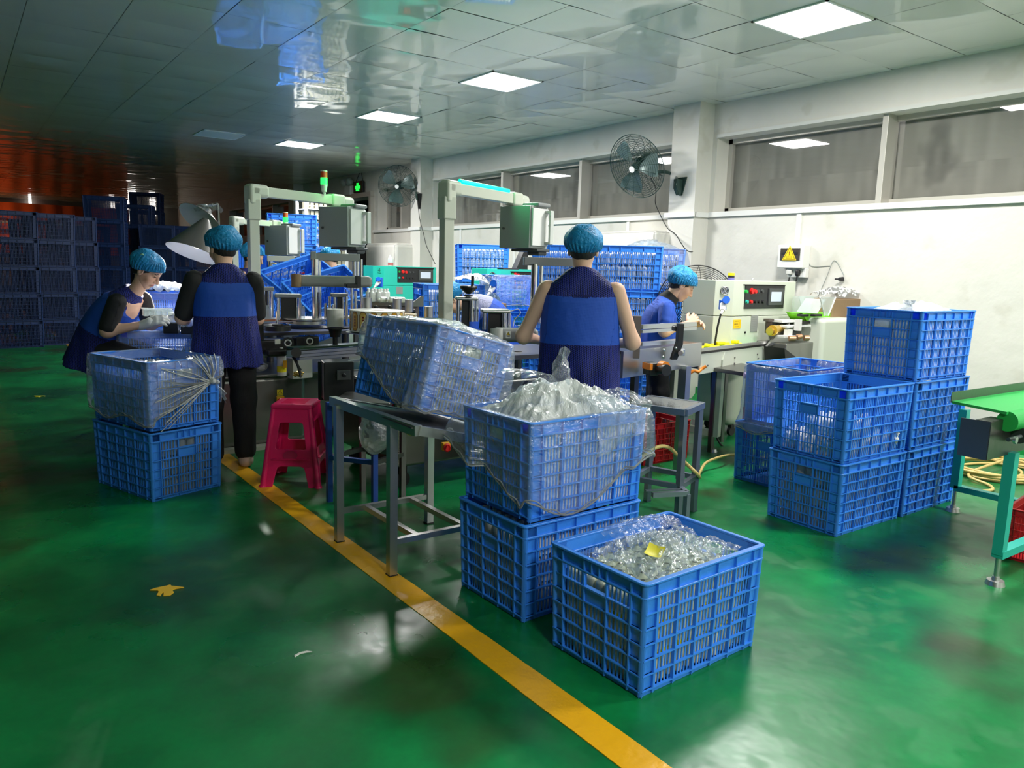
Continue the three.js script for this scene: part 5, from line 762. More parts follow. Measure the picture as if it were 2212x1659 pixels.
{ // yellow caps lying on the infeed belt
  const g = mg([rbx(0.085, 0.026, 0.05, 0.008, 0, 0.013, 0)]); const A = P(1510, 786, 5.62), B = P(1688, 757, 6.72); B.y = A.y; const dir = B.clone().sub(A).normalize(), nrm = V(dir.z, 0, -dir.x).normalize(); let src;
  for (let i = 0; i < 11; i++) for (let k = 0; k < 3; k++) { const p = A.clone().addScaledVector(dir, 0.06 + i * 0.085 + rnd(-0.01, 0.01)).addScaledVector(nrm, 0.05 + k * 0.08 + rnd(-0.01, 0.01)); p.y += 0.072 + (k === 1 && i % 3 === 0 ? 0.026 : 0); const m = new THREE.Mesh(g, M.yellow); m.name = numbered('plastic_sleeve'); m.position.copy(p); m.rotation.y = rnd(-0.5, 0.8); m.userData = { label: 'flat yellow sleeve lying on the packing machine infeed belt', category: 'sleeve', group: 'yellow sleeves on the infeed belt' }; scene.add(m); }
  const q = A.clone().addScaledVector(dir, 0.02).addScaledVector(nrm, 0.04); single('yellow_tray', 'yellow plastic sleeve at the very start of the infeed belt', 'tray', rbx(0.11, 0.06, 0.08, 0.012, q.x, q.y + 0.105, q.z, 0.3), M.yellow);
  const gc = A.clone().addScaledVector(dir, -0.10).addScaledVector(nrm, 0.1); single('cloth', 'green rag beside the yellow sleeve on the conveyor end', 'cloth', tr(sheetGeo(0.16, 0.12, 16, 12, (u, v) => [u * 0.08, 0.012 * fbm(u * 3, v * 3, 1), v * 0.06]), gc.x, gc.y + 0.09, gc.z, 0, 0.3), M.skirt);
  const pp = A.clone().addScaledVector(dir, -0.06).addScaledVector(nrm, 0.24); single('paper', 'crumpled white paper behind the green rag', 'paper', tr(new THREE.IcosahedronGeometry(0.045, 2), pp.x, pp.y + 0.12, pp.z).scale(1, 1, 1), M.white);
}
{ // cardboard box with film on the packing machine's end
  const b = pbox(1800, 646, 1880, 688, 6.75, 0, 0.3, 0.003); single('cardboard_box', 'brown cardboard box on the end of the cream packing machine', 'box', b, M.brown);
  single('plastic_film', 'loose clear film spilling over the brown cardboard box', 'plastic film', tr(sheetGeo(0.5, 0.3, 50, 30, (u, v) => [u * 0.24, 0.035 + 0.06 * (1 - u * u) * (1 - v * v) + 0.02 * ridge(u * 2.6, v * 2.6, 2), v * 0.14]), b.c.x, b.c.y + b.h / 2, b.c.z), M.filmwhite);
  const p0 = pbox(1712, 640, 1765, 682, 6.75, 0, 0.004); single('acrylic_sheet', 'clear acrylic guard standing beside the lime machine guard', 'guard', p0, M.clear);
}
{ // teal packers further back
  const z = -7.36, x0 = onZ(1080, 640, z).x, x1 = onZ(1196, 640, z).x, yT = onZ(1130, 582, z).y, yS = onZ(1130, 634, z).y;
  const t = thing('packing_machine', 'teal packing machine behind the bending woman', 'machine', [5.6, 0, -7.4]); packerBody(t, z, x0, x1, yT, yS, 0.72, M.teal, 0.16);
  packerFace(t, z, 1080, 1196, 582, 634, [1104, 588, 1168, 624], [1148, 592, 1164, 616], [[1108, 593, M.switchgreen], [1114, 594, M.switchred, 0.022], [1120, 595, M.switchred, 0.018], [1128, 595, M.darkgrey], [1134, 595, M.darkgrey]], [[1108, 611, M.tealframe], [1116, 612, M.switchred], [1124, 612, M.black], [1131, 612, M.black], [1138, 613, M.black]]);
  plugSocket(t, 1064, 620, 7.2); part(t, 'vent_fan', [tr(tor(0.03, 0.004), onZ(1066, 594, z).x, onZ(1066, 594, z).y, z - 0.02, 0, -0.7), rod(onZ(1066, 594, z - 0.03), onZ(1066, 594, z - 0.02), 0.028, 0.028, 20)], M.darksteel); part(t, 'top_strip', pbox(1087, 579, 1121, 582, 7.2, 0, 0.1), M.brownsteel);
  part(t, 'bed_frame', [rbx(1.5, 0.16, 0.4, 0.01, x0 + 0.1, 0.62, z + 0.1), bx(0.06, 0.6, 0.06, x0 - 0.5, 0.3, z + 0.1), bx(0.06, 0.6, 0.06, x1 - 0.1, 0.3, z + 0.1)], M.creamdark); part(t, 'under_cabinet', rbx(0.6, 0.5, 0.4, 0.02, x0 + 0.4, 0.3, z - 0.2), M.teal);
  single('cardboard_box', 'small brown box on the teal machine bed by the bending woman', 'box', pbox(1083, 655, 1094, 672, 7.1, 0, 0.08, 0.003), M.brown);
  single('guard', 'black slanted guard standing on the teal machine top', 'guard', tr(prism([[0, 0], [0.17, 0], [0.17, 0.21], [0.12, 0.23]], 0.1, 0.004), onZ(1110, 579, -7.5).x, yT, -7.5), M.black);
  const z2 = -10.4, a0 = onZ(829, 600, z2).x, a1 = a0 + 0.9, b = (u, v) => onZ(u, v, z2);
  const s = thing('packing_machine', 'teal packing machine with a number four, beyond the cluster of white bottles', 'machine', [5.7, 0, -10.5]); packerBody(s, z2, a0, a1, b(880, 576).y, b(880, 617).y, 0.72, M.teal, 0.16);
  packerFace(s, z2, 829, 930, 576, 617, [858, 579, 935, 610], [903, 583, 933, 606], [[863, 587, M.switchgreen], [871, 587, M.switchred, 0.022], [878, 588, M.switchred, 0.018], [886, 588, M.darkgrey], [893, 588, M.darkgrey]], [[863, 600, M.tealframe], [871, 600, M.switchred], [879, 600, M.black], [886, 601, M.black], [893, 601, M.black]]);
  plugSocket(s, 818, 608, 10.3); sheet(s, 'number_note', 0.06, 0.075, V(a0 - 0.06, b(825, 584).y, z2 - 0.03), -0.7, fourNote, 'handwritten number four'); sheet(s, 'maker_plate', 0.11, 0.11, onZ(863, 627, z2 + 0.006), 0, greyPlate); part(s, 'bed_frame', [rbx(1.4, 0.14, 0.4, 0.01, a0 + 0.1, 0.65, z2 + 0.1), bx(0.06, 0.6, 0.06, a0 - 0.4, 0.3, z2 + 0.1), bx(0.06, 0.6, 0.06, a1, 0.3, z2 + 0.1)], M.creamdark); part(s, 'spool', [rod(onZ(920, 638, z2 + 0.02), onZ(920, 638, z2 + 0.1), 0.07, 0.07, 24)], M.gold);
  const wb = onZ(847, 572, -10.55); const wt = thing('detergent_bottle', 'white bottle with a red label standing on the number four teal machine', 'bottle', [wb.x, b(880, 576).y + 0.004, -10.6]); const y0 = b(880, 576).y + 0.004; part(wt, 'bottle_body', lathe([[0, 0], [0.042, 0], [0.042, 0.1], [0.03, 0.13], [0.018, 0.14], [0.018, 0.165], [0, 0.165]], wb.x, y0, -10.6, 20), M.white); part(wt, 'paper_label', cy(0.0428, 0.04, wb.x, y0 + 0.03, -10.6, 0.0428, 20), M.redlabel ??= mat('red_label', [0.6, 0.12, 0.12], 0.5));
}
{ // third labelling machine, far left behind the posts
  const t = thing('labelling_machine', 'smaller labelling machine furthest down the line, its tower light glowing green', 'machine', [2.75, 0, -8.0]);
  const a = armPost(t, 505, 476, 640, 7.6, 600, 486, 8.2, 611, 520, 8.15, 0.06); towerLight(t, P(617, 492, 8.15).setY(P(617, 495, 8.15).y), 1.0);
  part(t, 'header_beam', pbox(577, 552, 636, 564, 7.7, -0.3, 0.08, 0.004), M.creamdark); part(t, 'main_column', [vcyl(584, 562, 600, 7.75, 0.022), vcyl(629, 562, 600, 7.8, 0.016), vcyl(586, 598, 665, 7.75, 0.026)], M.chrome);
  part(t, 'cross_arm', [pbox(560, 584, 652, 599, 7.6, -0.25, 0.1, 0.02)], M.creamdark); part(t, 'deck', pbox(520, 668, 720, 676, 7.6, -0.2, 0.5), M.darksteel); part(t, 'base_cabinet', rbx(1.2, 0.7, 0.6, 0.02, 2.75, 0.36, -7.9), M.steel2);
  part(t, 'press_head', [pbox(556, 612, 590, 620, 7.5, -0.3, 0.1, 0.005), vcyl(562, 620, 668, 7.5, 0.012), vcyl(583, 620, 668, 7.5, 0.014)], M.greypaint); part(t, 'guide_cage', [vcyl(600, 572, 584, 7.7, 0.006), vcyl(615, 572, 584, 7.7, 0.006), bar(P(598, 573, 7.7), P(620, 573, 7.7), 0.02, 0.01), bar(P(598, 580, 7.7), P(620, 580, 7.7), 0.02, 0.008)], M.white);
  const c = P(591, 577, 7.55); single('tape_roll', 'beige roll of tape hanging beside the furthest labelling machine', 'tape', tr(tor(0.038, 0.010, 0, 0, 0, 0, 0, 30, 8), c.x, c.y, c.z, 0.2, -0.6), mat('masking_tape', [0.62, 0.52, 0.3], 0.6));
  single('cap', 'red round cap lying on the furthest labelling machine arm', 'cap', pbox(649, 587, 659, 592, 7.4, 0, 0.04, 0.01), M.switchred); single('funnel', 'dark funnel standing behind the furthest labelling machine arm', 'funnel', lathe([[0.012, 0], [0.03, 0.03], [0.075, 0.05], [0.075, 0.062], [0, 0.062]], ...P(655, 586, 8.4).toArray(), 24), M.blackmetal);
}
// ---------------------------------------------------------------- fans, wall fittings, background
function fan(name, label, c, axis, { R = 0.35, paint = M.fangreen, rings = 13, hubc = M.white, wire = 0.0016 }) { // axis: the way it blows
  const t = local(thing(name, label, 'fan', c)); const q = new THREE.Quaternion().setFromUnitVectors(V(0, 0, 1), axis.clone().normalize()), put = g => g.applyQuaternion(q);
  const cage = (zf, sgn) => { const g = []; for (let i = 1; i <= rings; i++) { const r = R * (0.14 + 0.86 * i / rings), z = zf * (1 - Math.pow(r / R, 2.2)); g.push(tor(r, wire, 0, 0, z, 0, 0, 44, 4)); } for (let k = 0; k < 16; k++) { const a = k * Math.PI / 8; const pts = []; for (let i = 0; i <= 6; i++) { const r = R * (0.12 + 0.88 * i / 6), aa = a + sgn * 0.25 * (1 - i / 6); pts.push(V(Math.cos(aa) * r, Math.sin(aa) * r, zf * (1 - Math.pow(r / R, 2.2)))); } g.push(tube(pts, wire * 1.25, 10, 4)); } return g; };
  part(t, 'front_guard', [...cage(0.085, 1), tor(R, 0.005, 0, 0, 0, 0, 0, 60, 6)].map(put), paint); part(t, 'rear_guard', cage(-0.10, -1).map(put), paint);
  part(t, 'centre_badge', put(cy(0.034, 0.008, 0, 0, 0.09, 0.034, 24, Math.PI / 2)), hubc);
  for (let k = 0; k < 3; k++) { const g = sheetGeo(0.2, 0.14, 10, 8, (u, v) => { const r = 0.05 + (u + 1) / 2 * (R * 0.84 - 0.05), w = (0.045 + 0.055 * Math.sin((u + 1) * 1.2)) * v; return [r * Math.cos(w / 0.16 * 0.55), r * Math.sin(w / 0.16 * 0.55) + w * 0.4, 0.02 - 0.035 * v - 0.01]; }); g.rotateZ(k * 2.094 + 0.4); const m = part(t, 'blade', put(g), M.blade ??= mat('grey_green_blade', [0.10, 0.15, 0.14], 0.35, 0.2, { side: THREE.DoubleSide })); }
  part(t, 'hub', put(cy(0.05, 0.08, 0, 0, 0.0, 0.045, 24, Math.PI / 2)), paint); const mo = part(t, 'motor', [put(cy(0.075, 0.13, 0, 0, -0.15, 0.07, 28, Math.PI / 2)), put(cy(0.06, 0.05, 0, 0, -0.235, 0.045, 28, Math.PI / 2))], paint); const lb = put(bx(0.03, 0.002, 0.04, 0, 0.076, -0.15)); part(mo, 'rating_plate', lb, M.white);
  return t;
}
{ // green wall fan on the nearer column
  const c = P(1375, 360, 8.25), right = V(1, 0, 0).applyQuaternion(CAMQ), up = V(0, 1, 0).applyQuaternion(CAMQ), back = V(0, 0, 1).applyQuaternion(CAMQ), ax = right.clone().multiplyScalar(-0.66).addScaledVector(up, -0.50).addScaledVector(back, 0.56).normalize();
  const t = fan('wall_fan', 'dark green wall fan tilted downwards on the nearer column beside the big window', c, ax, { R: 0.35, rings: 14, wire: 0.0022 });
  const w = onX(1472, 402, 6.50), m0 = c.clone().addScaledVector(ax, -0.2), L = p => p.clone().sub(c);
  part(t, 'arm', tube([L(P(1402, 366, 8.3)), L(P(1415, 371, 8.35)), L(P(1440, 372, 8.4)), L(P(1458, 380, 8.45)), L(w.clone().add(V(-0.09, 0.03, 0))), L(w.clone().add(V(-0.07, -0.08, 0)))], 0.019, 40, 12), M.fangreen);
  part(t, 'tilt_joint', [rod(L(m0), L(P(1405, 368, 8.3)), 0.028, 0.028), rod(L(P(1405, 360, 8.28)), L(P(1404, 378, 8.28)), 0.018, 0.018)], M.darksteel);
  part(t, 'wall_bracket', [tr(tr(prism([[-0.075, 0.09], [0.075, 0.09], [0.02, -0.10], [-0.02, -0.10]], 0.012, 0.002), 0, 0, 0, 0, Math.PI / 2), ...L(w.clone().add(V(-0.004, 0, 0))).toArray()), tr(prism([[0, 0.075], [0.09, 0.075], [0.075, -0.085], [0.05, -0.09], [0, -0.02]], 0.05, 0.002), ...L(w.clone().add(V(-0.1, -0.01, 0))).toArray())], M.fangreen);
  single('power_cord', 'black power cord dangling from the green wall fan to a wall socket', 'cord', tube([P(1406, 385, 8.2), P(1416, 405, 8.25), onX(1416, 440, 6.46), onX(1425, 462, 6.44), onX(1440, 490, 6.46), onX(1462, 510, 6.2), onX(1478, 535, 6.25), onX(1492, 544, 6.45), onX(1503, 536, 6.66), onX(1511, 520, 6.70)], 0.0055, 90, 6), M.cord);
  const s = onX(1508, 515, 6.745); const so = single('wall_socket', 'white socket strip with a black plug beneath the nearer column', 'socket', [rbx(0.03, 0.09, 0.09, 0.005, s.x - 0.012, s.y + 0.0, s.z), rbx(0.025, 0.13, 0.05, 0.004, s.x - 0.012, s.y + 0.01, s.z - 0.07), bx(0.015, 0.26, 0.02, s.x - 0.006, s.y + 0.19, s.z - 0.05)], M.white);
  single('plug', 'black plug in the socket beneath the nearer column', 'plug', [rbx(0.05, 0.05, 0.035, 0.014, s.x - 0.045, s.y - 0.005, s.z + 0.005)], M.black);
}
{ // second wall fan, seen nearly from the front
  const c = P(860, 402, 13.0), toCam = camera.position.clone().sub(c).normalize(), right = V(1, 0, 0).applyQuaternion(CAMQ);
  const t = fan('wall_fan', 'grey wall fan facing the camera on the further column', c, toCam.clone().addScaledVector(right, -0.25).add(V(0, -0.1, 0)), { R: 0.345, rings: 15, wire: 0.0018 }), L = p => p.clone().sub(c), w = onX(907, 433, 6.50);
  part(t, 'arm', tube([L(P(868, 402, 13.2)), L(P(888, 407, 13.3)), L(P(898, 414, 13.35)), L(w.clone().add(V(-0.08, 0.1, 0.02))), L(w.clone().add(V(-0.05, 0, 0)))], 0.018, 30, 10), M.fangreen); part(t, 'wall_bracket', tr(tr(prism([[-0.06, 0.11], [0.06, 0.11], [0.01, -0.14], [-0.01, -0.14]], 0.04, 0.002), 0, 0, 0, 0, Math.PI / 2), ...L(w.clone().add(V(-0.012, 0, 0))).toArray()), M.black);
  single('power_cord', 'thin black cord running down the further column from the grey fan', 'cord', tube([onX(903, 444, 6.46), onX(907, 475, 6.47), onX(915, 505, 6.46), onX(921, 530, 6.4), onX(931, 552, 6.4), onX(940, 570, 6.5)], 0.006, 50, 6), M.cord);
}
{ // pedestal fan behind the woman in the polo shirt
  const c = P(1504, 658, 6.75), toCam = camera.position.clone().sub(c).normalize(), t = fan('pedestal_fan', 'large black pedestal fan behind the woman in the polo shirt', c, toCam.clone().add(V(-0.2, -0.05, 0.1)), { R: 0.345, paint: M.rubber, rings: 20, wire: 0.0017, hubc: M.offwhite });
  part(t, 'pole', [cy(0.022, c.y - 0.06, 0, -c.y / 2 - 0.03, -0.12), cy(0.05, 0.3, 0, -0.35, -0.12, 0.04)], M.black); part(t, 'foot', [cy(0.22, 0.04, 0, -c.y + 0.02, -0.12, 0.2, 36)], M.black);
}
{ // fuse box with a warning sign, sockets under it, wires
  const a = onX(1686, 531, 6.63), b = onX(1728, 577, 6.63), zc = (a.z + b.z) / 2, y0 = b.y, y1 = a.y, w = b.z - a.z + 0.05, t = thing('fuse_box', 'white fuse box with a yellow warning triangle high on the wall', 'fuse box', [6.7, y0, zc]);
  part(t, 'housing', rbx(0.12, y1 - y0 + 0.02, w, 0.008, 6.69, (y0 + y1) / 2, zc), M.white); const d = part(t, 'smoked_door', rbx(0.012, (y1 - y0) * 0.56, w * 0.76, 0.004, 6.626, (y0 + y1) / 2 + 0.02, zc), M.smoke ??= mat('smoked_plastic', [0.06, 0.052, 0.045], 0.12)); part(d, 'breaker_row', bx(0.004, 0.02, w * 0.6, 6.619, (y0 + y1) / 2 + 0.03, zc), M.black);
  const tri = new THREE.Shape([[-0.075, -0.06], [0.075, -0.06], [0, 0.075]].map(p => new THREE.Vector2(...p))), g = new THREE.ExtrudeGeometry(tri, { depth: 0.002, bevelEnabled: true, bevelSize: 0.004, bevelThickness: 0.001, bevelSegments: 2 }).rotateY(-Math.PI / 2); const uv = g.attributes.uv, p = g.attributes.position; for (let i = 0; i < p.count; i++) uv.setXY(i, p.getZ(i) / 0.158 + 0.5, (p.getY(i) + 0.064) / 0.143);
  const sg = new THREE.Mesh(g, printed('triangle_sign_print', 256, 256, (x, w, h) => { x.fillStyle = '#f0cf08'; x.fillRect(0, 0, w, h); x.strokeStyle = '#16120a'; x.lineWidth = 7; x.beginPath(); x.moveTo(128, 34); x.lineTo(232, 238); x.lineTo(24, 238); x.closePath(); x.stroke(); x.fillStyle = '#7a1408'; x.beginPath(); x.moveTo(134, 84); x.lineTo(112, 134); x.lineTo(127, 134); x.lineTo(118, 176); x.lineTo(124, 176); x.lineTo(145, 122); x.lineTo(130, 122); x.closePath(); x.fill(); x.fillStyle = '#5a3c08'; for (let i = 0; i < 4; i++) { x.fillRect(80 + i * 25, 190, 18, 4); x.fillRect(86 + i * 25, 184, 4, 24); x.fillRect(80 + i * 25, 203, 18, 4); } x.fillRect(76, 216, 104, 5); })); sg.name = 'warning_sign'; sg.position.set(6.617 - t.position.x, (y0 + y1) / 2 + 0.025 - t.position.y, 0); t.add(sg);
  const sy = y0 - 0.055; const s = thing('wall_socket', 'white double socket with plugs under the fuse box', 'socket', [6.7, sy, zc + 0.04]); part(s, 'socket_plate', [rbx(0.06, 0.09, 0.2, 0.006, 6.71, sy, zc + 0.05), rbx(0.10, 0.02, 0.17, 0.004, 6.69, sy + 0.05, zc + 0.05)], M.white); part(s, 'white_plug', rbx(0.04, 0.05, 0.06, 0.012, 6.67, sy + 0.005, zc - 0.02), M.offwhite); part(s, 'black_plug', [rbx(0.05, 0.06, 0.045, 0.016, 6.665, sy + 0.0, zc + 0.075), rod(V(6.66, sy - 0.03, zc + 0.075), V(6.66, sy - 0.08, zc + 0.07), 0.008)], M.black); part(s, 'cord', tube([V(6.69, sy - 0.04, zc - 0.03), V(6.69, sy - 0.1, zc - 0.035), V(6.71, sy - 0.5, zc - 0.05)], 0.006, 20, 6), M.cord);
  const wy = (u, v) => onX(u, v, 6.742); single('wire', 'thin grey wire stepping from the fuse box along the wall', 'wire', tube([wy(1735, 562), wy(1743, 562), wy(1752, 574), wy(1793, 574)], 0.003, 40, 5), M.boxgrey); single('wire', 'thin wire triangle running down the wall from a nail to the black suction hook', 'wire', tube([wy(1766, 643), wy(1784, 602), wy(1801, 563), wy(1806, 564), wy(1816, 580), wy(1823, 596), wy(1822, 603)], 0.003, 60, 5), M.boxgrey);
  const k = wy(1820, 603); single('wall_hook', 'small round black hook on the wall where the thin wire ends', 'hook', [rod(k, k.clone().add(V(-0.04, 0, -0.01)), 0.022, 0.016, 16), rod(k.clone().add(V(-0.03, 0, -0.02)), k.clone().add(V(-0.05, 0, -0.05)), 0.008)], M.black);
}
{ // pipe and small bottle at the wall foot
  const a = onX(1990, 905, 6.72), b = onX(2200, 932, 6.72); single('pipe', 'blue pipe running along the foot of the wall', 'pipe', rod(V(6.715, 0.215, -4.2), V(6.715, 0.205, -1.2), 0.016, 0.016, 14), M.socketblue);
  const p = onY(2080, 972, 0.0); single('white_canister', 'white canister at the wall foot behind the three-high crate column', 'canister', lathe([[0, 0], [0.07, 0], [0.07, 0.2], [0.05, 0.24], [0.03, 0.25], [0.03, 0.28], [0, 0.28]], 6.5, 0, -2.86, 24), M.offwhite);
}
{ // exit sign and emergency lamp over the doorway
  const e = onX(777, 404, 6.70); const t = thing('exit_sign', 'green glowing exit sign hanging by a cord over the doorway', 'sign', [6.66, e.y, e.z]); part(t, 'sign_box', rbx(0.05, 0.22, 0.42, 0.01, 6.68, e.y, e.z), M.black); part(t, 'glowing_figure', [bx(0.008, 0.15, 0.09, 6.652, e.y, e.z), bx(0.008, 0.06, 0.24, 6.652, e.y - 0.01, e.z), bx(0.008, 0.05, 0.15, 6.652, e.y - 0.055, e.z)], M.sign_glow); part(t, 'cord', [rod(V(6.69, e.y + 0.1, e.z - 0.17), V(6.73, e.y + 0.34, e.z), 0.006), rod(V(6.69, e.y + 0.1, e.z + 0.17), V(6.73, e.y + 0.34, e.z), 0.006)], M.black);
  const l = onX(755, 405, 6.70); const s = thing('emergency_lamp', 'white twin-head emergency lamp beside the green exit sign', 'lamp', [6.66, l.y, l.z]); part(s, 'lamp_body', rbx(0.1, 0.2, 0.3, 0.015, 6.69, l.y - 0.06, l.z), M.offwhite); for (const k of [-1, 1]) part(s, 'lamp_head', tr(new THREE.SphereGeometry(0.085, 20, 14), 6.64, l.y + 0.1, l.z + k * 0.13), M.boxgrey);
}
{ // rack of trays with beige boxes by the doorway
  const z = -12.2, a = onZ(661, 436, z), b = onZ(748, 436, z), y0 = 0.06, y1 = onZ(700, 432, z).y, t = thing('display_rack', 'tall wire rack filled with rows of beige boxes behind the far machines', 'rack', [(a.x + b.x) / 2, 0, z]), w = b.x - a.x, n = 15;
  for (const x of [a.x, b.x]) for (const k of [0, -0.4]) part(t, 'upright', bx(0.045, y1, 0.045, x, y1 / 2, z + k), M.offwhite);
  for (let i = 0; i <= n; i++) part(t, 'shelf', [bx(w, 0.014, 0.40, (a.x + b.x) / 2, y0 + (y1 - y0) * i / n, z - 0.2), rod(V(a.x, y0 + (y1 - y0) * i / n + 0.05, z + 0.01), V(b.x, y0 + (y1 - y0) * i / n + 0.05, z + 0.01), 0.006)], M.white);
  const boxes = []; for (let i = 3; i < n; i++) for (let k = 0; k < 9; k++) boxes.push(bx(w / 9 * 0.68, (y1 - y0) / n * 0.74, 0.16, a.x + w * (k + 0.5) / 9, y0 + (y1 - y0) * (i + 0.45) / n, z - 0.11)); part(t, 'packed_boxes', boxes, M.beige ??= mat('beige_card', [0.50, 0.47, 0.34], 0.6)).userData.kind = 'stuff';
  single('cupboard', 'low grey cupboard wall behind the far masked woman', 'cupboard', [rbx(1.5, 1.15, 0.5, 0.01, b.x + 0.35, 0.58, z + 0.6), bx(1.46, 0.01, 0.01, b.x + 0.35, 0.72, z + 0.855), bx(1.46, 0.01, 0.01, b.x + 0.35, 0.95, z + 0.855), bx(0.01, 0.4, 0.01, b.x + 0.2, 0.7, z + 0.855)], M.boxgrey);
}
{ // double conical lamp over the sorting place
  const t = thing('work_lamp', 'pair of grey conical lamp shades, white inside, over the sorting women', 'lamp', P(436, 470, 6.7)), cone = (ap, rim, R, up) => { const d = rim.clone().sub(ap).normalize(), q = new THREE.Quaternion().setFromUnitVectors(V(0, -1, 0), d), L = rim.distanceTo(ap); const out = new THREE.LatheGeometry([[0.03, 0.0], [0.05, -0.03], [R, -L], [R + 0.006, -L - 0.004]].map(p => new THREE.Vector2(...p)), 40), inn = new THREE.LatheGeometry([[0.026, -0.012], [0.045, -0.04], [R - 0.003, -L - 0.003], [R + 0.004, -L - 0.006]].map(p => new THREE.Vector2(...p)), 40); for (const g of [out, inn]) { g.applyQuaternion(q); g.translate(ap.x, ap.y, ap.z); } return { out, inn, d }; };
  const sg = M.shadeout ??= mat('grey_shade', [0.10, 0.095, 0.085], 0.4, 0.2, { side: THREE.DoubleSide }), si = M.shadein ??= mat('white_shade', [0.8, 0.8, 0.8], 0.5, 0, { side: THREE.DoubleSide });
  const a1 = P(445, 474, 6.65), r1 = P(420, 547, 6.59), c1 = cone(a1, r1, 0.235), s1 = part(t, 'lamp_shade', c1.out, sg); part(s1, 'shade_lining', c1.inn, si);
  const a2 = P(450, 452, 6.95), r2 = P(433, 474, 6.89), c2 = cone(a2, r2, 0.20), s2 = part(t, 'lamp_shade', c2.out, sg); part(s2, 'shade_lining', c2.inn, si);
  const bp = a1.clone().lerp(r1, 0.72); part(t, 'bulb', tr(new THREE.SphereGeometry(0.045, 20, 14), bp.x, bp.y, bp.z), M.bulb ??= glow('lit_bulb', [1, 0.97, 0.92], 1.2));
  part(t, 'stand_pole', [rod(a2.clone().add(V(0.06, 0.04, -0.1)), P(470, 440, 7.1), 0.012), rod(P(470, 440, 7.1), V(P(470, 440, 7.1).x + 0.02, 0.02, P(470, 440, 7.1).z), 0.014), cy(0.18, 0.03, P(470, 440, 7.1).x + 0.02, 0.015, P(470, 440, 7.1).z, 0.17, 30)], M.darksteel);
  part(t, 'wrapped_film', tr(sheetGeo(0.3, 0.2, 24, 16, (u, v) => [u * 0.11, 0.05 * (1 - u * u) + 0.03 * fbm(u * 3, v * 3, 3), v * 0.09 - 0.02 * u]), ...P(450, 455, 6.9).toArray(), 0, 0.5), M.filmthick);
  const l = new THREE.SpotLight(new THREE.Color(1, 0.97, 0.92), 26, 5, 0.62, 0.5, 2); l.position.copy(bp.clone().addScaledVector(c1.d, 0.10).sub(t.position)); const tg3 = new THREE.Object3D(); tg3.name = 'aim'; tg3.position.copy(P(352, 668, 5.75).sub(t.position)); t.add(tg3); l.target = tg3; l.castShadow = true; t.add(l);
}
{ // sorting place: bench with bag-lined crates before the two women
  const q = P(352, 700, 6.35), t = thing('work_bench', 'steel bench carrying the bag-lined crates between the two sorting women', 'bench', [q.x, 0, q.z]), y = 0.70; part(t, 'bench_top', rbx(0.95, 0.03, 0.65, 0.006, q.x, y, q.z, 0.2), M.steel2); for (const [x, z] of [[-0.42, -0.27], [0.42, -0.27], [-0.42, 0.27], [0.42, 0.27]]) part(t, 'leg', bx(0.04, y, 0.04, q.x + x, y / 2, q.z + z - x * 0.2), M.darksteel);
  const c1 = crate('blue crate lined with milky film on the bench between the sorting women', q.x, y + 0.016, q.z, -0.35); liner(c1, 'film_bag', 'milky film liner over the bench crate between the sorting women', { drop: (x, z) => 0.30 + 0.03 * Math.sin(x * 5), inside: 0.06, material: M.filmthick, n: 100, rows: 18 });
  heap(c1, 'film_heap', 'white film bunched on the bench crate between the sorting women', 'plastic film', [['crumpled_film', sheetGeo(0.6, 0.42, 50, 36, (u, v) => [u * 0.29, CH + 0.015 + 0.05 * Math.sqrt((1 - u * u) * (1 - v * v)) + 0.03 * ridge(u * 4, v * 4, 3) * (1 - u * u), v * 0.2]), M.filmwhite]]);
  const p = P(372, 742, 5.75), b = thing('low_stand', 'low black stand under the crate at the gloved hands', 'stand', [p.x, 0, p.z]); part(b, 'stand_top', rbx(0.6, 0.03, 0.45, 0.006, p.x, 0.455, p.z, -0.6), M.black); for (const [x, z] of [[-0.2, -0.15], [0.2, -0.15], [-0.2, 0.15], [0.2, 0.15]]) part(b, 'leg', bx(0.035, 0.45, 0.035, p.x + x, 0.225, p.z + z), M.black);
  const c2 = crate('blue crate of clear trays at the gloved hands of the leaning woman', p.x, 0.472, p.z, -0.35); liner(c2, 'film_bag', 'clear film over the crate at the gloved hands', { drop: () => 0.2, inside: 0.1, material: M.filmthick, n: 90, rows: 14 });
  const mb = pbox(390, 698, 440, 722, 5.35, -0.4, 0.14, 0.006); single('scale_box', 'black box on the edge of the crate in front of the standing woman', 'box', [mb, pbox(352, 698, 384, 721, 5.45, -0.4, 0.1, 0.006)], M.black);
}
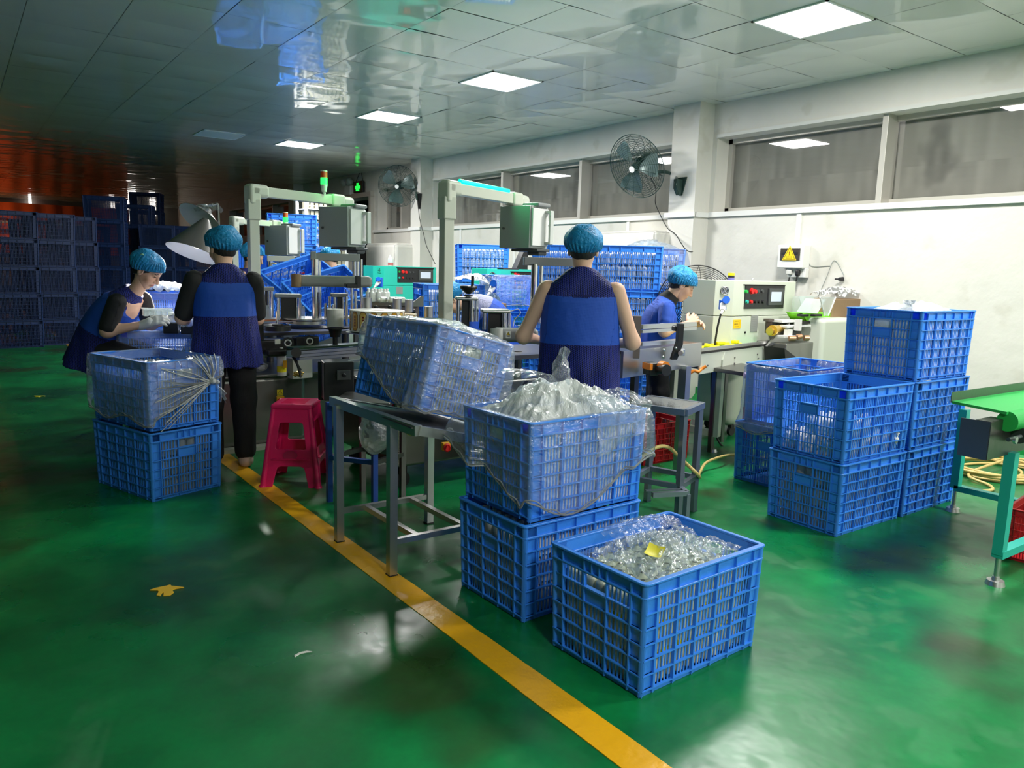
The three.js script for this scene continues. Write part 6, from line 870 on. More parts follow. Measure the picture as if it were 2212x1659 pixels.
// ---------------------------------------------------------------- stacks further back
let far = 0;
const stack = (x, z, ry, n, label, group, y0 = 0, skip = 0, src = blue0) => { for (let i = skip; i < n; i++) crate(label, x + rnd(-0.008, 0.008), y0 + i * CH, z + rnd(-0.008, 0.008), ry + rnd(-0.01, 0.01), group, src); };
{ // stacks at the far left, their shade put into a darker crate colour
  const g = 'dark stacks of crates at the far end of the hall', L = 'blue crate in the unlit stacks at the far end of the hall';
  const at = (u, d) => { const p = P(u, 620, d); return [p.x, p.z]; };
  for (const [u, d, n, ry] of [[236, 13.6, 6, 0.1], [302, 15.5, 6, 0.05], [346, 15.0, 5, 0.1], [386, 15.2, 5, 0.0], [165, 12.6, 5, 0.4], [112, 12.0, 5, 0.5], [30, 11.5, 5, 0.5], [76, 14.5, 5, 0.2], [-10, 13.5, 4, 0.3], [325, 17.5, 7, 0.0], [430, 16.0, 5, 0.1], [205, 16.5, 5, 0.1]]) { const [x, z] = at(u, d); stack(x, z, ry - 0.4, n, L, g, 0, 0, shaded0); }
  for (const [u, d, n] of [[580, 11.0, 4], [632, 10.5, 5], [655, 12.6, 5], [530, 12.0, 4]]) { const [x, z] = at(u, d); stack(x, z, -0.3, n, 'dark blue crate in the stacks behind the furthest labelling machine', 'crates behind the furthest labelling machine'); }
}
{ // crates between the teal machines, and behind the woman with her back turned
  const p0 = onZ(998, 640, -6.55); stack(p0.x - 0.04, -6.75, -0.30, 3, 'blue crate full of white bottles in the stack beside the far side of the teal machine', 'stack beside the teal machines', 0, 0);
  const p1 = P(1042, 520, 9.6); stack(p1.x, p1.z, -0.5, 4, 'blue crate in the tall stack behind the teal machines', 'tall stack behind the teal machines', 0.05);
  const p2 = P(1110, 560, 8.6); stack(p2.x, p2.z, -0.3, 3, 'blue crate with film over it behind the teal machine', 'film-covered crates behind the teal machine', 0.1);
  const bb = []; for (const [c, n] of [[[p0.x - 0.04, -6.75, -0.30], 3], [[p1.x, p1.z, -0.5], 4]]) for (let i = n - 2; i < n; i++) { const o = new THREE.Object3D(); o.position.set(c[0], (n === 4 ? 0.05 : 0) + i * CH, c[1]); o.rotation.y = c[2]; fill(o, 'packed_bottles', ['white bottles inside the', n === 4 ? 'tall stack behind the teal machines,' : 'stack beside the teal machines,', i === n - 1 ? 'top crate' : 'second crate down'].join(' '), 'bottles', bottleGeo, M.hdpe, {}); }
  const f = new THREE.Object3D(); f.position.set(p2.x, 0.1 + 2 * CH, p2.z); f.rotation.y = -0.3; liner(f, 'film_bag', 'clear film bag over the crates behind the teal machine', { drop: () => 0.34, inside: 0.05, material: M.filmthick, n: 90, rows: 14 });
  const g = V(p0.x - 0.04, 3 * CH, -6.75); single('plastic_film', 'piece of clear film draped off the crate stack beside the teal machines', 'plastic film', tr(sheetGeo(0.4, 0.3, 36, 24, (u, v) => [u * 0.2 + 0.1, 0.05 - 0.22 * Math.pow(Math.max(0, u), 1.6) + 0.05 * (1 - v * v) * (1 - u * u) + 0.02 * ridge(u * 2.5, v * 2.5, 6), v * 0.14 + 0.06 * u]), g.x + 0.12, g.y, g.z + 0.18, 0, -0.3), M.filmwhite);
  const q = 'blue crate of the wall stacks behind the woman with her back turned', gg = 'wall stacks behind the woman with her back turned';
  const r0 = P(1222, 600, 7.4), r1 = P(1350, 600, 7.1), r2 = P(1402, 600, 7.7), r3 = P(1290, 600, 7.6); stack(r0.x, r0.z, -0.75, 4, q, gg, -0.0); stack(r1.x, r1.z, -0.75, 4, q, gg, -0.0); stack(r2.x, r2.z, -0.75, 4, q, gg, -0.06 + 0.06); stack(r3.x, r3.z, -0.75, 4, q, gg);
  for (const [r, i] of [[r0, 3], [r1, 3], [r0, 2], [r1, 2], [r2, 3]]) { const o = new THREE.Object3D(); o.position.set(r.x, i * CH, r.z); o.rotation.y = -0.75; fill(o, 'packed_bottles', `white bottles in the ${i === 3 ? 'upper' : 'lower'} wall crate ${r === r0 ? 'beside the grey beam' : r === r1 ? 'by the bare-armed woman' : 'under the film bag'}`, 'bottles', bottleGeo, M.hdpe, {}); }
  const o = new THREE.Object3D(); o.position.set(r2.x, 3 * CH, r2.z); o.rotation.y = -0.75; liner(o, 'film_bag', 'clear film bag hanging over the last wall crate beside the polo-shirted woman', { drop: () => 0.36, inside: 0.05, bulge: () => 0.05, material: M.film, n: 90, rows: 14 });
  heap(o, 'film_heap', 'puff of clear film on top of the last wall crate', 'plastic film', [['crumpled_film', sheetGeo(0.6, 0.42, 40, 30, (u, v) => [u * 0.29, CH + 0.07 * (1 - u * u) * (1 - v * v) + 0.03 * ridge(u * 3, v * 3, 9) * (1 - u * u), v * 0.2]), M.filmthick]]);
  // two crates tipped over the furthest machine's table
  for (const [u, v, d, ry, rz, l] of [[640, 640, 7.3, 0.5, 0.33, 'blue crate lying tipped with bottles spilling, beyond the grey cross arm'], [700, 668, 7.0, 0.3, 0.30, 'second tipped blue crate, lower and nearer the chrome column']]) { const p = P(u, v, d), c = crate(l, p.x, p.y - 0.12, p.z, ry); c.rotation.set(0.55, ry, rz, 'YXZ'); }
  const tb = P(690, 690, 7.2), t = thing('work_table', 'steel work table under the tipped blue crates', 'table', [tb.x, 0, tb.z]), ty = 0.80; part(t, 'table_top', rbx(1.3, 0.03, 0.9, 0.006, tb.x, ty, tb.z - 0.1), M.steel2); for (const [x, z] of [[-0.6, -0.5], [0.6, -0.5], [-0.6, 0.3], [0.6, 0.3]]) part(t, 'leg', bx(0.04, ty, 0.04, tb.x + x, ty / 2, tb.z + z), M.darksteel);
}
{ // the small crates and pails under the conveyor
  const p = onY(1506, 955, 0); const t = thing('pail', 'pale green plastic pail behind the red crate', 'pail', [4.75, 0, -4.12]); part(t, 'pail_body', lathe([[0, 0.004], [0.085, 0.004], [0.105, 0.25], [0.11, 0.25], [0.11, 0.262], [0.1, 0.262], [0.082, 0.012], [0, 0.012]], 4.75, 0, -4.12, 32), mat('pale_green_plastic', [0.42, 0.55, 0.48], 0.45)); part(t, 'film_cover', tr(new THREE.SphereGeometry(0.1, 24, 12).scale(1, 0.4, 1), 4.75, 0.27, -4.12), M.filmthick);
  crate('blue crate on the floor behind the legs of the woman with her back turned', 4.05, 0, -4.42, -0.2, 'crates under the conveyor'); crate('blue crate on the floor behind the legs of the woman with her back turned', 4.05, CH, -4.42, -0.18, 'crates under the conveyor');
  const r = thing('side_shelf', 'narrow dark stand with red tape round its leg beside the bag-lined crate', 'stand', [4.75, 0, -3.35]); const lf = onY(1604, 1005, 0); part(r, 'leg', bar(lf.clone(), lf.clone().setY(0.66), 0.035, 0.035), M.darksteel); part(r, 'red_tape', bar(lf.clone().setY(0.20), lf.clone().setY(0.44), 0.039, 0.039), M.red); part(r, 'leg', bar(lf.clone().add(V(0.4, 0, -0.25)), lf.clone().add(V(0.4, 0.66, -0.25)), 0.035, 0.035), M.darksteel); part(r, 'leg', bar(lf.clone().add(V(0.12, 0, -0.4)), lf.clone().add(V(0.12, 0.66, -0.4)), 0.035, 0.035), M.darksteel); part(r, 'leg', bar(lf.clone().add(V(0.5, 0, -0.6)), lf.clone().add(V(0.5, 0.66, -0.6)), 0.035, 0.035), M.darksteel); part(r, 'top', rbx(0.46, 0.03, 0.62, 0.004, lf.x + 0.24, 0.675, lf.z - 0.3), M.darksteel);
  single('label_roll', 'small violet roll on the dark stand with red tape', 'roll', rod(P(1608, 797, 5.2).setY(0.715), P(1625, 798, 5.2).setY(0.715), 0.022, 0.022, 18), mat('violet_film', [0.45, 0.22, 0.45], 0.4));
}
{ // far end: orange curtain lit from behind, slits of daylight
  const z = Z0 + 0.12;   const c = new THREE.PlaneGeometry(7, 1.6, 80, 6), p = c.attributes.position; for (let i = 0; i < p.count; i++) p.setZ(i, 0.05 * Math.sin(p.getX(i) * 11 + p.getY(i))); c.computeVertexNormals();
  const q = onZ(20, 470, z); struct('beam', bx(6, 0.07, 0.12, q.x - 0.8, 2.42, z + 0.2), M.offwhite); single('curtain', 'orange curtain across the dark far end of the hall', 'curtain', c.translate(q.x, 2.25, z + 0.1), M.curtain ??= mat('orange_curtain_cloth', [0.62, 0.12, 0.03], 0.8, 0, { side: THREE.DoubleSide }));
  const l = new THREE.PointLight(new THREE.Color(1, 0.45, 0.2), 1.6, 9); l.position.set(q.x - 1.0, 2.0, z + 1.0); const lt = thing('strip_lamp', 'short glowing lamp tube before the orange curtain', 'lamp', [q.x - 1.0, 2.05, z + 0.7]); part(lt, 'tube', rod(V(q.x - 1.6, 2.05, z + 0.7), V(q.x - 0.4, 2.05, z + 0.7), 0.03), M.warmtube ??= glow('warm_tube', [1, 0.30, 0.1], 1.2)); l.position.sub(lt.position); l.position.z += 0.1; lt.add(l);
  for (const [u, v, w, h2] of [[281, 455, 0.42, 0.75], [330, 448, 0.2, 0.6], [66, 452, 0.08, 0.9], [242, 440, 0.16, 0.3]]) { const k = onZ(u, v, z), m = struct('window_slit', bx(w, h2, 0.02, k.x, k.y, z), M.daylit ??= glow('daylit_pane', [1, 0.93, 0.86], 2.6)); m.name = numbered('window_slit'); }
}
// ---------------------------------------------------------------- people: bodies meshed from smooth unions of tapered limbs
function surfaceNet(f, lo, hi, cell, colour) {
  const n = [0, 1, 2].map(k => Math.ceil((hi[k] - lo[k]) / cell) + 1), [nx, ny, nz] = n, F3 = new Float32Array(nx * ny * nz), at = (i, j, k) => i + nx * (j + ny * k);
  for (let k = 0; k < nz; k++) for (let j = 0; j < ny; j++) for (let i = 0; i < nx; i++) F3[at(i, j, k)] = f(lo[0] + i * cell, lo[1] + j * cell, lo[2] + k * cell);
  const idx = new Int32Array(nx * ny * nz).fill(-1), pos = [], tri = [], E = [[0, 1], [0, 2], [0, 4], [1, 3], [1, 5], [2, 3], [2, 6], [3, 7], [4, 5], [4, 6], [5, 7], [6, 7]];
  for (let k = 0; k < nz - 1; k++) for (let j = 0; j < ny - 1; j++) for (let i = 0; i < nx - 1; i++) {
    const c = []; let m = 0; for (let q = 0; q < 8; q++) { const v = F3[at(i + (q & 1), j + (q >> 1 & 1), k + (q >> 2))]; c.push(v); if (v < 0) m |= 1 << q; } if (m === 0 || m === 255) continue;
    let x = 0, y = 0, z = 0, w = 0; for (const [a, b] of E) if ((c[a] < 0) !== (c[b] < 0)) { const t = c[a] / (c[a] - c[b]); x += (a & 1) + t * ((b & 1) - (a & 1)); y += (a >> 1 & 1) + t * ((b >> 1 & 1) - (a >> 1 & 1)); z += (a >> 2) + t * ((b >> 2) - (a >> 2)); w++; }
    idx[at(i, j, k)] = pos.length / 3; pos.push(lo[0] + (i + x / w) * cell, lo[1] + (j + y / w) * cell, lo[2] + (k + z / w) * cell);
  }
  const quad = (a, b, c, d, flip) => { if (a < 0 || b < 0 || c < 0 || d < 0) return; flip ? tri.push(a, c, b, a, d, c) : tri.push(a, b, c, a, c, d); };
  for (let k = 1; k < nz - 1; k++) for (let j = 1; j < ny - 1; j++) for (let i = 1; i < nx - 1; i++) {
    const v = F3[at(i, j, k)] < 0;
    if (v !== F3[at(i + 1, j, k)] < 0) quad(idx[at(i, j - 1, k - 1)], idx[at(i, j, k - 1)], idx[at(i, j, k)], idx[at(i, j - 1, k)], !v);
    if (v !== F3[at(i, j + 1, k)] < 0) quad(idx[at(i - 1, j, k - 1)], idx[at(i - 1, j, k)], idx[at(i, j, k)], idx[at(i, j, k - 1)], !v);
    if (v !== F3[at(i, j, k + 1)] < 0) quad(idx[at(i - 1, j - 1, k)], idx[at(i, j - 1, k)], idx[at(i, j, k)], idx[at(i - 1, j, k)], !v);
  }
  const g = new THREE.BufferGeometry(); g.setAttribute('position', new THREE.Float32BufferAttribute(pos, 3)); g.setIndex(tri);
  const nor = new Float32Array(pos.length), e = cell * 0.6; for (let i = 0; i < pos.length; i += 3) { const [x, y, z] = [pos[i], pos[i + 1], pos[i + 2]]; let a = f(x + e, y, z) - f(x - e, y, z), b = f(x, y + e, z) - f(x, y - e, z), c = f(x, y, z + e) - f(x, y, z - e); const l = Math.hypot(a, b, c) || 1; nor[i] = a / l; nor[i + 1] = b / l; nor[i + 2] = c / l; }
  g.setAttribute('normal', new THREE.BufferAttribute(nor, 3)); g.setAttribute('uv', new THREE.Float32BufferAttribute(pos.length / 3 * 2, 2));
  if (colour) { const col = new Float32Array(pos.length); for (let i = 0; i < pos.length; i += 3) { const q = colour(pos[i], pos[i + 1], pos[i + 2]); col[i] = q[0]; col[i + 1] = q[1]; col[i + 2] = q[2]; } g.setAttribute('color', new THREE.BufferAttribute(col, 3)); }
  return g;
}
const smin = (a, b, k) => { const h = Math.max(k - Math.abs(a - b), 0) / k; return Math.min(a, b) - h * h * k * 0.25; };
const capsule = ([ax, ay, az, ra], [bx_, by, bz, rb]) => { const dx = bx_ - ax, dy = by - ay, dz = bz - az, L2 = dx * dx + dy * dy + dz * dz; return (x, y, z) => { const px = x - ax, py = y - ay, pz = z - az, t = Math.min(1, Math.max(0, (px * dx + py * dy + pz * dz) / L2)); return Math.hypot(px - dx * t, py - dy * t, pz - dz * t) - (ra + (rb - ra) * t); }; };
const ellip = (cx, cyy, cz, rx, ry, rz) => (x, y, z) => { const a = (x - cx) / rx, b = (y - cyy) / ry, c = (z - cz) / rz, k0 = Math.hypot(a, b, c), k1 = Math.hypot(a / rx, b / ry, c / rz); return k1 < 1e-6 ? -Math.min(rx, ry, rz) : k0 * (k0 - 1) / k1; };
const union = (list, k) => (x, y, z) => { let d = 1e3; for (const f of list) d = smin(d, f(x, y, z), k); return d; };
// a trunk of elliptic sections along a spine in the y-z plane; points [y, z, half width, half depth]
function trunk(pts) {
  const N = pts.length - 1, K = 3, sp = []; for (let i = 0; i < N; i++) for (let k = 0; k < K; k++) { const t = k / K, p = j => pts[Math.max(0, Math.min(N, i + j))], c = q => { const [a, b, e, f] = [p(-1)[q], p(0)[q], p(1)[q], p(2)[q]]; return 0.5 * (2 * b + (e - a) * t + (2 * a - 5 * b + 4 * e - f) * t * t + (3 * b - a - 3 * e + f) * t * t * t); }; sp.push([c(0), c(1), c(2), c(3)]); } sp.push(pts[N]);
  const n = sp.length - 1, tan = sp.map((p, i) => { const a = sp[Math.max(0, i - 1)], b = sp[Math.min(n, i + 1)], l = Math.hypot(b[0] - a[0], b[1] - a[1]); return [(b[0] - a[0]) / l, (b[1] - a[1]) / l]; });
  const at = (x, y, z) => {
    let near = 1e9, si = 0, st = 0, ss = 0;
    for (let i = 0; i < n; i++) { const [ay, az] = sp[i], [by, bz] = sp[i + 1], dy = by - ay, dz = bz - az, s = ((y - ay) * dy + (z - az) * dz) / (dy * dy + dz * dz), t = Math.min(1, Math.max(0, s)), q = (y - ay - dy * t) ** 2 + (z - az - dz * t) ** 2; if (q < near) { near = q; si = i; st = t; ss = s; } }
    const A = sp[si], B = sp[si + 1], L = k => A[k] + (B[k] - A[k]) * st, qy = y - L(0), qz = z - L(1); let uy = tan[si][0] + (tan[si + 1][0] - tan[si][0]) * st, uz = tan[si][1] + (tan[si + 1][1] - tan[si][1]) * st; const ul = Math.hypot(uy, uz); uy /= ul; uz /= ul;
    const a = L(2), b = L(3), fr = qz * uy - qy * uz, pl = (Math.hypot(x / a, fr / b) - 1) * Math.min(a, b), endA = si === 0 && ss < 0, endB = si === n - 1 && ss > 1, ax = endA || endB ? Math.abs(qy * uy + qz * uz) : 0, d = ax > 1e-6 ? (pl > 0 ? Math.hypot(pl, ax) : Math.max(ax, pl)) : pl;
    return [d, (si + (endA || endB ? ss : st)) / K];
  };
  return at;
}
function headField() {
  const list = [ellip(0, 0.035, -0.012, 0.074, 0.093, 0.090), ellip(0, -0.045, 0.020, 0.057, 0.075, 0.064), ellip(0, -0.099, 0.050, 0.024, 0.018, 0.022), ellip(0.034, -0.028, 0.05, 0.03, 0.03, 0.028), ellip(-0.034, -0.028, 0.05, 0.03, 0.03, 0.028), capsule([-0.04, 0.027, 0.068, 0.012], [0.04, 0.027, 0.068, 0.012])], base = union(list, 0.022);
  const fine2 = union([capsule([0, 0.012, 0.084, 0.008], [0, -0.030, 0.103, 0.012]), capsule([-0.012, -0.034, 0.090, 0.009], [0.012, -0.034, 0.090, 0.009]), capsule([-0.019, -0.060, 0.079, 0.006], [0.019, -0.060, 0.079, 0.006]), capsule([-0.015, -0.070, 0.079, 0.006], [0.015, -0.070, 0.079, 0.006])], 0.008);
  const eyes = [ellip(0.031, 0.007, 0.0715, 0.0135, 0.0115, 0.0125), ellip(-0.031, 0.007, 0.0715, 0.0135, 0.0115, 0.0125)], sock = [ellip(0.032, 0.007, 0.096, 0.02, 0.014, 0.018), ellip(-0.032, 0.007, 0.096, 0.02, 0.014, 0.018)];
  const ears = [1, -1].map(s => { const o = ellip(s * 0.079, -0.004, -0.010, 0.012, 0.034, 0.021), h = ellip(s * 0.092, -0.001, -0.004, 0.010, 0.02, 0.012); return (x, y, z) => Math.max(o(x, y, z), -h(x, y, z) * 0.8); });
  return (x, y, z) => { let d = smin(base(x, y, z), fine2(x, y, z), 0.012); for (const s of sock) { const q = -s(x, y, z); d = -smin(-d, -q, 0.01); } for (const e of eyes) d = Math.min(d, e(x, y, z)); for (const e of ears) d = smin(d, e(x, y, z), 0.01); return d; };
}
const headF = headField();
const headColour = (x, y, z) => { // brows, lids and lips have their own colour
  if (z > 0.05 && Math.abs(Math.abs(x) - 0.033) < 0.019 && Math.abs(y - 0.030 + (Math.abs(x) - 0.033) * 0.12) < 0.0045) return [0.10, 0.09, 0.10];
  if (z > 0.068 && Math.abs(Math.abs(x) - 0.031) < 0.0125 && Math.abs(y - 0.008) < 0.0045) return [0.07, 0.06, 0.06];
  if (z > 0.076 && Math.abs(x) < 0.022 && Math.abs(y + 0.065) < 0.0095) return Math.abs(y + 0.065) < 0.0014 ? [0.4, 0.2, 0.2] : [0.86, 0.52, 0.50];
  const c = Math.exp(-((Math.abs(x) - 0.045) ** 2 + (y + 0.03) ** 2) / 0.0009) * (z > 0.03 ? 0.16 : 0); return [1, 1 - c * 0.7, 1 - c];
};
// a hand: palm, four jointed fingers, thumb from the side of the palm
function handField(w, dir, nrm, side, curl = 0.5, spread = 0.1) { // nrm: out of the back of the hand
  const d = dir.clone().normalize(), n = nrm.clone().addScaledVector(d, -nrm.dot(d)).normalize(), s = d.clone().cross(n).multiplyScalar(side), o = p => [p.x, p.y, p.z], list = [], fingers = [];
  for (let i = 0; i < 4; i++) { const k = i - 1.5, kn = w.clone().addScaledVector(d, 0.085 - Math.abs(k) * 0.004).addScaledVector(s, -k * 0.019); list.push(capsule([...o(w.clone().addScaledVector(s, -k * 0.012).addScaledVector(d, 0.012)), 0.014], [...o(kn), 0.0115])); let p = kn, a = curl * 0.6; const L = [0.040, 0.026, 0.021].map(q => q * [0.94, 1.04, 1, 0.8][i]), fd = d.clone().addScaledVector(s, -k * spread).normalize(); const one = []; for (let q = 0; q < 3; q++) { const dd = fd.clone().multiplyScalar(Math.cos(a)).addScaledVector(n, -Math.sin(a)), e = p.clone().addScaledVector(dd, L[q]); one.push(capsule([...o(p), 0.0098 - q * 0.0010], [...o(e), 0.0088 - q * 0.0012])); p = e; a += curl * (q ? 0.7 : 0.95); } fingers.push(union(one, 0.006)); }
  const b = w.clone().addScaledVector(d, 0.025).addScaledVector(s, 0.028), m = b.clone().addScaledVector(d, 0.030).addScaledVector(s, 0.026).addScaledVector(n, -0.012), e = m.clone().addScaledVector(d, 0.032).addScaledVector(s, 0.004).addScaledVector(n, -0.014); const th = union([capsule([...o(b), 0.015], [...o(m), 0.0115]), capsule([...o(m), 0.0115], [...o(e), 0.0092])], 0.008), palm = union(list, 0.016);
  const all = (x, y, z) => { let v = palm(x, y, z); for (const f of fingers) v = smin(v, f(x, y, z), 0.005); return smin(v, th(x, y, z), 0.010); }; all.c = w.clone().addScaledVector(d, 0.08); return all;
}
function person(label, { base, ry, spine, vest, head, neck, arms, legs, sleeve, sleeveM, vestM, glove = [], feet = true, cell = 0.014, pants = M.trousers, split, collar, group, handsOn = [1, 1], headCell = 0.0048 }) {
  const t = local(thing('person', label, 'person', base, ry)), v3 = a => V(...a);
  const [hx, hy, hz, pitch, yaw = 0] = head, hm = new THREE.Matrix4().makeRotationFromEuler(new THREE.Euler(pitch, yaw, 0, 'YXZ')).setPosition(hx, hy, hz), hi = hm.clone().invert(), q = V(0, 0, 0);
  const inHead = f => (x, y, z) => { q.set(x, y, z).applyMatrix4(hi); return f(q.x, q.y, q.z); };
  const T = trunk(spine), limbs = []; limbs.push((x, y, z) => T(x, y, z)[0]); limbs.push(capsule([...neck[0], 0.056], [...neck[1], 0.050]));
  arms.forEach(([s, e, w]) => { limbs.push(capsule([...s, 0.050], [...e, 0.040])); limbs.push(capsule([...e, 0.040], [...w, 0.026])); });
  legs.forEach(([h, k, a, f]) => { limbs.push(capsule([...h, 0.085], [...k, 0.054])); limbs.push(capsule([...k, 0.054], [...a, 0.036])); limbs.push(capsule([a[0], a[1] - 0.04, a[2], 0.036], [...f, 0.028])); });
  limbs.push(inHead(ellip(0, -0.01, -0.01, 0.06, 0.08, 0.07))); const body = union(limbs, 0.045);
  const all = [...spine.map(s => [0, s[0], s[1]]), ...neck, ...arms.flatMap(a => a.slice(0, 3)), ...legs.flat(), [hx, hy, hz]], lo = [0, 1, 2].map(k => Math.min(...all.map(p => p[k])) - 0.26), hi2 = [0, 1, 2].map(k => Math.max(...all.map(p => p[k])) + 0.26); lo[1] = Math.max(-0.03, lo[1]);
  const cut = (f) => (x, y, z) => Math.max(f(x, y, z), 0.004 - y), box = (c, r) => [[c[0] - r, c[1] - r, c[2] - r], [c[0] + r, c[1] + r, c[2] + r]];
  const skinG = [surfaceNet(cut(body), lo, hi2, cell, () => [1, 1, 1])];
  const hp = surfaceNet(headF, [-0.115, -0.145, -0.125], [0.115, 0.15, 0.13], headCell, headColour); hp.applyMatrix4(hm); skinG.push(hp);
  arms.forEach((a, i) => { if (!handsOn[i] || !a[3]) return; const [dir, nrm, curl] = a[3], w = v3(a[2]), f = handField(w, v3(dir), v3(nrm), i ? -1 : 1, curl), b = box([f.c.x, f.c.y, f.c.z], 0.15), gl = glove.includes(i), g = surfaceNet(gl ? (x, y, z) => f(x, y, z) - 0.0025 : f, b[0], b[1], 0.0042, () => [1, 1, 1]);
    if (gl) { const cuff = surfaceNet(capsule([...w.clone().addScaledVector(v3(dir), -0.03).toArray(), 0.034], [...w.clone().addScaledVector(v3(dir), 0.03).toArray(), 0.036]), ...box(a[2], 0.11), 0.006, () => [1, 1, 1]), k = part(t, 'glove', [g, cuff], M.glove); } else skinG.push(g); });
  const skin = part(t, 'body', skinG, M.skin);
  // hair net, hair
  const ripple = (x, y, z) => 0.0035 * Math.sin(Math.atan2(x, z) * 34 + 3 * noise(x * 20, y * 20, z * 20)) * (1 - sstep(0.03, 0.12, y - 0.5 * z)) + 0.007 * noise(x * 22, y * 22, z * 22 + hx);
  const capF = ellip(0, 0.046, -0.030, 0.114, 0.100, 0.126); part(t, 'hair_net', surfaceNet((x, y, z) => Math.max(capF(x, y, z) + ripple(x, y, z), 0.008 + 0.48 * z - y + 0.004 * noise(x * 40, 1, z * 40)), [-0.15, -0.1, -0.19], [0.15, 0.18, 0.13], 0.005).applyMatrix4(hm), M.cap);
  const hairF = ellip(0, 0.012, -0.020, 0.0795, 0.105, 0.090); part(t, 'hair', surfaceNet((x, y, z) => Math.max(hairF(x, y, z) + 0.002 * noise(x * 90, y * 20, z * 90), z - 0.045 + Math.max(0, 0.02 - y) * 1.2, -0.068 - y + Math.max(0, z + 0.03) * 0.8), [-0.11, -0.12, -0.14], [0.11, 0.13, 0.09], 0.006).applyMatrix4(hm), M.hair);
  // clothes follow the trunk
  const Vt = trunk(vest), fold = (x, y, z, S) => 0.006 * fbm(x * 7, y * 4, z * 7 + hx * 3, 3) + (S < 1.2 ? 0.010 * Math.sin(Math.atan2(x, z) * 9 + 2 * noise(x * 5, y * 3, z * 5)) * (1.2 - S) / 1.2 : 0);
  const vf = (x, y, z) => { const [d, S] = Vt(x, y, z); return Math.max(d + fold(x, y, z, S), (-0.02 - S) * 0.25, (S - vest.length + 0.6) * 0.12); };
  const vlo = [0, 1, 2].map((k) => Math.min(...vest.map(p => [-p[2], p[0], p[1]][k])) - (k ? 0.2 : 0.06)), vhi = [0, 1, 2].map(k => Math.max(...vest.map(p => [p[2], p[0], p[1]][k])) + (k ? 0.2 : 0.06));
  const [sa, sb] = split, end = vest.length - 1; const names = vestM.length > 1 ? ['net_hem', 'vest_panel', 'net_yoke'] : ['shirt'];
  { const g = surfaceNet(vf, vlo, vhi, 0.0095), p = g.attributes.position, ix = g.index.array, cut2 = [[], [], []]; // one garment, its cloth panels split along seams
    for (let i = 0; i < ix.length; i += 3) { let S = 0; for (let k = 0; k < 3; k++) S += Vt(p.getX(ix[i + k]), p.getY(ix[i + k]), p.getZ(ix[i + k]))[1] / 3; cut2[vestM.length === 1 ? 0 : S < sa ? 0 : S < sb ? 1 : 2].push(ix[i], ix[i + 1], ix[i + 2]); }
    vestM.forEach((m, i) => { const k = g.clone(); k.setIndex(cut2[i]); part(t, names[i], k, m); }); }
  if (sleeve) arms.forEach(([s, e]) => { const m = v3(s).lerp(v3(e), sleeve), r = 0.058; part(t, 'sleeve', surfaceNet((x, y, z) => capsule([...s, r + 0.006], [...m.toArray(), r + 0.004])(x, y, z) + 0.006 * fbm(x * 12, y * 9, z * 12, 3), [0, 1, 2].map(k => Math.min(s[k], m.getComponent(k)) - 0.1), [0, 1, 2].map(k => Math.max(s[k], m.getComponent(k)) + 0.1), 0.009), sleeveM); if (collar) { const d = v3(e).sub(v3(s)).normalize(), c = m.clone().addScaledVector(d, 0.036); const g = [0.0, 1].map(k => { const r2 = tor(0.056 - 0.001 * k, 0.007, 0, 0, 0, 0, 0, 32, 8); r2.applyQuaternion(new THREE.Quaternion().setFromUnitVectors(V(0, 0, 1), d)); const o = c.clone().addScaledVector(d, 0.007 + k * 0.013); return r2.translate(o.x, o.y, o.z); }); part(t, 'cuff', g[1], M.tee); part(t, 'white_cuff_stripe', g[0], M.white); } });
  if (collar) { const d = v3(neck[1]).sub(v3(neck[0])).normalize(), g = new THREE.CylinderGeometry(0.064, 0.082, 0.075, 36, 4, true); g.applyQuaternion(new THREE.Quaternion().setFromUnitVectors(V(0, 1, 0), d)); const o = v3(neck[0]).lerp(v3(neck[1]), 0.42); M.collar ??= mat('black_collar', [0.012, 0.012, 0.014], 0.75, 0, { side: THREE.DoubleSide }); part(t, 'collar', g.translate(o.x, o.y, o.z), M.collar); }
  legs.forEach(([h, k, a, f]) => { part(t, 'trouser_leg', surfaceNet(cut((x, y, z) => smin(capsule([...h, 0.105], [...k, 0.080])(x, y, z), capsule([...k, 0.080], [a[0], a[1] + 0.03, a[2], 0.072])(x, y, z), 0.04) + 0.008 * fbm(x * 9, y * 6, z * 9, 3)), [0, 1, 2].map(i => Math.min(h[i], k[i], a[i]) - 0.14), [0, 1, 2].map(i => Math.max(h[i], k[i], a[i]) + 0.14), 0.013), pants); if (feet) part(t, 'shoe', surfaceNet(cut((x, y, z) => smin(capsule([a[0], 0.045, a[2] - 0.02, 0.046], [f[0], 0.034, f[2], 0.042])(x, y, z), capsule([a[0], 0.045, a[2], 0.04], [a[0], 0.10, a[2], 0.042])(x, y, z), 0.03)), [Math.min(a[0], f[0]) - 0.09, -0.02, Math.min(a[2], f[2]) - 0.1], [Math.max(a[0], f[0]) + 0.09, 0.16, Math.max(a[2], f[2]) + 0.1], 0.009), M.shoe); });
  return t;
}
const stand = (w = 0.1, hipY = 0.86) => [[[w, hipY, 0], [w + 0.01, 0.47, 0.015], [w + 0.01, 0.085, -0.01], [w + 0.02, 0.035, 0.13]], [[-w, hipY, 0], [-w - 0.01, 0.47, 0.015], [-w - 0.01, 0.085, -0.01], [-w - 0.02, 0.035, 0.13]]];
const NET = [M.net, M.vest, M.net];
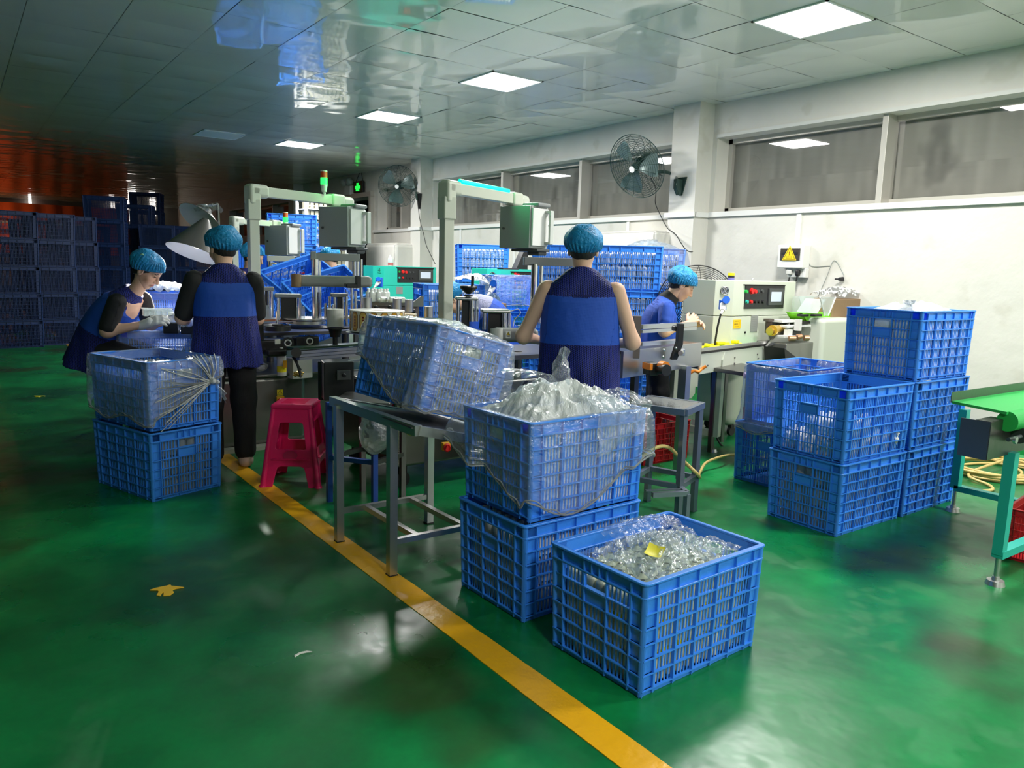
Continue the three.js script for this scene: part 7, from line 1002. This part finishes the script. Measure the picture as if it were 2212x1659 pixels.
person('bare-armed woman seen from behind in a blue vest with net yoke', {
  base: [2.955, 0, -3.36], ry: 2.40, spine: [[0.88, 0, 0.165, 0.115], [1.05, 0.005, 0.145, 0.105], [1.22, 0, 0.165, 0.115], [1.33, -0.012, 0.15, 0.075]], neck: [[0, 1.35, -0.01], [0, 1.45, 0.012]], head: [0, 1.512, 0.036, 0.20],
  arms: [[[0.205, 1.285, -0.01], [0.335, 1.0, 0.02], [0.24, 0.955, 0.245], [[-0.35, 0.0, 0.93], [0.3, 0.9, 0.1], 0.7]], [[-0.205, 1.285, -0.01], [-0.31, 0.99, 0.0], [-0.22, 0.955, 0.235], [[0.35, 0.0, 0.93], [-0.3, 0.9, 0.1], 0.7]]],
  legs: stand(), vest: [[0.60, -0.005, 0.245, 0.17], [0.97, -0.005, 0.235, 0.155], [1.225, -0.005, 0.222, 0.13], [1.30, -0.015, 0.205, 0.09], [1.36, -0.02, 0.135, 0.075], [1.405, -0.012, 0.075, 0.07]], vestM: NET, split: [1.02, 2.3] });
person('standing woman seen from behind in a black tee and blue net vest, black trousers', {
  base: [1.435, 0, -5.19], ry: 3.02, spine: [[0.86, 0, 0.155, 0.11], [1.03, 0.005, 0.14, 0.10], [1.19, 0, 0.155, 0.11], [1.29, -0.01, 0.14, 0.075]], neck: [[0, 1.31, -0.01], [0, 1.41, 0.012]], head: [0, 1.475, 0.036, 0.22, 0.35],
  arms: [[[0.185, 1.265, -0.01], [0.255, 1.02, 0.06], [0.20, 0.975, 0.30], [[0.1, 0.05, 0.95], [0.3, 0.9, 0.1], 0.5]], [[-0.185, 1.265, -0.01], [-0.22, 1.01, 0.08], [-0.05, 0.98, 0.27], [[0.3, 0.05, 0.93], [-0.3, 0.9, 0.1], 0.5]]], glove: [0, 1],
  legs: stand(0.095, 0.83), sleeve: 0.86, sleeveM: M.tee, vest: [[0.70, -0.005, 0.235, 0.165], [1.02, -0.005, 0.200, 0.14], [1.19, -0.005, 0.195, 0.125], [1.265, -0.012, 0.185, 0.09], [1.32, -0.02, 0.125, 0.075], [1.365, -0.012, 0.075, 0.07]], vestM: NET, split: [1.08, 3.0] });
{ const b = P(222, 745, 5.55); person('woman leaning forward in profile, white glove, hair net with a pale green patch', {
  base: [b.x, 0, b.z], ry: 0.93, spine: [[0.76, 0.0, 0.155, 0.125], [0.89, 0.05, 0.145, 0.11], [1.02, 0.14, 0.155, 0.115], [1.115, 0.215, 0.14, 0.08]], neck: [[0, 1.125, 0.235], [0, 1.215, 0.30]], head: [0, 1.305, 0.355, 0.62],
  arms: [[[0.18, 1.09, 0.22], [0.24, 0.90, 0.24], [0.12, 0.95, 0.45], [[-0.3, 0.25, 0.9], [0.8, 0.5, -0.1], 0.5]], [[-0.185, 1.085, 0.215], [-0.235, 0.885, 0.165], [-0.15, 0.935, 0.395], [[0.15, 0.35, 0.92], [-0.75, 0.6, -0.2], 0.55]]], glove: [0, 1],
  legs: [[[0.09, 0.74, 0.0], [0.11, 0.66, 0.36], [0.11, 0.085, 0.30], [0.12, 0.035, 0.44]], [[-0.09, 0.74, 0.0], [-0.11, 0.66, 0.36], [-0.11, 0.085, 0.30], [-0.12, 0.035, 0.44]]], sleeve: 0.84, sleeveM: M.tee,
  vest: [[0.60, -0.08, 0.235, 0.19], [0.86, 0.015, 0.200, 0.160], [1.03, 0.125, 0.195, 0.135], [1.09, 0.18, 0.182, 0.10], [1.135, 0.225, 0.12, 0.08], [1.165, 0.255, 0.078, 0.07]], vestM: NET, split: [1.05, 3.0] });
  // the pale patch on her hair net, and the clear tray she holds
  const t = scene.children[scene.children.length - 1], g = []; const hm = new THREE.Matrix4().makeRotationFromEuler(new THREE.Euler(0.62, 0, 0)).setPosition(0, 1.305, 0.355); for (const [y, z, r] of [[0.095, -0.055, 0.016], [0.085, -0.035, 0.011], [0.075, -0.022, 0.010], [0.066, -0.040, 0.009], [0.052, -0.046, 0.009], [0.040, -0.050, 0.010], [0.09, -0.012, 0.008], [0.088, 0.004, 0.008]]) { const a = Math.sqrt(Math.max(0.02, 1 - ((y - 0.048) / 0.098) ** 2 - ((z + 0.028) / 0.122) ** 2)) * 0.104; g.push(new THREE.SphereGeometry(1, 12, 8).scale(0.006, r, r).translate(-a - 0.001, y, z).applyMatrix4(hm)); } part(t, 'pale_patch', g, mat('pale_green_print', [0.45, 0.75, 0.55], 0.6));
  const c = P(340, 672, 5.5), tray = thing('clear_tray', 'clear moulded plastic tray held in the white glove', 'tray', c, -0.5); const wells = []; for (let i = 0; i < 5; i++) for (let k = 0; k < 2; k++) wells.push(rbx(0.034, 0.05, 0.034, 0.008, c.x - 0.08 + i * 0.04, c.y - 0.01, c.z - 0.02 + k * 0.04)); tray.rotation.y = 0; part(tray, 'well', wells, M.clear); part(tray, 'tray_rim', [bar(c.clone().add(V(-0.1, 0.02, -0.04)), c.clone().add(V(0.1, 0.0, -0.04)), 0.01, 0.012), bar(c.clone().add(V(-0.1, 0.02, 0.04)), c.clone().add(V(0.1, 0.0, 0.04)), 0.01, 0.012), rbx(0.2, 0.006, 0.09, 0.002, c.x, c.y + 0.018, c.z)], M.clear);
}
{ const b = P(1424, 800, 6.2); person('woman in a blue polo shirt with black collar, head bowed, hand at her chest', {
  base: [b.x, 0, b.z], ry: 0.86, spine: [[0.80, -0.03, 0.155, 0.115], [0.95, -0.03, 0.145, 0.11], [1.07, -0.01, 0.155, 0.115], [1.155, 0.015, 0.14, 0.08]], neck: [[0, 1.165, 0.025], [0, 1.235, 0.085]], head: [0, 1.298, 0.145, 0.55],
  arms: [[[0.175, 1.125, 0.02], [0.25, 0.93, 0.06], [0.12, 0.97, 0.24], [[-0.5, 0.3, 0.8], [0.7, 0.6, 0.1], 0.7]], [[-0.18, 1.12, 0.01], [-0.245, 0.945, -0.005], [-0.13, 1.0, 0.185], [[0.45, 0.55, 0.7], [-0.75, 0.45, 0.3], 0.8]]],
  legs: [[[0.09, 0.78, -0.03], [0.1, 0.43, 0.0], [0.1, 0.085, -0.02], [0.11, 0.035, 0.11]], [[-0.09, 0.78, -0.03], [-0.1, 0.43, 0.0], [-0.1, 0.085, -0.02], [-0.11, 0.035, 0.11]]], sleeve: 0.55, sleeveM: M.polo, collar: true,
  vest: [[0.72, -0.03, 0.185, 0.155], [0.95, -0.03, 0.175, 0.145], [1.07, -0.01, 0.182, 0.13], [1.14, 0.01, 0.17, 0.09], [1.19, 0.03, 0.08, 0.07]], vestM: [M.polo], split: [1, 2] }); }
{ const b = P(1072, 700, 6.9); person('woman bending low over the line in a bright blue vest before the teal machine', {
  base: [b.x, 0, b.z], ry: -2.05, spine: [[0.80, -0.05, 0.155, 0.12], [0.93, 0.03, 0.145, 0.11], [1.01, 0.14, 0.155, 0.115], [1.04, 0.24, 0.14, 0.08]], neck: [[0, 1.045, 0.26], [0, 1.07, 0.34]], head: [0, 1.10, 0.41, 0.95],
  arms: [[[0.18, 1.0, 0.23], [0.22, 0.78, 0.26], [0.15, 0.72, 0.46], [[-0.2, 0, 0.95], [0.3, 0.9, 0.1], 0.5]], [[-0.18, 1.0, 0.23], [-0.22, 0.78, 0.26], [-0.15, 0.72, 0.46], [[0.2, 0, 0.95], [-0.3, 0.9, 0.1], 0.5]]], legs: stand(0.09, 0.80), sleeve: 0.95, sleeveM: M.polo,
  vest: [[0.66, -0.07, 0.19, 0.165], [0.90, 0.0, 0.185, 0.155], [1.02, 0.13, 0.185, 0.14], [1.075, 0.27, 0.10, 0.085]], vestM: [M.polo, M.polo, M.palenet ??= mat('pale_violet_net', [0.35, 0.36, 0.55], 0.7, 0, { bumpMap: rep(netBump, 12), bumpScale: 0.004 })], split: [1, 1.9], headCell: 0.006 }); }
{ const b = P(722, 640, 9.3); person('woman far back in profile with a dark vest, under the grey header beam', {
  base: [b.x, 0, b.z], ry: -2.3, spine: [[0.84, 0, 0.155, 0.11], [1.02, 0, 0.14, 0.10], [1.19, 0, 0.155, 0.11], [1.29, 0, 0.14, 0.075]], neck: [[0, 1.30, 0.0], [0, 1.39, 0.03]], head: [0, 1.455, 0.06, 0.35],
  arms: [[[0.185, 1.25, 0], [0.22, 1.0, 0.06], [0.12, 0.97, 0.28], [[-0.2, 0, 0.95], [0.3, 0.9, 0.1], 0.5]], [[-0.185, 1.25, 0], [-0.22, 1.0, 0.06], [-0.12, 0.97, 0.28], [[0.2, 0, 0.95], [-0.3, 0.9, 0.1], 0.5]]], legs: stand(0.09, 0.82), sleeve: 0.8, sleeveM: M.tee,
  vest: [[0.70, 0, 0.21, 0.16], [1.0, 0, 0.20, 0.145], [1.19, 0, 0.195, 0.13], [1.32, 0, 0.10, 0.08]], vestM: [M.net, M.tee, M.net], split: [1.1, 2.3], headCell: 0.006 }); }
{ const b = P(537, 640, 7.9); person('woman half hidden by the white post, glasses side showing, facing the far machine', {
  base: [b.x, 0, b.z], ry: 0.75, spine: [[0.84, 0, 0.155, 0.11], [1.02, 0, 0.14, 0.10], [1.19, 0, 0.155, 0.11], [1.29, 0, 0.14, 0.075]], neck: [[0, 1.29, 0.0], [0, 1.38, 0.03]], head: [0, 1.435, 0.07, 0.30],
  arms: [[[0.185, 1.25, 0], [0.22, 1.0, 0.06], [0.12, 0.97, 0.28], [[-0.2, 0, 0.95], [0.3, 0.9, 0.1], 0.5]], [[-0.185, 1.25, 0], [-0.22, 1.0, 0.06], [-0.12, 0.97, 0.28], [[0.2, 0, 0.95], [-0.3, 0.9, 0.1], 0.5]]], legs: stand(0.09, 0.82), sleeve: 0.8, sleeveM: M.tee,
  vest: [[0.70, 0, 0.21, 0.16], [1.0, 0, 0.20, 0.145], [1.19, 0, 0.195, 0.13], [1.32, 0, 0.10, 0.08]], vestM: NET, split: [1.1, 2.3], headCell: 0.006 }); }
// ---------------------------------------------------------------- shadows, picture
scene.traverse(o => { if (o.isMesh) { o.castShadow = true; o.receiveShadow = true; } if (o.isLight && o.shadow) o.castShadow = !o.isRectAreaLight; if (o.userData.local) delete o.userData.local; });
renderer.render(scene, camera);
